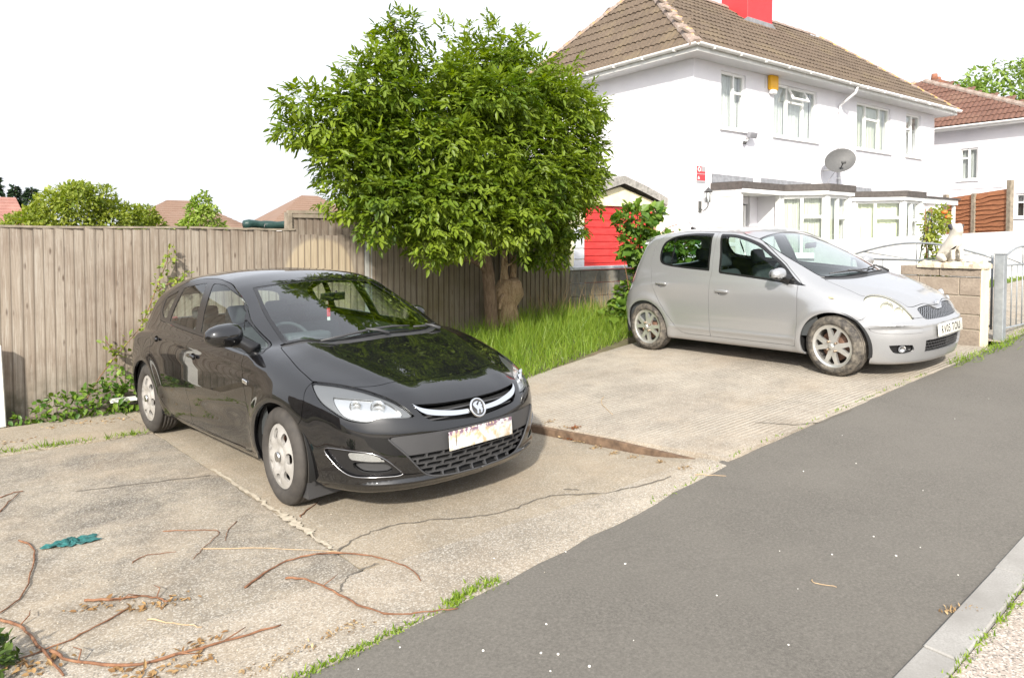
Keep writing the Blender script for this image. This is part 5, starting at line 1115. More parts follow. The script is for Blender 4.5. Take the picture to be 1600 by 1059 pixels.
def build_silver_hatchback():
    g = NG('silver_car_paint'); n = g.noise(420, detail=2); n2 = g.noise(1.4, detail=4); sp = g.ramp(n, (.3, (.36, .365, .375)), (.7, (.46, .465, .475))); sp = g.mix(g.ramp(n2, (.5, 0), (.95, .25)), sp, (.50, .48, .44))
    paint = g.out(sp, .33, Metallic=.62, **{'Coat Weight': .8, 'Coat Roughness': .04})
    M = car_mats(paint); F = city_body(); root = empty('parked_car')
    g = NG('muddy_tyre'); nn = g.noise(11, detail=5, rough=.7); M['tyre'] = g.out(g.ramp(nn, (.40, (.035, .032, .030)), (.52, (.10, .088, .072)), (.7, (.22, .195, .16))), .85)
    M['glass'] = glass_mat('tinted_window_glass', (.62, .72, .70), 1.0)
    tag(root, 'small silver five-door hatchback with muddy alloy wheels by the low block wall', 'car')
    V, T, N = surface_net(F, (-3.1, -.98, .06), (.95, .07, 1.6), .0195)
    P = seam_fix(Patch(V, T, N).clip(V[:, 1])); base = P
    wr = ((0, .292), (-2.37, .292))
    for cx, cz in wr: P = P.clip(np.where(P.V[:, 1] < -.4, .328 - np.hypot(P.V[:, 0]-cx, P.V[:, 2]-cz), -.1))
    flank = lambda V: V[:, 1]+.3
    fgl = smooth_poly([(-1.400, 1.393), (-1.18, 1.375), (-.923, 1.297), (-.736, 1.192), (-.53, 1.058), (-.367, .912), (-.265, .862), (-.361, .872), (-.767, .917), (-1.310, .968), (-1.335, 1.144)], 5, True, (0, 6, 9))
    rgl = smooth_poly([(-1.505, 1.400), (-1.777, 1.407), (-2.026, 1.385), (-2.171, 1.324), (-2.221, 1.238), (-2.207, 1.122), (-2.133, 1.056), (-1.871, 1.021), (-1.440, .990)], 5, True, (0, 8))
    for pl, cut_ in ((fgl, lambda V: V[:, 0]+.553-.3*(V[:, 2]-1.0)*-.2), (rgl, None)):
        D, P = P.split(side_of(pl, flank), .0015); G, Tm = D.split(inset(side_of(pl), .022), .0005)
        if cut_ is not None:
            tri, G = G.split(lambda V: -cut_(V), .0005); Tm = Tm.join(tri); pieces = [G]
        else:
            q, G = G.split(lambda V: V[:, 0]+2.01+.09*(V[:, 2]-1.1), .009); pieces = [q, G]; bar = D.clip(np.abs(D.V[:, 0]+2.01+.09*(D.V[:, 2]-1.1))-.0085); Tm = Tm.join(bar)
        for q in pieces: both_sides('side_window', q.off(-.003), M['glass'], root)
        both_sides('window_trim', Tm, M['trim'], root, .012)
    ws = smooth_poly([(-.045, .05), (-.06, -.25), (-.115, -.45), (-.215, -.60), (-.60, -.60), (-.955, -.52), (-.965, -.30), (-.965, .05)], 5, True, (0, 3, 5, 7)); wf = top_of(ws, .86)
    W, P = P.split(wf, .0012); Wg, Wb = W.split(inset(top_of(ws, .86), .016), 0)
    add_patch('windscreen', Wg.both().off(-.002), M['screen'], root); add_patch('windscreen_border', Wb.both().off(-.002), M['trim'], root, .01)
    sc_ = smooth_poly([(.03, .05), (.02, -.25), (-.04, -.45), (-.15, -.615), (-.22, -.615), (-.12, -.45), (-.065, -.25), (-.05, .05)], 4, True, (0, 3, 4, 7))
    S, P = P.split(top_of(sc_, .82), .001); add_patch('scuttle', S.both().off(-.010), M['plastic'], root, .01)
    g = NG('hazy_lamp_lens'); M['haze'] = g.out((.70, .68, .56), .15, **{'Coat Weight': .5}); g.b.inputs['Transmission Weight'].default_value = .25
    lf = corner_of([(.238, -.655, .745), (.261, -.568, .776), (.349, -.484, .760), (.455, -.469, .708), (.552, -.465, .618), (.594, -.442, .552), (.488, -.599, .561), (.393, -.686, .566), (.336, -.707, .597), (.280, -.698, .675)], 5, (5,)); L, P = P.split(lf, .002)
    M['cream'] = pmat('cream_lamp_bowl', (.56, .55, .47), .25, .3)
    for mir in (0, 1):
        mm = (lambda p: p.mirror()) if mir else (lambda p: p)
        ln = add_patch('headlight', mm(L.off(-.001)), glass_mat('lamp_glass_milky', (.98, .98, .95), 1.3, .03), root, .006); add_patch('headlight_reflector', mm(L.off(-.02)), M['cream'], ln)
        for c, r_ in (((.43, -.60, .665), .05), ((.50, -.53, .625), .035)):
            pr_ = surf_point(F, (c[0]+.3, c[1]-.3, c[2]+.03), (-.7, .7, -.05)); b = lathe_y('headlight_bowl', [(r_, -.006), (r_*1.08, -.002), (r_*.9, .018), (r_*.4, .03), (.006, .032)], M['reflector'], ln, 28)
            b.location = (pr_[0]-.008, pr_[1]+.008 if not mir else -pr_[1]-.008, pr_[2]); b.rotation_euler = (0, 0, R(45) if not mir else R(135))
    # grille
    gp = smooth_poly([(.06, .607), (-.04, .605), (-.085, .625), (-.136, .650), (-.22, .650), (-.325, .640), (-.352, .615), (-.327, .548), (-.25, .536), (.06, .530)], 4, True, (0, 9))
    Gp, P = P.split(front_of(gp, .4), .002); gr = add_patch('grille', Gp.both().off(-.03), M['black'], root)
    hc = subdiv(base.clip(front_of(gp, .4)(base.V)+.002), n=2); a_, b_ = hc.V[:, 1], hc.V[:, 2]*1.15
    w1 = np.abs(((a_+b_)/.032) % 1 - .5)*.032; w2 = np.abs(((a_-b_)/.032) % 1 - .5)*.032
    add_patch('grille_mesh', hc.clip(np.minimum(w1, w2)-.0035).both().off(-.008), M['chrome_dull'], gr, .012)
    lg = smooth_poly([(.06, .350), (-.375, .350), (-.372, .26), (-.345, .243), (.06, .240)], 3, True, (0, 1, 4)); Lg, P = P.split(front_of(lg, .3), .002); lo_ = add_patch('lower_grille', Lg.both().off(-.045), M['black'], root)
    hc = subdiv(base.clip(front_of(lg, .3)(base.V)+.002), n=2); b_ = hc.V[:, 2]; add_patch('grille_bars', hc.clip(np.minimum(np.abs(((hc.V[:, 1]+b_*.7)/.04) % 1-.5)*.04, np.abs((b_/.03) % 1-.5)*.03)-.003).both().off(-.02), M['plastic'], lo_, .012)
    ff = corner_of([(.462, -.667, .322), (.53, -.60, .324), (.600, -.508, .319), (.603, -.494, .270), (.566, -.544, .247), (.50, -.625, .250), (.475, -.648, .280)], 4, (0, 2), .25); Fg, P = P.split(ff, .002)
    for mir in (0, 1):
        mm = (lambda p: p.mirror()) if mir else (lambda p: p)
        fo = add_patch('fog_light', mm(Fg.off(-.03)), M['trim'], root); s_ = 1 if mir else -1
        b = lathe_y('fog_light_bowl', [(.034, -.01), (.036, .0), (.03, .012), (.008, .018)], M['chrome_dull'], fo, 24); b.location = (.535, s_*.575, .286); b.rotation_euler = (0, 0, R(45) if s_ < 0 else R(135))
    bm_ = corner_of([(.316, -.744, .480), (.36, -.725, .448), (.42, -.69, .436), (.55, -.575, .428), (.645, -.41, .430), (.652, -.405, .452), (.63, -.435, .470), (.50, -.63, .482)], 4, (), .25); Bm, P = P.split(bm_, .0012); both_sides('bumper_strip', Bm.off(.004), paint, root, .012)
    # bonnet
    bn = smooth_poly([(.605, .06), (.60, -.08), (.572, -.2), (.555, -.36), (.53, -.432), (.40, -.458), (.28, -.54), (.22, -.63), (.087, -.635), (-.10, -.628), (-.165, -.622), (-.055, -.45), (.008, -.25), (.018, .06)], 5, True, (0, 4, 10, 13))
    Bn, P = P.split(top_of(bn, .55), .0022); add_patch('bonnet', Bn.both(), paint, root, .02)
    fd = [(-.385, .275), (-.352, .45), (-.345, .64), (-.352, .90), (-.352, .95), (-1.365, 1.0), (-1.405, .98), (-1.418, .60), (-1.425, .29)]
    fdp = np.array([(-.392, .255), (-.375, .335), (-.348, .5), (-.343, .7), (-.350, .88), (-.30, .868), (-.36, .93), (-.53, 1.075), (-.736, 1.21), (-.923, 1.318), (-1.18, 1.397), (-1.445, 1.414), (-1.425, 1.15), (-1.405, .98), (-1.418, .60), (-1.425, .258)])
    rdp = smooth_poly([(-1.445, 1.414), (-1.425, 1.15), (-1.405, .98), (-1.418, .60), (-1.425, .258), (-1.79, .262), (-1.90, .325), (-2.066, .529), (-2.223, .755), (-2.31, .96), (-2.335, 1.19), (-2.27, 1.36), (-2.05, 1.425), (-1.777, 1.432)], 4, True, (0, 1, 2, 3, 4, 13))
    for pl, hc_ in ((fdp, (-1.234, -.83, .772)), (rdp, (-2.1, -.82, .830))):
        Dr, P = P.split(side_of(pl, flank), .0022); Dr, Rc = handle_parts(Dr, (hc_[0], 0, hc_[2]-.012), (.062, .030))
        for mir in (0, 1):
            mm = (lambda p: p.mirror()) if mir else (lambda p: p)
            do = add_patch('door', mm(Dr), paint, root, .018); add_patch('handle_recess', mm(Rc.off(-.016)), paint, do); s_ = 1 if mir else -1; yy = float(np.abs(Rc.V[:, 1]).mean())
            soft_box('door_handle', (.165, .026, .030), (hc_[0], s_*(yy+.015), hc_[2]+.006), paint, do, (0, R(2), 0), .012)
    bl = np.array([(.20, .545), (.262, .562), (.30, .60), (.33, .56), (1, .555), (1.3, .5), (1.3, .03), (.1, .03), (.15, .40)])
    Bp, P = P.split(side_of(bl), .0018); add_patch('front_bumper', Bp.both(), paint, root, .02)
    tl = np.array([(-2.655, .972), (-2.60, .945), (-2.62, .84), (-2.70, .80), (-3.2, .78), (-3.2, .99)]); Tl, P = P.split(side_of(tl, lambda V: V[:, 1]+.5), .002); both_sides('tail_light', Tl, M['red'], root, .02)
    rb = np.array([(-2.63, .03), (-2.64, .45), (-2.69, .56), (-3.2, .58), (-3.2, .03)]); Rb, P = P.split(side_of(rb), .0018); add_patch('rear_bumper', Rb.both(), paint, root, .02)
    rw = smooth_poly([(.06, 1.32), (-.45, 1.30), (-.55, 1.2), (-.58, 1.0), (.06, .97)], 4, True, (0, 4)); Rw, P = P.split(rear_of(rw, -2.5), .002); add_patch('rear_window', Rw.both(), M['glass'], root)
    add_patch('body', P.both(), paint, root, .02)
    sh = base.clip(.36-base.V[:, 2]); sh = sh.clip(-side_of(fgl, flank)(sh.V)); sh = sh.clip(-side_of(rgl, flank)(sh.V)); sh = sh.clip(-wf(sh.V)); sh = sh.clip(-rear_of(rw, -2.5)(sh.V)); sh = sh.clip(sh.V[:, 0]+.15)
    add_patch('headliner', sh.clip(1.05-sh.V[:, 2]).both().off(-.03), M['liner'], root); add_patch('door_lining', sh.clip(sh.V[:, 2]-1.05).both().off(-.05), M['dash'], root)
    box('underbody', -2.7, .45, -.55, .55, .17, .32, M['black'], root); box('engine_bay', -.3, .5, -.5, .5, .28, .55, M['black'], root)
    for cx, cz in wr:
        for s_ in (-1, 1): wheel_well(root, cx, cz, .342, s_*.80, s_*.5, M['black'])
    for s_ in (-1, 1):
        make_wheel(root, (0, s_*.735, .292), .292, .185, .206, 'alloy', s_, R(-4), 1.45, M); make_wheel(root, (-2.37, s_*.735, .292), .292, .185, .206, 'alloy', s_, 0, 1.30, M)
    dsh = Geo(); pr_ = [(-.15, .55), (-.10, .87), (-.3, .915), (-.5, .90), (-.58, .82), (-.6, .55)]; ys = np.linspace(-.62, .62, 9); k = len(pr_)
    for y in ys: dsh.v += [(x, y, z - .03*(y/.62)**2) for x, z in pr_]
    dsh.f += [(i*k+j, i*k+(j+1) % k, (i+1)*k+(j+1) % k, (i+1)*k+j) for i in range(8) for j in range(k)] + [tuple(range(k)), tuple(8*k+j for j in range(k))[::-1]]
    dsh.make('dashboard', M['dash'], root, True); steering_wheel(root, (-.75, -.34, .88), R(-28), M['dash'])
    for y in (-.34, .34): make_seat(root, -1.25, y, .47, M, M['fabric'], .56, .18, .30)
    make_seat(root, -2.05, 0, 1.15, M, M['fabric'], .50, .18, .32, False)
    for y in (-.34, .34): soft_box('rear_headrest', (.09, .25, .16), (-2.38, y, 1.10), M['fabric'], root, (0, -.2, 0), .045)
    soft_box('interior_mirror', (.02, .21, .06), (-.66, 0, 1.22), M['trim'], root, (0, .15, 0), .009)
    def on_s(x, y, up_=.018): q = surf_point(F, (x, y, 1.5), (0, 0, -1), 900, .9); return (x, y, q[2]+up_)
    tube('wiper', [on_s(-.18, -.50), on_s(-.12, -.3), on_s(-.085, -.08), on_s(-.08, .1)], [.006, .009, .009, .006], M['plastic'], root, 6); tube('wiper_arm', [on_s(-.02, -.05, .012), on_s(-.08, -.2, .03), on_s(-.11, -.27, .03)], [.013, .011, .008], M['plastic'], root, 6)
    tube('wiper', [on_s(-.10, .12), on_s(-.13, .3), on_s(-.19, .48)], [.006, .009, .006], M['plastic'], root, 6); tube('wiper_arm', [on_s(-.03, .42, .012), on_s(-.09, .38, .03), on_s(-.13, .30, .03)], [.013, .011, .008], M['plastic'], root, 6)
    for s_ in (-1, 1):
        wing_mirror(root, (-.50, s_*.895, .985), (.065, .098, .062), paint, M, s_, (-.43, s_*.79, .915)); soft_box('side_repeater', (.05, .012, .022), (-.013, s_*.782, .762), M['amber'], root, (0, 0, 0), .006)
    sp_ = Geo(); ys = np.linspace(-.56, .56, 13); pr_ = [(-2.44, 1.418), (-2.56, 1.402), (-2.665, 1.372), (-2.67, 1.352), (-2.56, 1.345)]; k = 5
    for y in ys: sp_.v += [(x+.10*(y/.56)**4, y, z-.03*(y/.56)**2-.03*(y/.56)**6) for x, z in pr_]
    sp_.f += [(i*k+j, i*k+(j+1) % k, (i+1)*k+(j+1) % k, (i+1)*k+j) for i in range(12) for j in range(k)] + [tuple(range(k)), tuple(12*k+j for j in range(k))[::-1]]
    sp_.make('roof_spoiler', paint, root, True)
    q = surf_point(F, (-2.25, -.0, 1.7), (0, 0, -1)); soft_box('aerial_base', (.07, .03, .03), (q[0], 0, q[2]+.01), M['trim'], root, (0, .2, 0), .008); tube('aerial', [(q[0], 0, q[2]+.02), (q[0]-.16, 0, q[2]+.20), (q[0]-.31, 0, q[2]+.42)], [.004, .003, .002], M['trim'], root, 5)
    em = empty('emblem', (.615, 0, .662), root); em.rotation_euler = (0, R(-42), 0)
    for a_, b_, cz in ((.045, .030, 0), (.015, .028, 0), (.031, .011, .010)): tube('emblem_ring', [(.004, a_*math.cos(t), cz+b_*math.sin(t)) for t in np.linspace(0, 6.2832, 29)], .0034, M['chrome'], em, 6)
    pm = pmat('white_number_plate', (.66, .65, .58), .3, coat=.4); npl = soft_box('number_plate', (.008, .525, .115), (.722, 0, .430), pm, root, (0, R(-2), 0), .003, 2)
    text_mesh('plate_lettering', 'RV05 TOU', .104, pmat('plate_black', (.01, .01, .01), .4), npl, (.0052, 0, -.002), (R(90), 0, R(90)), .80, .0006, .0008)
    place_car(root, (7.58, 3.66, EYE-1.307), .6437, .0172, .0593, 1.03)
    return root
def build_ornament():
    """red and white charm hung from the hatchback's mirror"""
    o = Geo(); o.tube([(0, 0, .0), (0, 0, -.09)], .0015, 5)
    e = empty('hanging_charm', (0, 0, 0)); o.make('cord', pmat('charm_cord', (.5, .05, .05), .6), e)
    Geo().box(-.004, .004, -.014, .014, -.18, -.11).make('tag', pmat('charm_red', (.6, .03, .04), .5), e, bevel=.002); Geo().box(-.0045, .0045, -.011, .011, -.21, -.182).make('tassel', pmat('charm_white', (.75, .72, .68), .6), e)
    tag(e, 'red and white charm dangling behind the black car windscreen', 'ornament'); return e
# ---------------------------------------------------------------- houses
g = NG('white_render'); a = g.noise(60, detail=4, rough=.7); b = g.noise(1.6, detail=4); M_RENDER = g.out(g.ramp(b, (.3, (.72, .71, .755)), (.7, (.78, .77, .80))), .9); g.bump(a, .35, .01)
M_UPVC = pmat('white_upvc', (.82, .82, .81), .35); M_GUTTER = pmat('white_gutter', (.62, .62, .60), .4, noise=(5, .12)); M_SOFFIT = pmat('soffit_board', (.60, .60, .61), .6)
M_PANE = glass_mat('house_pane', (.95, .97, .96), 1.5); M_LEAD = pmat('lead_flashing', (.22, .225, .24), .6, noise=(10, .3)); M_FELT = pmat('dark_roof_felt', (.075, .065, .06), .8, noise=(14, .3))
def net_mat(name, c):
    g = NG(name); wv = g.n('TexWave'); wv.bands_direction = 'X'; wv.inputs['Scale'].default_value = 9; wv.inputs['Distortion'].default_value = 2.5; wv.inputs['Detail'].default_value = 2; g.l(g.coord('Object', (1, 1, .12)), wv.inputs['Vector']); n = g.noise(55, detail=3)
    col = g.mix(wv.outputs['Fac'], [x*.78 for x in c], c); col = g.mix(g.ramp(n, (.45, 0), (.7, .25)), col, [x*.7 for x in c]); g.bump(wv.outputs['Fac'], .6, .03); return g.out(col, .9)
M_NET = net_mat('net_curtain', (.80, .81, .80)); M_CURTAIN = net_mat('pale_green_curtain', (.74, .76, .64)); M_BLIND = pmat('cream_blind', (.76, .78, .58), .8)
def tile_mat(name, c0, c1, lich):
    g = NG(name); geo = g.n('NewGeometry'); oi = g.n('ObjectInfo'); n = g.noise(1.1, geo.outputs['Position'], 6, .7); f = g.noise(26, geo.outputs['Position'], 4, .7); big = g.noise(.5, geo.outputs['Position'], 4, .6)
    col = g.ramp(f, (.28, [x*.6 for x in c0]), (.5, c0), (.75, c1)); col = g.mix(g.math('MULTIPLY', oi.outputs['Random'], .35), col, [x*.72 for x in c0]); col = g.mix(g.ramp(n, (.52, 0), (.64, .6)), col, lich); col = g.mix(g.ramp(f, (.66, 0), (.72, .5)), col, (.42, .40, .36)); col = g.mix(g.ramp(big, (.55, 0), (.75, .5)), col, [x*.55 for x in c0]); return g.out(col, .92)
M_TILE = tile_mat('weathered_brown_roof_tile', (.112, .082, .058), (.178, .135, .095), (.15, .115, .07)); M_TILE_R = tile_mat('red_brown_roof_tile', (.145, .072, .052), (.215, .115, .083), (.17, .10, .07))
g = NG('lichened_hip_tile'); n = g.noise(7, detail=6, rough=.75); n2 = g.noise(3.0, g.coord('Object', (1, 1, 1), (0, 0, 0), (4, 1, 2)), 4); M_HIP = g.out(g.mix(g.ramp(n2, (.58, 0), (.66, .9)), g.ramp(n, (.3, (.16, .11, .09)), (.55, (.28, .22, .185)), (.75, (.40, .37, .33))), (.62, .33, .04)), .95); g.bump(n, .8, .02)
def roof_tile_mesh(name, w=.30, l=.42, m=None):
    """double-roll concrete tile lying in x (across) and y (up the slope)"""
    xs = np.linspace(0, w, 9); pz = [.0, .022, .03, .022, .004, .022, .03, .022, .0]; vs, fs = [], []; k = 9
    for y, dz in ((0, .028), (l, .0)):
        for x, z in zip(xs, pz): vs.append((x, y, z+dz))
    for x, z in zip(xs, pz): vs.append((x, 0, z+.028-.022))
    for i in range(k-1): fs.append((i, i+1, k+i+1, k+i)); fs.append((2*k+i, 2*k+i+1, i+1, i))
    return mesh_data(name, vs, fs, m, False)
def slope_frame(p0, along, upv):
    a = Vector(along).normalized(); u_ = Vector(upv).normalized(); n = a.cross(u_); m = Matrix(((a.x, u_.x, n.x, p0[0]), (a.y, u_.y, n.y, p0[1]), (a.z, u_.z, n.z, p0[2]), (0, 0, 0, 1))); return m
def tile_slope(parent, p0, along, upv, width_at, n_course, me, limit, eye=(0, 0, EYE), exposure=.33, joined_mat=None):
    """courses of tiles; width_at(s) -> (x0, x1) of the slope at s metres up; the nearest tiles are parts, the rest one heap"""
    M_ = slope_frame(p0, along, upv); spots = []
    for r_ in range(n_course):
        s = r_*exposure; x0, x1 = width_at(s+.1); x = x0 - ((r_ % 2)*.15) 
        while x < x1 - .05:
            if x > x0 - .22: spots.append((x, s))
            x += .30
    spots.sort(key=lambda q: (M_ @ Vector((q[0], q[1], 0)) - Vector(eye)).length)
    heap = Geo(); base = [tuple(v.co) for v in me.vertices]; fcs = [tuple(p.vertices) for p in me.polygons]
    for i, (x, s) in enumerate(spots):
        L = M_ @ Matrix.Translation((x, s, .012 + rng.uniform(-.003, .005))) @ Matrix.Rotation(rng.uniform(-.012, .012), 4, 'Z')
        if i < limit:
            o = bpy.data.objects.new('roof_tile', me); COL.objects.link(o); o.parent = parent; o.matrix_local = L
        else: heap.add([tuple(L @ Vector(v)) for v in base], fcs)
    if heap.v:
        h = heap.make('roof_tiles', joined_mat, parent); h['kind'] = 'stuff'
    return len(spots)
def window(parent, u0, u1, z0, z1, w, cols, curtain, axis='u', depth=.05, fr=.055, rows=None, open_top=None, normal=-1):
    """upvc window in a wall plane; cols: list of (fraction, transom height fraction or None); axis u: plane w=const"""
    e = empty('window', ((u0+u1)/2, w, z0) if axis == 'u' else (w, (u0+u1)/2, z0), parent); ox, oz = (u0+u1)/2, z0
    def P(a, d, z): return (a-ox, d, z-oz) if axis == 'u' else (d, a-ox, z-oz)
    def bx(gm, a0, a1, d0, d1, za, zb):
        p, q = P(a0, d0, za), P(a1, d1, zb); gm.box(min(p[0], q[0]), max(p[0], q[0]), min(p[1], q[1]), max(p[1], q[1]), min(p[2], q[2]), max(p[2], q[2]))
    f = Geo(); s = normal; d0, d1 = s*.02, s*-.05
    bx(f, u0, u0+fr, d0, d1, z0, z1); bx(f, u1-fr, u1, d0, d1, z0, z1); bx(f, u0+fr, u1-fr, d0, d1, z0, z0+fr); bx(f, u0+fr, u1-fr, d0, d1, z1-fr, z1)
    tot = sum(c[0] for c in cols); a = u0+fr; W_ = (u1-u0-2*fr); panes = []
    for i, (fc, tr) in enumerate(cols):
        b_ = a + W_*fc/tot
        if i < len(cols)-1: bx(f, b_-fr*.45, b_+fr*.45, d0, d1, z0+fr, z1-fr)
        l_, r_ = a + (fr*.45 if i else 0), b_ - (fr*.45 if i < len(cols)-1 else 0)
        if tr: zt = z0+fr+(z1-z0-2*fr)*tr; bx(f, l_, r_, d0, d1, zt-fr*.45, zt+fr*.45); panes += [(l_, r_, z0+fr, zt-fr*.45), (l_, r_, zt+fr*.45, z1-fr)]
        else: panes.append((l_, r_, z0+fr, z1-fr))
        a = b_
    f.make('window_frame', M_UPVC, e)
    for k, (l_, r_, za, zb) in enumerate(panes):
        if open_top == k:
            o = empty('opening_sash', P((l_+r_)/2, s*.03, zb), e); o.rotation_euler = (R(-28)*(1 if s < 0 else -1), 0, 0) if axis == 'u' else (0, R(28), 0); h_ = zb-za; w_ = (r_-l_)/2+.02; q = Geo(); q.box(-w_, -w_+.045, -.03, .01, -h_-.03, .02).box(w_-.045, w_, -.03, .01, -h_-.03, .02).box(-w_+.045, w_-.045, -.03, .01, -.03, .02).box(-w_+.045, w_-.045, -.03, .01, -h_-.03, -h_+.02); o2 = q.make('sash_frame', M_UPVC, e); o2.location = o.location; o2.rotation_euler = o.rotation_euler; g2 = Geo().box(-w_+.045, w_-.045, -.012, -.006, -h_+.02, -.03).make('pane', M_PANE, e); g2.location = o.location; g2.rotation_euler = o.rotation_euler; bpy.data.objects.remove(o)
        else: q = Geo(); bx(q, l_, r_, s*-.012, s*-.018, za, zb); q.make('pane', M_PANE, e)
    sl = Geo(); bx(sl, u0-.06, u1+.06, s*.13, s*-.02, z0-.05, z0); sl.make('window_sill', M_UPVC, e)
    cg = Geo(); n = 40
    for i in range(n+1):
        t = u0+fr*.5+(u1-u0-fr)*i/n; dd = s*-.14 + .018*math.sin(i*1.9)+.012*math.sin(i*.7); cg.v += [P(t, dd, z0+.02), P(t, dd, z1-.02)]
    cg.f += [(2*i, 2*i+2, 2*i+3, 2*i+1) for i in range(n)]; cg.make('net_curtain', curtain, e, True)
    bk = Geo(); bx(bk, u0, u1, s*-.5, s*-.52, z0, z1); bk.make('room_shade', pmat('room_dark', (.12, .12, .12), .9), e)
    return e
def wall_holes(name, u0, u1, z0, z1, holes, w0, w1, m, parent, axis='u'):
    xs = sorted({u0, u1, *[h[0] for h in holes], *[h[1] for h in holes]}); zs = sorted({z0, z1, *[h[2] for h in holes], *[h[3] for h in holes]}); gm = Geo()
    for a, b in zip(xs, xs[1:]):
        run = None
        for c, d in zip(zs, zs[1:]):
            mx_, mz = (a+b)/2, (c+d)/2
            if any(h[0] < mx_ < h[1] and h[2] < mz < h[3] for h in holes):
                continue
            gm.box(a, b, w0, w1, c, d) if axis == 'u' else gm.box(w0, w1, a, b, c, d)
    bm = bmesh.new(); me = mesh_data(name, gm.v, gm.f); bm.from_mesh(me); bmesh.ops.remove_doubles(bm, verts=bm.verts, dist=.0005)
    seen = {}
    for f_ in bm.faces: seen.setdefault(tuple(sorted(v.index for v in f_.verts)), []).append(f_)
    bmesh.ops.delete(bm, geom=[f_ for l in seen.values() if len(l) > 1 for f_ in l], context='FACES'); bm.to_mesh(me); bm.free(); me.materials.append(m); return link(name, me, parent)
def half_pipe(p0, p1, r_, m, name, parent, seg=10):
    p0, p1 = Vector(p0), Vector(p1); t = (p1-p0).normalized(); s = t.cross(Vector((0, 0, 1))).normalized(); vs, fs = [], []
    for p in (p0, p1):
        for rr in (r_, r_*.88):
            for k in range(seg+1): a = math.pi + math.pi*k/seg; vs.append(tuple(p + s*math.cos(a)*rr + Vector((0, 0, math.sin(a)*rr))))
    q = seg+1
    for k in range(seg): fs += [(k, k+1, 2*q+k+1, 2*q+k), (q+k+1, q+k, 3*q+k, 3*q+k+1)]
    fs += [(0, 2*q, 3*q, q), (seg, q+seg, 3*q+seg, 2*q+seg)]; return mesh_obj(name, vs, fs, m, parent, True)
H0, H1, HF, HB, HZ = 11.82, 23.10, 9.5, 15.1, 5.42
house = empty('semi_detached_house', (0, 0, 0)); tag(house, 'white rendered semi-detached house with brown tiled hip roof and red chimney', 'house')
ups = [(12.74, 13.62, 4.06, 5.28, [(1.15, None), (.85, .68)], M_NET, None), (14.70, 16.55, 4.06, 5.28, [(.8, None), (1, .72), (.72, None)], M_NET, 2), (18.47, 20.32, 4.06, 5.28, [(.72, None), (1.1, .70), (.72, None)], M_CURTAIN, None), (21.27, 22.2, 4.06, 5.28, [(.85, .66), (1, None)], M_NET, None)]
holes = [(a, b, c, d) for a, b, c, d, *_ in ups] + [(14.15, 16.2, 1.2, 2.62), (17.75, 19.6, 1.2, 2.62), (12.9, 13.75, .3, 2.45)]
wall_holes('front_wall', H0, H1, .0, HZ, holes, HF, HF+.22, M_RENDER, house)
box('side_wall', H0+.002, H0+.22, HF+.22, HB, 0, HZ, M_RENDER, house); box('far_side_wall', H1-.22, H1-.002, HF+.22, HB, 0, HZ, M_RENDER, house); box('back_wall', H0+.22, H1-.22, HB-.22, HB, 0, HZ, M_RENDER, house)
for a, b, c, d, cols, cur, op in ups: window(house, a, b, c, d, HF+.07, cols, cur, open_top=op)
# eaves: soffit, fascia, gutters, roof
OV = .45; E0, E1, EF, EB, EZ = H0-OV, H1+OV, HF-OV, HB+OV, 5.50
sof = Geo(); sof.box(E0+.02, E1-.02, EF+.02, HF, HZ-.02, HZ+.01).box(E0+.02, H0, HF, EB-.02, HZ-.02, HZ+.01).box(H1, E1-.02, HF, EB-.02, HZ-.02, HZ+.01); sof.make('soffit', M_SOFFIT, house)
fa = Geo(); fa.box(E0, E1, EF, EF+.02, HZ-.03, HZ+.13).box(E0, E0+.02, EF+.02, EB, HZ-.03, HZ+.13).box(E1-.02, E1, EF+.02, EB, HZ-.03, HZ+.13); fa.make('fascia', M_GUTTER, house)
half_pipe((E0-.06, EF-.06, HZ+.11), (17.5, EF-.06, HZ+.09), .06, M_GUTTER, 'gutter', house); half_pipe((17.52, EF-.06, HZ+.09), (E1+.06, EF-.06, HZ+.11), .06, M_UPVC, 'gutter', house); half_pipe((E0-.06, EB, HZ+.11), (E0-.06, EF-.06, HZ+.11), .06, M_GUTTER, 'gutter', house)
for k in range(14):
    u_ = E0+.4+k*.88; box('gutter_bracket', u_, u_+.025, EF-.123, EF, HZ+.035, HZ+.10, M_GUTTER if u_ < 17.5 else M_UPVC, house)
for k in range(7): box('gutter_bracket', E0-.123, E0, EF+.5+k*.85, EF+.525+k*.85, HZ+.035, HZ+.10, M_GUTTER, house)
tube('downpipe', [(17.50, EF-.05, HZ+.03), (17.50, EF-.02, HZ-.10), (17.52, HF-.06, HZ-.35), (17.54, HF-.05, 5.0), (17.55, HF-.05, 3.0), (17.55, HF-.05, .6)], .036, M_SOFFIT, house, 10)
for z in (4.9, 4.0, 3.2): box('pipe_clip', 17.50, 17.60, HF-.09, HF, z, z+.04, M_UPVC, house)
PT = math.tan(R(38)); D_ = EB-EF; RW = EF+D_/2; RZ = EZ+D_/2*PT; RU0 = E0+D_/2*.65; RU1 = E1-D_/2*.65
rf = Geo(); rf.v = [(E0-.03, EF-.03, EZ), (E1+.03, EF-.03, EZ), (E1+.03, EB+.03, EZ), (E0-.03, EB+.03, EZ), (RU0, RW, RZ-.02), (RU1, RW, RZ-.02)]; rf.f = [(0, 1, 5, 4), (1, 2, 5), (2, 3, 4, 5), (3, 0, 4), (0, 3, 2, 1)]; roof = rf.make('roof', M_TILE, house)
tm = roof_tile_mesh('roof_tile', m=M_TILE); SL = math.hypot(D_/2, D_/2*PT); hr = D_/2*.65; SL2 = math.hypot(hr, D_/2*PT)
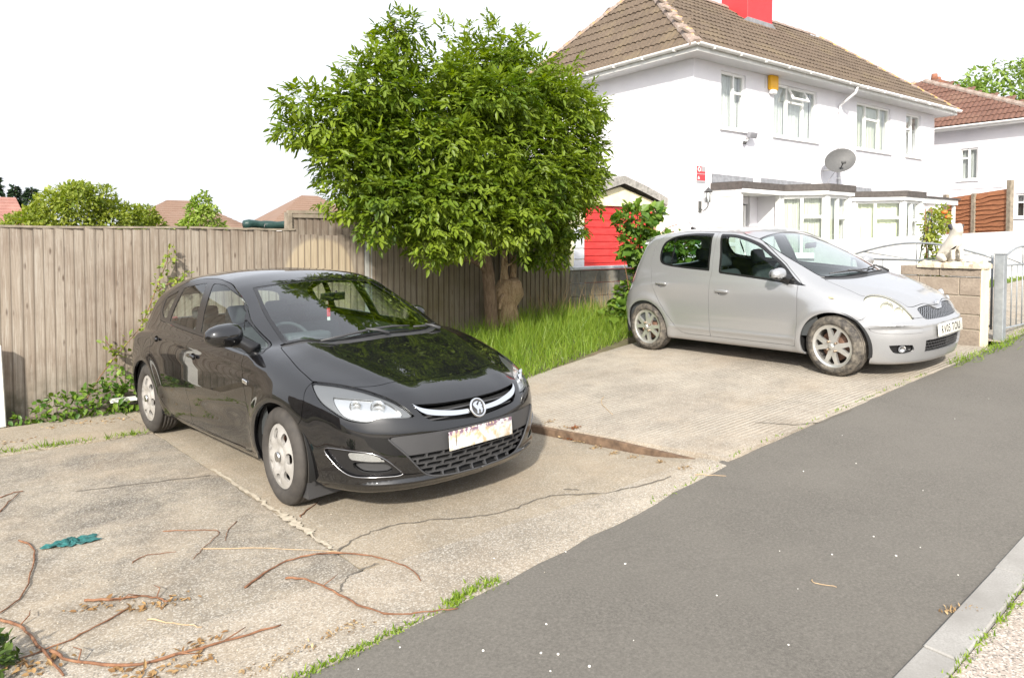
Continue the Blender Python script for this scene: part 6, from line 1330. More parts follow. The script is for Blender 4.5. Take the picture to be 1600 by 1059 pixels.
tile_slope(roof, (E0, EF-.03, EZ+.005), (1, 0, 0), (0, D_/2, D_/2*PT), lambda s: (hr*s/SL+.02, E1-E0-hr*s/SL-.05), int(SL/.33), tm, 185, joined_mat=M_TILE)
tile_slope(roof, (E0-.03, EB, EZ+.005), (0, -1, 0), (hr, 0, D_/2*PT), lambda s: (D_/2*s/SL2+.02, D_-D_/2*s/SL2-.05), int(SL2/.33), tm, 112, joined_mat=M_TILE)
def hip_line(p, q, m, parent, r_=.155, step=.42):
    p, q = Vector(p), Vector(q); n = max(2, int((q-p).length/step)); t = (q-p).normalized(); s = t.cross(Vector((0, 0, 1))).normalized(); up_ = s.cross(t); vs, fs = [], []
    for k in range(3):
        for j in range(7): a = math.pi*j/6; vs.append(tuple(s*math.cos(a)*r_*(1+.07*(k == 0)) + up_*(math.sin(a)*r_*.75*(1+.1*(k == 0)) - .05) + t*(step*1.05)*k/2))
    for k in range(2):
        for j in range(6): fs.append((k*7+j, k*7+j+1, k*7+7+j+1, k*7+7+j))
    fs.append(tuple(range(7))[::-1]); me = mesh_data('hip_tile', vs, fs, m, False)
    for i in range(n): link('hip_tile', me, parent, tuple(p + t*step*i + up_*.035 + Vector((0, 0, rng.uniform(-.005, .005)))))
hip_line((E0, EF, EZ), (RU0, RW, RZ), M_HIP, roof); hip_line((E0, EB, EZ), (RU0, RW, RZ), M_HIP, roof); hip_line((E1, EF, EZ), (RU1, RW, RZ), M_HIP, roof); hip_line((RU0, RW, RZ), (RU1, RW, RZ), M_HIP, roof)
M_REDP = pmat('red_masonry_paint', (.62, .035, .04), .6, noise=(5, .08), bump=(40, .4))
ch = empty('chimney', (0, 0, 0), house); CZ = lambda w_: EZ+(w_-EF)*PT
box('stack', 16.6, 17.75, RW-.75, RW+.1, 6.8, 9.6, M_REDP, ch, .01); fl_ = Geo(); w_ = RW-.75
fl_.v = [(16.4, w_-.16, CZ(w_-.16)+.06), (17.95, w_-.16, CZ(w_-.16)+.06), (17.95, w_, CZ(w_)+.07), (16.4, w_, CZ(w_)+.07), (16.6, w_-.004, CZ(w_)+.2), (17.75, w_-.004, CZ(w_)+.2)]; fl_.f = [(0, 1, 2, 3), (3, 2, 5, 4)]; fl_.make('flashing', M_LEAD, ch)
# front additions: porch and two bays with felt roofs
def prism(name, plan, z0, z1, m, parent):
    k = len(plan); vs = [(x, y, z0) for x, y in plan] + [(x, y, z1) for x, y in plan]; ar = sum(plan[i][0]*plan[(i+1) % k][1]-plan[(i+1) % k][0]*plan[i][1] for i in range(k)); fs = [tuple(range(k))[::-1], tuple(range(k, 2*k))] + [(i, (i+1) % k, (i+1) % k+k, i+k) for i in range(k)]
    if ar < 0: fs = [f_[::-1] for f_ in fs]
    return mesh_obj(name, vs, fs, m, parent)
def bay(parent, pts, z0, z1, curtains, panes):
    """faceted bay: pts are plan corners of the faces; panes per face list of (fractions)"""
    e = empty('bay_window', (pts[0][0], pts[0][1], 0), parent); ox, oy = pts[0]
    for (p, q), (cols, cur) in zip(zip(pts, pts[1:]), panes):
        L = math.hypot(q[0]-p[0], q[1]-p[1]); wn_ = window(e, 0, L, z0, z1, 0, cols, cur, fr=.07); f_ = math.atan2(q[1]-p[1], q[0]-p[0]); wn_.location = (p[0]-ox+math.cos(f_)*L/2, p[1]-oy+math.sin(f_)*L/2, z0); wn_.rotation_euler = (0, 0, f_)
        bw = Geo(); bw.box(-L/2, L/2, -.03, .12, -z0+.2, -.05); b_ = bw.make('bay_wall', M_RENDER, e); b_.location = wn_.location; b_.rotation_euler = wn_.rotation_euler
    for x, y in pts: box('corner_post', x-ox-.06, x-ox+.06, y-oy-.06, y-oy+.06, .2, z1, M_UPVC, e)
    return e
B1 = [(14.05, 8.90), (14.55, 8.12), (15.45, 8.12), (15.95, 8.9), (15.95, 9.48)]
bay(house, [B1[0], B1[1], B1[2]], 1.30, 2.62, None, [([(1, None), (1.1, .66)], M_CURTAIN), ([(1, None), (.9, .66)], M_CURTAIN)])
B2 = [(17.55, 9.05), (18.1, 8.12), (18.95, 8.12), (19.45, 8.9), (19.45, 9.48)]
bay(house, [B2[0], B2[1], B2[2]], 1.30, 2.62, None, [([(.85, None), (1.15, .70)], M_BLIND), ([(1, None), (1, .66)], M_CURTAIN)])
prism('bay_core', [(15.45, 8.2), (15.95, 8.95), (15.95, 9.49), (15.3, 9.49)], .2, 2.62, M_RENDER, house); prism('bay_core', [(18.95, 8.2), (19.45, 8.95), (19.45, 9.49), (18.9, 9.49)], .2, 2.62, M_RENDER, house)
porch = empty('porch', (0, 0, 0), house)
def felt_roof(plan, z):
    o = prism('flat_roof', plan, z+.02, z+.17, M_FELT, porch); c = (sum(p[0] for p in plan)/len(plan), sum(p[1] for p in plan)/len(plan)); ins = [(x+(c[0]-x)*.015, y+(c[1]-y)*.03) for x, y in plan]; prism('roof_board', ins, z-.06, z+.019, M_UPVC, porch)
felt_roof([(12.40, 9.495), (12.40, 8.72), (14.0, 8.75), (14.45, 7.98), (15.55, 7.98), (16.1, 8.85), (16.1, 9.495)], 2.68)
felt_roof([(16.9, 9.495), (17.35, 9.1), (18.0, 7.98), (19.05, 7.98), (19.6, 8.85), (19.6, 9.495)], 2.68)
for a, b in ((12.42, 13.9), (14.2, 16.3), (16.9, 19.3)):
    fl_ = Geo(); fl_.v = [(a, HF-.02, 2.86), (b, HF-.02, 2.86), (b, HF-.02, 3.04), (a, HF-.02, 3.06), (a, HF-.5, 2.856), (b, HF-.5, 2.856)]; fl_.f = [(0, 1, 2, 3), (4, 5, 1, 0)]; fl_.make('lead_flashing', M_LEAD, house)
M_OBS = pmat('obscured_porch_glass', (.62, .63, .55), .35, noise=(60, .08), coat=.5)
side = Geo()
for z0_, z1_ in ((.6, .66), (1.52, 1.60), (2.56, 2.62)): side.box(12.44, 12.49, 8.80, 9.48, z0_, z1_)
side.box(12.435, 12.495, 8.80, 8.87, .3, 2.62).box(12.435, 12.495, 9.42, 9.49, .3, 2.62).make('side_frame', M_UPVC, porch); box('side_pane', 12.455, 12.47, 8.87, 9.42, .66, 1.52, M_OBS, porch); box('side_pane', 12.455, 12.47, 8.87, 9.42, 1.60, 2.56, M_OBS, porch)
box('porch_post', 12.43, 12.53, 8.78, 8.795+.09, .3, 2.62, M_UPVC, porch, .004); box('porch_post', 13.93, 14.03, 8.84, 8.94, .3, 2.62, M_UPVC, porch, .004)
door = empty('front_door', (0, 0, 0), porch); dg_ = Geo(); dg_.box(12.94, 13.02, HF+.02, HF+.08, .35, 2.42).box(13.62, 13.70, HF+.02, HF+.08, .35, 2.42).box(13.02, 13.62, HF+.02, HF+.08, .35, .6).box(13.02, 13.62, HF+.02, HF+.08, 1.3, 1.42).box(13.02, 13.62, HF+.02, HF+.08, 2.3, 2.42).make('door_leaf', M_UPVC, door); box('door_pane', 13.02, 13.62, HF+.05, HF+.06, 1.42, 2.3, M_OBS, door); box('door_pane', 13.02, 13.62, HF+.05, HF+.06, .6, 1.3, M_OBS, door); box('door_handle', 12.96, 12.985, HF-.03, HF+.02, 1.3, 1.5, pmat('door_handle_black', (.03, .03, .03), .4), door)
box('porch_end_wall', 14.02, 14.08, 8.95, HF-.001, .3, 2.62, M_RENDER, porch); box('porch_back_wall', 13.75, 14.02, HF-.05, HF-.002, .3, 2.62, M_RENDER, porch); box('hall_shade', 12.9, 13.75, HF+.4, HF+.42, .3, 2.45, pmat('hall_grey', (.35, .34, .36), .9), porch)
# right-hand porch: white open canopy on posts
rp2 = empty('canopy_porch', (0, 0, 0), house); prism('canopy', [(19.8, 9.49), (19.8, 8.35), (21.9, 8.35), (21.9, 9.49)], 2.62, 2.76, M_UPVC, rp2); prism('canopy_felt', [(19.75, 9.49), (19.75, 8.3), (21.95, 8.3), (21.95, 9.49)], 2.763, 2.80, M_FELT, rp2)
for x, y in ((19.85, 8.4), (20.75, 8.4), (21.8, 8.4), (21.8, 9.3)): box('canopy_post', x, x+.07, y, y+.07, .4, 2.62, M_UPVC, rp2)
for z in (1.35, 1.98): box('canopy_rail', 19.92, 21.8, 8.41, 8.46, z, z+.06, M_UPVC, rp2); box('canopy_rail', 21.81, 21.86, 8.47, 9.3, z, z+.06, M_UPVC, rp2)
box('inner_door', 20.3, 21.1, 9.44, 9.485, .4, 2.4, pmat('grey_door_glass', (.25, .27, .28), .3), rp2)
# ---- things fixed to the house
al = empty('alarm_box', (14.57, HF-.06, 5.04)); tag(al, 'yellow-orange burglar alarm box under the eaves between the first two windows', 'alarm'); M_ALARM = pmat('alarm_orange', (.80, .42, .015), .4); soft_box('alarm_cover', (.30, .12, .34), (0, 0, .20), M_ALARM, al, (0, 0, 0), .04); soft_box('alarm_base', (.22, .10, .12), (0, 0, .0), M_UPVC, al, (0, 0, 0), .04)
fdl = empty('floodlight', (13.65, HF-.1, 3.93)); tag(fdl, 'small grey floodlight below the first upstairs window', 'light'); soft_box('lamp_head', (.26, .10, .13), (0, -.05, .03), pmat('floodlight_grey', (.22, .22, .24), .4), fdl, (.35, 0, 0), .012); tube('bracket', [(-.12, .09, -.12), (-.12, .0, -.10), (-.05, -.02, -.02)], .016, M_GUTTER, fdl, 6); soft_box('sensor', (.06, .07, .07), (-.14, .04, -.14), pmat('sensor_dark', (.05, .05, .05), .5), fdl, (.4, 0, 0), .015)
sgn = empty('wall_sign', (12.07, HF-.012, 3.02)); tag(sgn, 'small red and grey warning sign on the white wall corner', 'sign'); M_SR = pmat('sign_red', (.66, .04, .05), .4); M_SG = pmat('sign_grey', (.32, .30, .31), .4); M_SW = pmat('sign_white', (.8, .8, .8), .4)
box('sign_plate', -.14, .14, -.006, .006, -.17, .17, M_SG, sgn); box('sign_field', -.138, .138, -.010, -.0065, -.125, .0, M_SR, sgn); box('sign_field', -.138, .0, -.010, -.0065, .02, .165, M_SR, sgn); box('sign_field', .0, .138, -.010, -.0065, .02, .06, M_SR, sgn)
tube('sign_symbol', [(-.07+.035*math.cos(t), -.013, .10+.045*math.sin(t)) for t in np.linspace(0, 6.28, 15)], .009, M_SW, sgn, 5); mesh_obj('sign_symbol', [(-.12, -.012, -.10), (-.05, -.012, -.10), (-.085, -.012, -.03)], [(0, 1, 2)], M_SW, sgn)
lan = empty('wall_lantern', (12.05, HF, 2.30)); tag(lan, 'silver coach lantern on a bracket by the porch', 'lantern'); M_LAN = pmat('lantern_pewter', (.10, .10, .10), .4, .6)
tube('bracket', curve_pts([(0, -.01, .02), (0, -.10, -.04), (0, -.2, .03), (0, -.22, .12)], 5), .012, M_LAN, lan, 6); box('back_plate', -.05, .05, -.02, -.002, -.08, .16, M_LAN, lan, .006)
lathe_pts = [(.015, .12), (.05, .13), (.075, .33), (.10, .345), (.03, .41), (.012, .44), (.0, .45)]
vs, fs = [], []
for i in range(6):
    a = math.pi*2*i/6
    for r_, z in lathe_pts: vs.append((r_*math.cos(a), -.22+r_*math.sin(a), z))
kq = len(lathe_pts); roofq, cage, basq = [], [], []
for i in range(6):
    j = (i+1) % 6
    for q in range(kq-1): (cage if q == 1 else basq if q < 1 else roofq).append((i*kq+q, j*kq+q, j*kq+q+1, i*kq+q+1))
compact = lambda n_, fq, m_: (lambda ids: mesh_obj(n_, [vs[i] for i in ids], [tuple(ids.index(i) for i in f_) for f_ in fq], m_, lan))(sorted({i for f_ in fq for i in f_})); compact('lantern_cap', roofq, M_LAN); compact('lantern_base', basq, M_LAN); compact('lantern_glass', cage, M_PANE)
for i in range(6): tube('lantern_bar', [vs[i*kq+1], vs[i*kq+2]], .006, M_LAN, lan, 5)
dsh_ = empty('satellite_dish', (16.85, HF, 3.5)); tag(dsh_, 'grey mesh satellite dish on the white wall beside the downpipe', 'satellite dish')
gdm = NG('dish_mesh_grey'); nn_ = gdm.noise(90, detail=2); M_DISH = gdm.out(gdm.ramp(nn_, (.35, (.055, .055, .055)), (.65, (.12, .12, .12))), .6)
vs, fs = [(0, 0, 0)], []; nr_, na_ = 6, 32
for i in range(1, nr_+1):
    for j in range(na_): r_ = i/nr_; a = 6.2832*j/na_; vs.append((.40*r_*math.cos(a), .30*r_*math.sin(a), .10*r_*r_))
for j in range(na_): fs.append((0, 1+j, 1+(j+1) % na_))
for i in range(nr_-1):
    for j in range(na_): a, b = 1+i*na_+j, 1+i*na_+(j+1) % na_; fs.append((a, a+na_, b+na_, b))
dd = mesh_obj('dish', vs, fs, M_DISH, dsh_, True); dd.location = (-.02, -.42, .05); dq = Vector((-.62, -.70, .36)).to_track_quat('Z', 'Y'); dd.rotation_mode = 'QUATERNION'; dd.rotation_quaternion = dq @ Matrix.Rotation(R(28), 3, 'Z').to_quaternion(); dax = dq @ Vector((0, 0, 1))
foc = Vector((-.02, -.42, .05)) + dax*.33 + Vector((0, 0, -.16)); tube('feed_arm', [(-.02, -.42, -.18), tuple(foc)], .012, pmat('dish_black', (.03, .03, .03), .5), dsh_, 6); soft_box('receiver', (.07, .10, .06), tuple(foc), pmat('receiver_black', (.03, .03, .03), .5), dsh_, (0, 0, .7), .015); tube('mast', [(0, 0, -.12), (0, -.2, -.12), (-.01, -.3, .0), (-.02, -.40, .03)], .022, M_GUTTER, dsh_, 8); tube('cable', curve_pts([(-.02, -.38, -.1), (-.15, -.2, -.45), (.02, -.03, -.6), (.15, -.03, -.85)], 5), .006, pmat('cable_grey', (.3, .3, .3), .6), dsh_, 5)
for q, u_ in enumerate((14.32, 14.42)): tag(box('wall_vent', u_, u_+.035, HF-.012, HF-.001, 5.10, 5.36, M_SOFFIT), ('nearer the alarm box of two' if q else 'farther from the alarm box of two')+' thin grey vent strips under the eaves', 'vent', 'vent strips by the alarm box')
# ---- garage
g = NG('cream_garage_paint'); n = g.noise(6, detail=5); M_CREAM = g.out(g.ramp(n, (.3, (.66, .60, .38)), (.7, (.76, .71, .50))), .85); M_BLOCKW = pmat('white_painted_block', (.62, .64, .68), .85, noise=(7, .15), bump=(40, .4)); M_ASB = pmat('mossy_cement_verge', (.27, .26, .24), .95, noise=(12, .45), bump=(26, .9))
g = NG('faded_red_paint'); n = g.noise(5, g.coord('Object', (1, 1, 3)), 6); M_REDG = g.out(g.ramp(n, (.35, (.50, .025, .025)), (.7, (.66, .045, .04))), .5)
gar = empty('garage', (0, 0, 0)); tag(gar, 'small gabled garage with red slatted up-and-over door beside the white house', 'garage'); GF = 10.3
box('left_pier', 9.26, 9.50, GF, GF+.2, .2, 2.34, M_CREAM, gar); box('right_pier', 11.63, 11.80, GF, GF+.2, .2, 2.34, M_CREAM, gar)
gm = Geo(); gm.v = [(9.26, GF, 2.34), (11.80, GF, 2.34), (11.80, GF, 2.40), (10.52, GF, 2.74), (9.26, GF, 2.40)]; gm.v += [(x, y+.2, z) for x, y, z in gm.v]; gm.f = [(0, 1, 2, 3, 4), (9, 8, 7, 6, 5)] + [(i, i+5, (i+1) % 5+5, (i+1) % 5) for i in range(5)]; gm.make('gable', M_CREAM, gar)
for k in range(9): box('block', 9.235, 9.255+.24, GF-.03, GF-.004, .2+k*.215, .2+k*.215+.20, M_BLOCKW if k < 8 else M_CREAM, gar, .004)
for k in range(14): z = .32+k*.144; box('door_slat', 9.51, 11.62, GF+.06, GF+.085+.01*(k % 2), z, z+.136, M_REDG, gar, .006)
box('door_backing', 9.51, 11.62, GF+.1, GF+.12, .3, 2.34, pmat('dark_red_gap', (.16, .01, .01), .8), gar); box('door_frame', 11.60, 11.63, GF+.02, GF+.1, .3, 2.33, pmat('old_frame', (.30, .26, .16), .8), gar)
for a, b in (((9.02, 2.30), (10.5, 2.80)), ((10.5, 2.80), (11.98, 2.33))):
    n = 8; vs, fs = [], []
    for i in range(n+1):
        t = i/n; x = a[0]+(b[0]-a[0])*t; z = a[1]+(b[1]-a[1])*t + .025*math.sin(t*3.14); vs += [(x, GF-.14, z), (x, GF-.14, z+.16), (x, GF+4.8, z+.16), (x, GF+4.8, z+.08), (x, GF+.0, z+.08)]
    for i in range(n):
        for q in range(5): fs.append((5*i+q, 5*i+(q+1) % 5, 5*i+5+(q+1) % 5, 5*i+5+q))
    fs += [(4, 3, 2, 1, 0), tuple(5*n+q for q in range(5))]; mesh_obj('roof_sheet', vs, [f_[::-1] for f_ in fs], M_ASB, gar)
box('garage_wall', 9.26, 9.40, GF+.2, GF+4.8, .2, 2.34, M_BLOCKW, gar)
lw = empty('low_block_wall', (7.56, 8.5, .3)); tag(lw, 'low grey block wall with white coping right of the shaded fence', 'wall'); M_GBLK = pmat('grey_block', (.20, .19, .165), .95, noise=(6, .35), bump=(30, .6))
for r_ in range(4):
    x = -.22*(r_ % 2)
    while x < 2.2: box('block', max(x, 0)+.004, min(x+.44, 2.25)-.004, 0, .1, .215*r_+.004, .215*r_+.21, M_GBLK, lw, .006); x += .44
box('coping', -.02, 2.27, -.03, .13, .864, .915, M_BLOCKW, lw, .008)
# ---- neighbouring house on the right
nb = empty('neighbour_house', (0, 0, 0)); tag(nb, 'white house with red-brown tiled roof at the right edge', 'house'); NU, NW0, NW1, NZ = 26.0, 7.55, 16.65, 5.28
wall_holes('side_wall', NW0, NW1, .3, NZ, [(9.35, 9.9, 3.62, 4.66), (7.75, 8.3, 2.35, 3.1)], NU, NU+.22, M_RENDER, nb, axis='w'); box('front_wall', NU+.22, NU+9, NW0, NW0+.2, .3, NZ, M_RENDER, nb); box('back_wall', NU+.22, NU+9, NW1-.2, NW1, .3, NZ, M_RENDER, nb)
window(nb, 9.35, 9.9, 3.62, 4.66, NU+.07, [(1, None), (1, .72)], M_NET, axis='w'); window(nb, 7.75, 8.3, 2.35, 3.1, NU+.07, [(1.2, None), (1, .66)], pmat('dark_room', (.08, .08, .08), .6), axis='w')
box('string_course', NU-.03, NU, 8.6, 10.2, 3.32, 3.36, M_RENDER, nb)
NE0, NEW0, NEW1, NEZ = NU-.45, NW0-.45, NW1+.45, NZ+.08; nd = NEW1-NEW0; NRZ = 7.6; nh = 2.75
rf = Geo(); rf.v = [(NE0, NEW0, NEZ), (NE0+10, NEW0, NEZ), (NE0+10, NEW1, NEZ), (NE0, NEW1, NEZ), (NE0+nh, NEW0+nd/2, NRZ), (NE0+10, NEW0+nd/2, NRZ)]; rf.f = [(0, 1, 5, 4), (5, 2, 3, 4), (3, 0, 4), (0, 3, 2, 1)]; nroof = rf.make('roof', M_TILE_R, nb); ns = math.hypot(nh, NRZ-NEZ); tr_ = roof_tile_mesh('roof_tile', m=M_TILE_R)
tile_slope(nroof, (NE0-.03, NEW1, NEZ+.005), (0, -1, 0), (nh, 0, NRZ-NEZ), lambda s: (nd/2*s/ns+.02, nd-nd/2*s/ns-.05), int(ns/.33), tr_, 0, joined_mat=M_TILE_R)
hip_line((NE0, NEW0, NEZ), (NE0+nh, NEW0+nd/2, NRZ), M_HIP, nroof); hip_line((NE0, NEW1, NEZ), (NE0+nh, NEW0+nd/2, NRZ), M_HIP, nroof)
box('soffit', NE0+.02, NU, NEW0, NEW1, NZ-.02, NZ+.01, M_SOFFIT, nb); box('fascia', NE0, NE0+.02, NEW0, NEW1, NZ-.03, NZ+.09, M_UPVC, nb); half_pipe((NE0-.06, NEW1, NZ+.08), (NE0-.06, NEW0, NZ+.08), .06, M_UPVC, 'gutter', nb)
nch = empty('chimney', (0, 0, 0), nb); M_BRK = pmat('chimney_brick', (.24, .10, .06), .9, noise=(9, .25)); box('stack', 29.2, 29.8, 11.8, 12.4, 7.0, 7.72, M_BRK, nch); lathe = [(.12, 8.75), (.10, 9.05), (.13, 9.1)]; tube('chimney_pot', [(29.35, 12.1, 7.72), (29.35, 12.1, 8.0)], [.13, .10], M_BRK, nch, 10); tube('chimney_pot', [(29.65, 12.1, 7.72), (29.65, 12.1, 7.92)], [.13, .10], M_BRK, nch, 10)
# ---------------------------------------------------------------- right-hand garden: wall, pier, gates, fence, rose
g = NG('buff_block'); oi = g.n('ObjectInfo'); n = g.noise(5, detail=6, rough=.7); n2 = g.noise(40, detail=3); M_BUFF = g.out(g.mix(g.ramp(n2, (.42, .15), (.75, .7)), g.ramp(n, (.3, (.23, .185, .145)), (.7, (.36, .30, .24))), g.mix(oi.outputs['Random'], (.20, .16, .125), (.12, .095, .075))), .95); g.bump(n2, .6, .01)
M_CREAMB = pmat('cream_block', (.68, .60, .42), .9, noise=(6, .12), bump=(40, .4))
pier = empty('block_wall', (9.05, 3.2, 0)); tag(pier, 'buff block garden wall end with rough cement cap behind the silver car bonnet', 'wall')
zb = z_street(9.2, 3.2)-.1; hs_ = [.0, .215, .43, .60, .815, .94]; top0 = zb+.02
w0 = 0.0
for r_, (ha, hb) in enumerate(zip([.05, .265, .435, .65, .865], [.26, .43, .645, .86, .985])):
    y = 0.005; first = True
    while y < 4.4:
        ln_ = .44 if (r_ % 2 == 0 or not first) else .22
        if r_ >= 4 and y > .62: break
        box('block', 0, .215, y, y+ln_-.008, zb+ha, zb+hb-.008, M_BUFF if not (r_ == 4) else M_BUFF, pier, .006); y += ln_; first = False
box('mortar_core', .012, .203, .012, 4.35, zb, zb+.85, pmat('mortar', (.33, .29, .23), .95), pier)
box('end_face', .0, .215, -.012, .0035, zb, zb+.985, M_CREAMB, pier, .004)  # cream facing on the wall end, paler than the buff blocks
cp = []; nn = 14; vs, fs = [], []
for i in range(nn+1):
    for j in range(7): y = -.03+.70*i/nn; x = -.03+.275*j/6; e = (i in (0, nn)) or (j in (0, 6)); vs.append((x+rng.uniform(-.012, .012), y+rng.uniform(-.01, .01), zb+.985+(rng.uniform(-.01, .03) if e else rng.uniform(.02, .065))))
for i in range(nn):
    for j in range(6): a = i*7+j; fs.append((a, a+1, a+8, a+7))
b = len(vs); vs += [(x, y, zb+.96) for x, y, z in vs]; per = [j for j in range(7)]+[i*7+6 for i in range(1, nn+1)]+[nn*7+j for j in range(5, -1, -1)]+[i*7 for i in range(nn-1, 0, -1)]
for a_, c_ in zip(per, per[1:]+per[:1]): fs.append((c_, a_, a_+b, c_+b))
mesh_obj('cement_cap', vs, fs, pmat('rough_cement', (.50, .43, .33), .95, noise=(9, .25), bump=(22, .9)), pier)
# white seated dog ornament on the pier
st = empty('dog_statue', (9.15, 3.55, zb+1.03)); tag(st, 'white seated dog ornament on the block wall end', 'statue'); M_STAT = pmat('white_stone_ornament', (.50, .47, .41), .8, noise=(8, .15), bump=(30, .4))
bm = bmesh.new(); sk = bm.verts.layers.skin.verify(); ch_ = {}
def jv(k, co, r_): v = bm.verts.new(co); v[sk].radius = (r_, r_); ch_[k] = v; return v
for k, co, r_ in (('rump', (0, .08, .07), .085), ('belly', (0, .02, .15), .075), ('chest', (0, -.05, .22), .07), ('neck', (0, -.06, .29), .05), ('head', (0, -.08, .34), .058), ('muz', (0, -.15, .33), .03), ('fl', (.045, -.09, .12), .024), ('flf', (.045, -.10, .015), .022), ('fr', (-.045, -.09, .12), .024), ('frf', (-.045, -.10, .015), .022), ('hl', (.085, .05, .05), .045), ('hlf', (.085, -.04, .018), .022), ('hr', (-.085, .05, .05), .045), ('hrf', (-.085, -.04, .018), .022), ('tail', (0, .17, .05), .02), ('el', (.05, -.07, .40), .015), ('er', (-.05, -.07, .40), .015)): jv(k, co, r_)
for a_, b_ in (('rump', 'belly'), ('belly', 'chest'), ('chest', 'neck'), ('neck', 'head'), ('head', 'muz'), ('chest', 'fl'), ('fl', 'flf'), ('chest', 'fr'), ('fr', 'frf'), ('rump', 'hl'), ('hl', 'hlf'), ('rump', 'hr'), ('hr', 'hrf'), ('rump', 'tail'), ('head', 'el'), ('head', 'er')): bm.edges.new((ch_[a_], ch_[b_]))
ch_['rump'][sk].use_root = True; me = bpy.data.meshes.new('dog'); bm.to_mesh(me); bm.free(); o = link('body', me, st); md = o.modifiers.new('s', 'SKIN'); md.use_smooth_shade = True; ms = o.modifiers.new('d', 'SUBSURF'); ms.levels = 2; ms.render_levels = 2
dg = bpy.context.evaluated_depsgraph_get(); dg.update(); me2 = bpy.data.meshes.new_from_object(o.evaluated_get(dg)); o.modifiers.clear(); o.data = me2; me2.materials.clear(); me2.materials.append(M_STAT); st.rotation_euler = (0, 0, R(-35)); st.scale = (1.12, 1.12, 1.12)
for s_ in (-1, 1): soft_box('dark_ear', (.03, .05, .06), (s_*.055, -.065, .365), pmat('dark_patch', (.06, .06, .07), .8), st, (0, s_*.4, 0), .012)
# steel gate post and gates
M_GALV = pmat('galvanised_steel', (.27, .29, .305), .5, .3, noise=(12, .2)); gz = z_street(9.5, 3.2)
gp = empty('gate_post', (9.42, 3.13, gz)); tag(gp, 'square grey steel gate post beside the block wall end', 'post'); box('post', -.05, .05, -.05, .05, -.2, 1.0, M_GALV, gp, .006); box('post_cap', -.055, .055, -.055, .055, 1.0, 1.012, M_GALV, gp)
def gate(label, length, bars, rot, loc, h=.95, group=None):
    e = empty('garden_gate', loc, rz=rot); tag(e, label, 'gate', 'arched iron gate leaves'); M_IR = M_GALV; tube('hinge_stile', [(0, 0, .06), (0, 0, h-.02)], .014, M_IR, e, 6); tube('lock_stile', [(length, 0, .06), (length, 0, h-.02)], .014, M_IR, e, 6); tube('bottom_rail', [(0, 0, .10), (length, 0, .10)], .013, M_IR, e, 6); tube('middle_rail', [(0, 0, h-.10), (length, 0, h-.10)], .013, M_IR, e, 6)
    arch = [(length*t, 0, h-.05+.17*math.sin(math.pi*t)) for t in np.linspace(0, 1, 21)]; tube('arch_rail', arch, .013, M_IR, e, 6); tube('brace', [(length*.08, 0, h+.0), (length*.5, 0, h-.10)], .007, M_IR, e, 5); tube('brace', [(length*.92, 0, h+.0), (length*.5, 0, h-.10)], .007, M_IR, e, 5); tube('brace', [(length*.5, 0, h-.10), (length*.5, 0, h+.12)], .007, M_IR, e, 5)
    for k in range(1, bars): tube('bar', [(length*k/bars, 0, .10), (length*k/bars, 0, h-.10)], .0075, M_IR, e, 5)
    return e
gate('arched grey iron gate leaf right of the steel post', 1.6, 8, R(2), (9.50, 3.16, gz+.02)); gate('arched iron gate leaf swung open behind the block wall', 1.75, 4, R(86), (9.52, 3.25, gz+.05), .96)
# white garden wall
ww = empty('white_garden_wall', (12.0, 6.5, 0)); tag(ww, 'long low white painted garden wall in front of the bay windows', 'wall'); M_WW = pmat('white_wall_paint', (.60, .59, .58), .9, noise=(3, .06), bump=(50, .3)); gm = Geo(); gm.v = [(-.5, 0, .3), (14, 0, .4), (14, .12, .4), (-.5, .12, .3), (-.5, 0, 1.64), (14, 0, 2.0), (14, .12, 2.0), (-.5, .12, 1.64)]; gm.f = box_geo(0, 1, 0, 1, 0, 1)[1]; gm.make('wall_face', M_WW, ww)
lawn = grid_sheet('front_lawn', frange(13.5, 30, 14), frange(4.95, 6.52, 6), lambda u_, w_: .60+.004*(u_-14)+.06*(w_-5)/1.5, M_SOIL); tag(lawn, kind='structure'); grass('lawn', 'green lawn strip along the white garden wall', [(13.5, 5.2), (29, 5.2), (29, 6.48), (13.5, 6.48)], 6500, .11, lambda u_, w_: .60+.004*(u_-14)+.06*(w_-5)/1.5, wid=.02)
fb = empty('brick_edging', (13.6, 5.0, .52)); tag(fb, 'red brick edging with white stones along the lawn', 'edging'); M_RB = pmat('red_edging_brick', (.26, .09, .06), .9, noise=(12, .3))
for k in range(54): box('brick', k*.225, k*.225+.215, 0, .1, 0, .12+rng.uniform(-.01, .01)+k*.0012, M_RB, fb, .006)
ws_ = Geo()
for k in range(40):
    x, r_ = rng.uniform(0, 11), rng.uniform(.03, .07); ws_.add(*[(lambda v, f: ([(a_+x, b_+rng.uniform(.12, .2), c_+.13) for a_, b_, c_ in v], f))(*tube_geo([(0, 0, -r_), (0, 0, -r_*.5), (0, 0, r_*.5), (0, 0, r_)], [r_*.5, r_, r_, r_*.5], 7))][0])
tag(ws_.make('white_stones', pmat('white_pebble', (.72, .70, .68), .8), fb, True), kind='stuff')
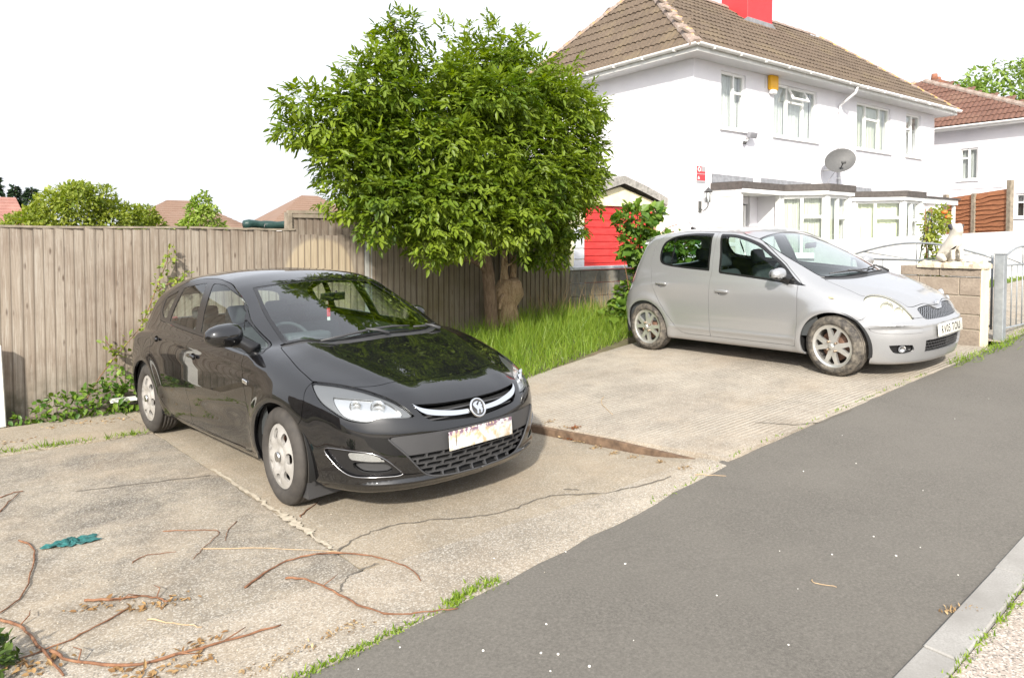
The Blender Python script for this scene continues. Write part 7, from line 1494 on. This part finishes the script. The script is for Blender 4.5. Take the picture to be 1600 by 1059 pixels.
# brown waney-lap fence between the gardens
bf = empty('brown_lap_fence', (24.0, 9.5, 0)); tag(bf, 'orange-brown waney lap fence above the white wall', 'fence'); A_, B_ = Vector((24.0, 9.6, 0)), Vector((23.05, 7.55, 0)); L_ = (B_-A_).length; an = math.atan2((B_-A_).y, (B_-A_).x); g = NG('orange_brown_lap_board'); n = g.noise(6, g.coord('Object', (1, 1, 7)), 6, .7, .5); M_LAP = g.out(g.ramp(n, (.3, (.17, .06, .027)), (.6, (.31, .125, .055)), (.8, (.41, .19, .085))), .8)
for k in range(17):
    z = .95+k*.122; zt = 2.90; 
    if z > zt: break
    vs, fs = [], []; m_ = 14; ph = rng.uniform(0, 6)
    for i in range(m_+1):
        t = i/m_; wv_ = .022*math.sin(t*11+ph)+.012*math.sin(t*23+ph*2); rise = .16*t; vs += [(t*L_, .0, z+rise+wv_), (t*L_, -.004, z+.15+rise), (t*L_, -.016, z+.15+rise), (t*L_, -.055, z+rise+wv_)]
    for i in range(m_):
        for q in range(4): fs.append((4*i+q, 4*i+(q+1) % 4, 4*i+4+(q+1) % 4, 4*i+4+q))
    o = mesh_obj('lap_board', vs, fs, M_LAP, bf); o.rotation_euler = (0, 0, an)
for t, h in ((.02, 3.05), (.48, 3.02), (1.0, 3.32)):
    p = (B_-A_)*t; b_ = Geo().box(-.06, .06, -.09, .03, .5, h).make('fence_post', M_POST, bf); b_.location = p; b_.rotation_euler = (0, 0, an)
# climbing rose on an obelisk
ro = empty('climbing_rose', (10.95, 4.55, .6)); tag(ro, 'climbing rose with orange bloom trained up an obelisk behind the block wall', 'rose'); roo = np.array([10.95, 4.55, .6]); M_OB = pmat('obelisk_wire', (.06, .09, .07), .6)
for a in range(4): c, s_ = math.cos(a*1.571+.4), math.sin(a*1.571+.4); tube('obelisk_leg', [(.16*c, .16*s_, -.1), (.13*c, .13*s_, .6), (.03*c, .03*s_, 1.35), (0, 0, 1.5)], .008, M_OB, ro, 5)
for z, r_ in ((.3, .145), (.7, .12), (1.05, .075)): tube('obelisk_ring', [(r_*math.cos(t), r_*math.sin(t), z) for t in np.linspace(0, 6.283, 17)], .006, M_OB, ro, 5)
for k in range(4): tube('rose_stem', curve_pts([(rng.uniform(-.1, .1), rng.uniform(-.1, .1), -.1), (rng.uniform(-.12, .12), rng.uniform(-.12, .12), .5), (rng.uniform(-.1, .1), 0, 1.0), (rng.uniform(-.25, .25), 0, 1.5)], 4), .008, M_TWIG, ro, 5)
rb_ = [(10.95, 4.5, .85, .20, .2, .3), (10.95, 4.5, 1.2, .22, .2, .2), (10.98, 4.5, 1.55, .12, .15, .2), (11.05, 4.5, 1.9, .24, .2, .2), (10.85, 4.5, 1.72, .14, .12, .15), (11.18, 4.5, 2.05, .14, .12, .12), (10.80, 4.5, .72, .18, .15, .18)]
Pr, Nr_, ir = crown_points(rb_, 2700, .8, .5); tag(simple_leaves('rose_leaves', Pr-roo, Nr_, M_BUSHLEAF, ro, .05, .62, .7), kind='stuff')
for p in ((11.03, 4.38, 2.05), (11.1, 4.36, 1.98)): o = mesh_obj('rose_bloom', *tube_geo([(0, 0, -.03), (0, 0, -.015), (0, 0, .01), (0, 0, .025)], [.012, .04, .042, .02], 9), pmat('orange_rose', (.75, .16, .03), .6), ro, True); o.location = tuple(np.array(p)-roo)
# far tree behind the neighbour's roof
bush('far_tree', 'round light green tree behind the red-brown roof at the right', 'tree', [(46.0, 15.3, 9.6, 2.6, 2.4, 2.0), (48.5, 14.2, 9.9, 2.6, 2.4, 2.0), (44.0, 16.3, 8.8, 1.9, 1.8, 1.6), (50.5, 13.2, 9.2, 2.4, 2.4, 2.2), (47.5, 14.6, 8.4, 3.0, 2.4, 1.8)], 14000, .26, leaf_mat('far_tree_leaf', (.11, .20, .03), (.24, .33, .07), .3))
# ---- roofs of the estate behind the fence on the left
def far_house(name, label, u0, u1, w0, w1, zb_, ze_, zr, m, ridge=.25, wallm=M_RENDER):
    e = empty(name, (u0, w0, 0)); tag(e, label, 'house', 'houses beyond the fence'); box('wall', 0, u1-u0, 0, w1-w0, zb_, ze_, wallm, e); L = u1-u0; D = w1-w0; o_ = .4; rf = Geo(); k = L*ridge
    rf.v = [(-o_, -o_, ze_), (L+o_, -o_, ze_), (L+o_, D+o_, ze_), (-o_, D+o_, ze_), (k, D/2, zr), (L-k, D/2, zr)]; rf.f = [(0, 1, 5, 4), (1, 2, 5), (2, 3, 4, 5), (3, 0, 4), (0, 3, 2, 1)]; r_ = rf.make('roof', m, e)
    sl = math.hypot(D/2+o_, zr-ze_); n = int(sl/.36)
    cs = Geo()
    for q in range(n):
        t = q/n; y = -o_+(D/2+o_)*t; z = ze_+(zr-ze_)*t; x0 = -o_+(k+o_)*t; x1 = L+o_-(k+o_)*t; xs_ = (k+o_)/n; cs.add([(x0, y, z+.05), (x1, y, z+.05), (x1-xs_, y+(D/2+o_)/n, z+(zr-ze_)/n+.01), (x0+xs_, y+(D/2+o_)/n, z+(zr-ze_)/n+.01), (x0, y, z), (x1, y, z)], [(0, 1, 2, 3), (4, 5, 1, 0)])
    c_ = cs.make('tile_courses', m, r_); c_['kind'] = 'stuff'
    for x in (L*.25, L*.65): box('window', x, x+1.4, -.05, .02, ze_-1.5, ze_-.3, M_NET, e)
    return e
M_PINK = tile_mat('pinkish_far_tile', (.34, .16, .13), (.42, .23, .19), (.36, .2, .16)); M_BRN2 = tile_mat('brown_far_tile', (.22, .14, .10), (.29, .19, .145), (.22, .155, .12))
far_house('far_house', 'pink-tiled roof at the far left edge above the fence', -7.0, 2.0, 50, 57, -1, 1.9, 4.25, M_PINK, .03); far_house('far_house', 'brown hipped roof between the bush and the small tree', 8.9, 18.2, 62, 69, 0, 2.6, 5.0, M_BRN2, .40); far_house('far_house', 'brown hipped roof just left of the raised fence panel', 21.0, 31, 64, 72, 0, 2.9, 6.0, M_BRN2, .42)
for u_, w_, h in ((.9, 66, 6.3), (2.2, 68, 5.8), (3.2, 67, 5.7)):
    c_ = empty('conifer', (u_, w_, 0)); tag(c_, ('leftmost' if u_ < 1.5 else 'middle' if u_ < 3 else 'rightmost')+' dark conifer tip behind the pink-tiled roof', 'tree', 'conifers behind the pink roof'); tube('trunk', [(0, 0, 0), (0, 0, h)], [.2, .04], M_BARK, c_, 6); k = 900; t = NR.random(k); a = NR.random(k)*6.283; r_ = (1-t)*1.5*(.5+.5*NR.random(k))+.1; Pq = np.column_stack([r_*np.cos(a), r_*np.sin(a), 1.5+t*(h-1.5)]); tag(simple_leaves('crown', Pq, unit(np.column_stack([np.cos(a), np.sin(a), -.2*np.ones(k)])), M_DARKLEAF, c_, .35, .5, .4), kind='stuff')
tp = empty('rolled_tarpaulin', (2.72, 9.4, 1.85)); tag(tp, 'dark green rolled tarpaulin lying along the top of the fence', 'tarpaulin'); pts = [(x, .02*math.sin(x*9), .008*math.sin(x*13)) for x in np.linspace(0, .92, 14)]; tube('roll', pts, [.055+.008*math.sin(i*1.7) for i in range(14)], pmat('dark_green_tarp', (.015, .045, .04), .45, bump=(30, .8)), tp, 10); tube('strap', [(.25, 0, -.055), (.25, -.052, 0), (.25, 0, .055), (.25, .05, 0), (.25, 0, -.055)], .006, pmat('strap_grey', (.25, .25, .25), .6), tp, 5); tube('frame_leg', [(.1, 0, -.02), (.1, 0, -1.9)], .02, M_GALV, tp, 6); tube('frame_leg', [(.85, 0, -.02), (.85, 0, -1.9)], .02, M_GALV, tp, 6)
# ---------------------------------------------------------------- cut stems, litter and small things on the concrete
def zc(u_, w_): return ((z_strip(u_, w_) if w_ < 3.19 else z_left(u_, w_)) if u_ < step_u(w_) else z_right(u_, w_)) if w_ > edge_w(u_) else z_street(u_, w_)
def gp_(x, y):
    """point of the ground that the photograph shows at this pixel"""
    xc = (x-800)/FPX; yc = -((y-HOR)/FPX - math.tan(PITCH)); Y = math.cos(PITCH)+yc*math.sin(PITCH); Z = -math.sin(PITCH)+yc*math.cos(PITCH); d = (xc*math.sin(PHI)+Y*math.cos(PHI), -xc*math.cos(PHI)+Y*math.sin(PHI), Z); t = -EYE/Z
    for _ in range(6): t = (zc(d[0]*t, d[1]*t)-EYE)/Z
    return d[0]*t, d[1]*t
def twig(label, px, r_, m, lift=.0, side=(), group=None):
    r_ *= .7; pts = []; P_ = smooth_poly([gp_(*p) for p in px], 5, False)
    for i, (u_, w_) in enumerate(P_): pts.append((u_+rng.uniform(-.005, .005), w_+rng.uniform(-.005, .005), zc(u_, w_)+r_*.9+lift*.2*math.sin(math.pi*i/(len(P_)-1))+rng.uniform(0, .003)))
    o0 = np.array(pts[0]); e = empty('cut_stem', tuple(o0)); tag(e, label, 'twig', 'cut stems on the concrete'); n = len(pts); tube('stem', [tuple(np.array(p)-o0) for p in pts], [r_*(1-.45*i/(n-1))*rng.uniform(.8, 1.25) for i in range(n)], m, e, 7)
    for i in side:
        p = np.array(pts[min(i, n-1)])-o0; a = rng.uniform(0, 6.28); tube('side_shoot', [tuple(p), tuple(p+np.array([.05*math.cos(a), .05*math.sin(a), .02])), tuple(p+np.array([.10*math.cos(a+.4), .10*math.sin(a+.4), .015]))], [r_*.5, r_*.4, r_*.25], m, e, 5)
    return e
g = NG('cut_stem_bark'); n = g.noise(18, g.coord('Object', (1, 1, 1)), 5); M_CUT = g.out(g.ramp(n, (.3, (.09, .04, .02)), (.55, (.20, .092, .046)), (.8, (.32, .185, .105))), .8)
twig('long brown cut stem curving along the bottom left foreground', [(80, 1018), (110, 1034), (200, 1042), (290, 1022), (350, 1004), (440, 978)], .010, M_CUT, .01, (6, 14, 20)); twig('dark brown stem running out of the bottom left corner', [(0, 970), (30, 980), (60, 1010), (100, 1056)], .010, M_CUT, .01, (5,))
twig('thin brown stem arching beside the teal rag', [(30, 845), (52, 858), (50, 890), (35, 930), (0, 960)], .007, M_CUT, .015); twig('brown stem with orange leaf scraps left of the bottom stems', [(130, 940), (180, 938), (230, 934), (262, 941)], .009, M_CUT, .01, (4, 9, 12)); twig('thin stem slanting down to the corner weed', [(205, 948), (160, 975), (100, 1005), (30, 1030)], .006, M_CUT, .01)
twig('arched brown stem on the concrete below the front wheel', [(383, 920), (420, 892), (470, 872), (530, 866), (590, 873), (640, 890), (655, 908)], .0075, M_CUT, .02, (12,)); twig('long brown stem reaching over the tarmac edge', [(446, 905), (480, 907), (520, 925), (570, 952), (620, 962), (670, 957), (715, 952)], .0075, M_CUT, .012, (8,)); twig('bent thin stem near the middle of the rough concrete', [(255, 830), (320, 829), (342, 833), (315, 860), (303, 873)], .004, M_CUT, .01); twig('short curved stem right of the bent thin stem', [(370, 815), (355, 832), (352, 845)], .004, M_CUT, .008); twig('pale thin stem lying straight below the front wheel', [(315, 858), (400, 857), (500, 861), (560, 866)], .0035, M_TWIGP, .004); twig('pale straw stalk near the bottom left stems', [(230, 968), (270, 974), (317, 981)], .005, M_TWIGP, 0); twig('short brown stick by the front tyre', [(468, 808), (482, 796), (497, 785)], .006, M_CUT, .0); twig('small curved twig left of the brown arch', [(207, 880), (230, 868), (275, 863)], .004, M_CUT, .006)
twig('bent straw-coloured twig on the raised slab', [(944, 620), (940, 630), (957, 648)], .005, M_TWIGP, .0); twig('small orange twig lying on the tarmac', [(1268, 906), (1272, 911), (1308, 918)], .004, M_TWIGP, 0); twig('pale stalk on the tarmac edge left of the raised slab', [(1085, 742), (1110, 743), (1135, 744)], .004, M_TWIGP, 0); twig('dark tangle stem at the left edge', [(0, 778), (18, 772), (36, 768)], .006, M_CUT, .012); twig('dark crossing stem at the left edge', [(0, 800), (14, 785), (30, 770)], .006, M_CUT, .012)
# teal rag
ru, rw_ = gp_(115, 848); rg = Geo(); nr_, na_ = 9, 40; rr_ = random.Random(5); rad = [.075*(1+.28*math.sin(2*a_+1)+.2*math.sin(5*a_+2)+.14*math.sin(9*a_)) for a_ in np.linspace(0, 6.2832, na_, endpoint=False)]
rg.v.append((ru, rw_, zc(ru, rw_)+.03))
for i in range(1, nr_+1):
    for j in range(na_):
        a_ = 6.2832*j/na_; q_ = rad[j]*i/nr_; x, y = ru+1.35*q_*math.cos(a_-.6), rw_+q_*math.sin(a_-.6); rg.v.append((x+rr_.uniform(-.004, .004), y+rr_.uniform(-.004, .004), zc(ru, rw_)+.004+.022*abs(math.sin(x*70)*math.cos(y*60+1))*(1-.6*i/nr_)+rr_.uniform(0, .008)))
rg.f = [(0, 1+j, 1+(j+1) % na_) for j in range(na_)] + [(1+i*na_+j, 1+(i+1)*na_+j, 1+(i+1)*na_+(j+1) % na_, 1+i*na_+(j+1) % na_) for i in range(nr_-1) for j in range(na_)]
tag(rg.make('teal_rag', pmat('teal_plastic', (.02, .12, .115), .4, noise=(30, .6)), None, True), 'crumpled teal plastic rag lying on the concrete at the left', 'rag')
# orange leaf scraps, gravel and chips
def litter(name, label, spots, n, sp_, size, m, cat='litter'):
    P_ = []
    for (x, y) in spots:
        u_, w_ = gp_(x, y)
        for _ in range(n): a, b = u_+rng.gauss(0, sp_), w_+rng.gauss(0, sp_*.6); P_.append((a, b, zc(a, b)+.003))
    P_ = np.array(P_); k = len(P_); o = leaf_mesh(name, P_, np.column_stack([NR.normal(size=k), NR.normal(size=k), .1+.25*NR.random(k)]), np.column_stack([NR.normal(size=k)*.3, NR.normal(size=k)*.3, np.ones(k)]), size*(.5+NR.random(k)), size*.5*(.5+NR.random(k)), NR.random(k), m, None, .3); tag(o, label, cat, kind='stuff'); return o
litter('leaf_scraps', 'dry orange leaf scraps around the cut stems', [(150, 945), (225, 948), (262, 941), (320, 1005), (300, 1035), (215, 1045), (60, 1045), (30, 1040), (240, 1050)], 22, .05, .028, leaf_mat('orange_scrap', (.17, .09, .035), (.36, .23, .10), .1, .8)); litter('leaf_scraps', 'brown leaf litter in the step between the slabs', [(855, 672), (880, 682), (905, 690), (930, 700), (960, 708), (990, 715), (1030, 722), (1070, 730)], 22, .03, .022, M_DRY); litter('leaf_scraps', 'dark reddish weed in the step between the slabs', [(895, 683)], 90, .035, .02, M_RED); litter('leaf_scraps', 'dry twigs and leaves at the foot of the grey fence', [(30, 690), (80, 668), (140, 660), (190, 655), (60, 650), (20, 660)], 26, .09, .03, M_DRY); litter('leaf_scraps', 'dry brown litter along the near tarmac edge', [(400, 1045), (440, 1025), (480, 1010), (520, 990), (560, 975)], 20, .035, .018, M_DRY)
def pebbles(name, label, pts, lo, hi, m):
    gm = Geo()
    for u_, w_ in pts:
        r_ = rng.uniform(lo, hi); v, f = tube_geo([(0, 0, -r_*.5), (0, 0, -r_*.2), (0, 0, r_*.35), (0, 0, r_*.6)], [r_*.5, r_, r_*.9, r_*.4], 6); a = rng.uniform(0, 6.28); sx_ = rng.uniform(.7, 1.4); gm.add([(u_+(x*math.cos(a)*sx_-y*math.sin(a)), w_+(x*math.sin(a)*sx_+y*math.cos(a)), z+zc(u_, w_)+r_*.3) for x, y, z in v], f)
    tag(gm.make(name, m, None, True), label, 'stones', kind='stuff')
pebbles('white_chips', 'white stone chips scattered on the tarmac', [gp_(*p) for p in ((625, 1011), (872, 1022), (772, 872), (1400, 868), (1438, 855), (1300, 866), (1232, 1007), (1365, 838), (884, 862), (1497, 898), (1545, 623), (1316, 680), (860, 1048), (560, 1045), (990, 1000), (1120, 930))] + [(rng.uniform(1.2, 8), rng.uniform(1.5, 2.6)) for _ in range(14)], .002, .006, pmat('white_chip', (.75, .73, .68), .8)); pebbles('grit', 'loose grit and chips on the rough concrete', [(rng.uniform(-.5, 2.2), rng.uniform(2.6, 5.2)) for _ in range(260)] + [gp_(rng.uniform(190, 260), rng.uniform(935, 950)) for _ in range(25)], .0015, .0055, pmat('pale_grit', (.33, .295, .24), .9, noise=(40, .4)))
# cracks in the slabs, filled with grit
def crack(label, px, r_=.006):
    P_ = smooth_poly([gp_(*p) for p in px], 9, False); v, f = [], []; k = len(P_)
    for i, (u_, w_) in enumerate(P_):
        d = P_[min(i+1, k-1)]-P_[max(i-1, 0)]; d = d/np.linalg.norm(d); n_ = np.array([-d[1], d[0]]); h = r_*rng.uniform(.4, 1.3); c = np.array([u_, w_])+n_*rng.uniform(-.012, .012); v += [(*(c+n_*h), zc(*c)+.0035), (*(c-n_*h), zc(*c)+.0035)]
    f = [(2*i, 2*i+1, 2*i+3, 2*i+2) for i in range(k-1)]; return v, f
ck = Geo()
for px in ([(520, 868), (560, 840), (610, 822), (680, 812), (780, 802), (860, 775), (960, 768), (1050, 745)], [(120, 768), (250, 752), (330, 742)], [(530, 925), (545, 900), (590, 880)], [(880, 765), (905, 765)], [(1180, 660), (1260, 662), (1330, 640)]): ck.add(*crack('', px))
jl = Geo(); jl.add(*crack('', [(330, 733), (370, 758), (410, 784), (450, 811), (490, 838), (520, 858)], .012)); jl.add(*crack('', [(440, 803), (462, 818), (486, 834)], .028)); tag(jl.make('lime_smear', pmat('chalky_lime', (.42, .37, .29), .95, noise=(30, .3)), drive), kind='stuff')
tag(ck.make('slab_cracks', pmat('crack_fill', (.12, .105, .085), .95), drive), kind='stuff')
black_car = build_black_hatchback()
silver_car = build_silver_hatchback()
charm = build_ornament()
charm.matrix_world = black_car.matrix_world @ Matrix.Translation((-.90, -.02, 1.27))
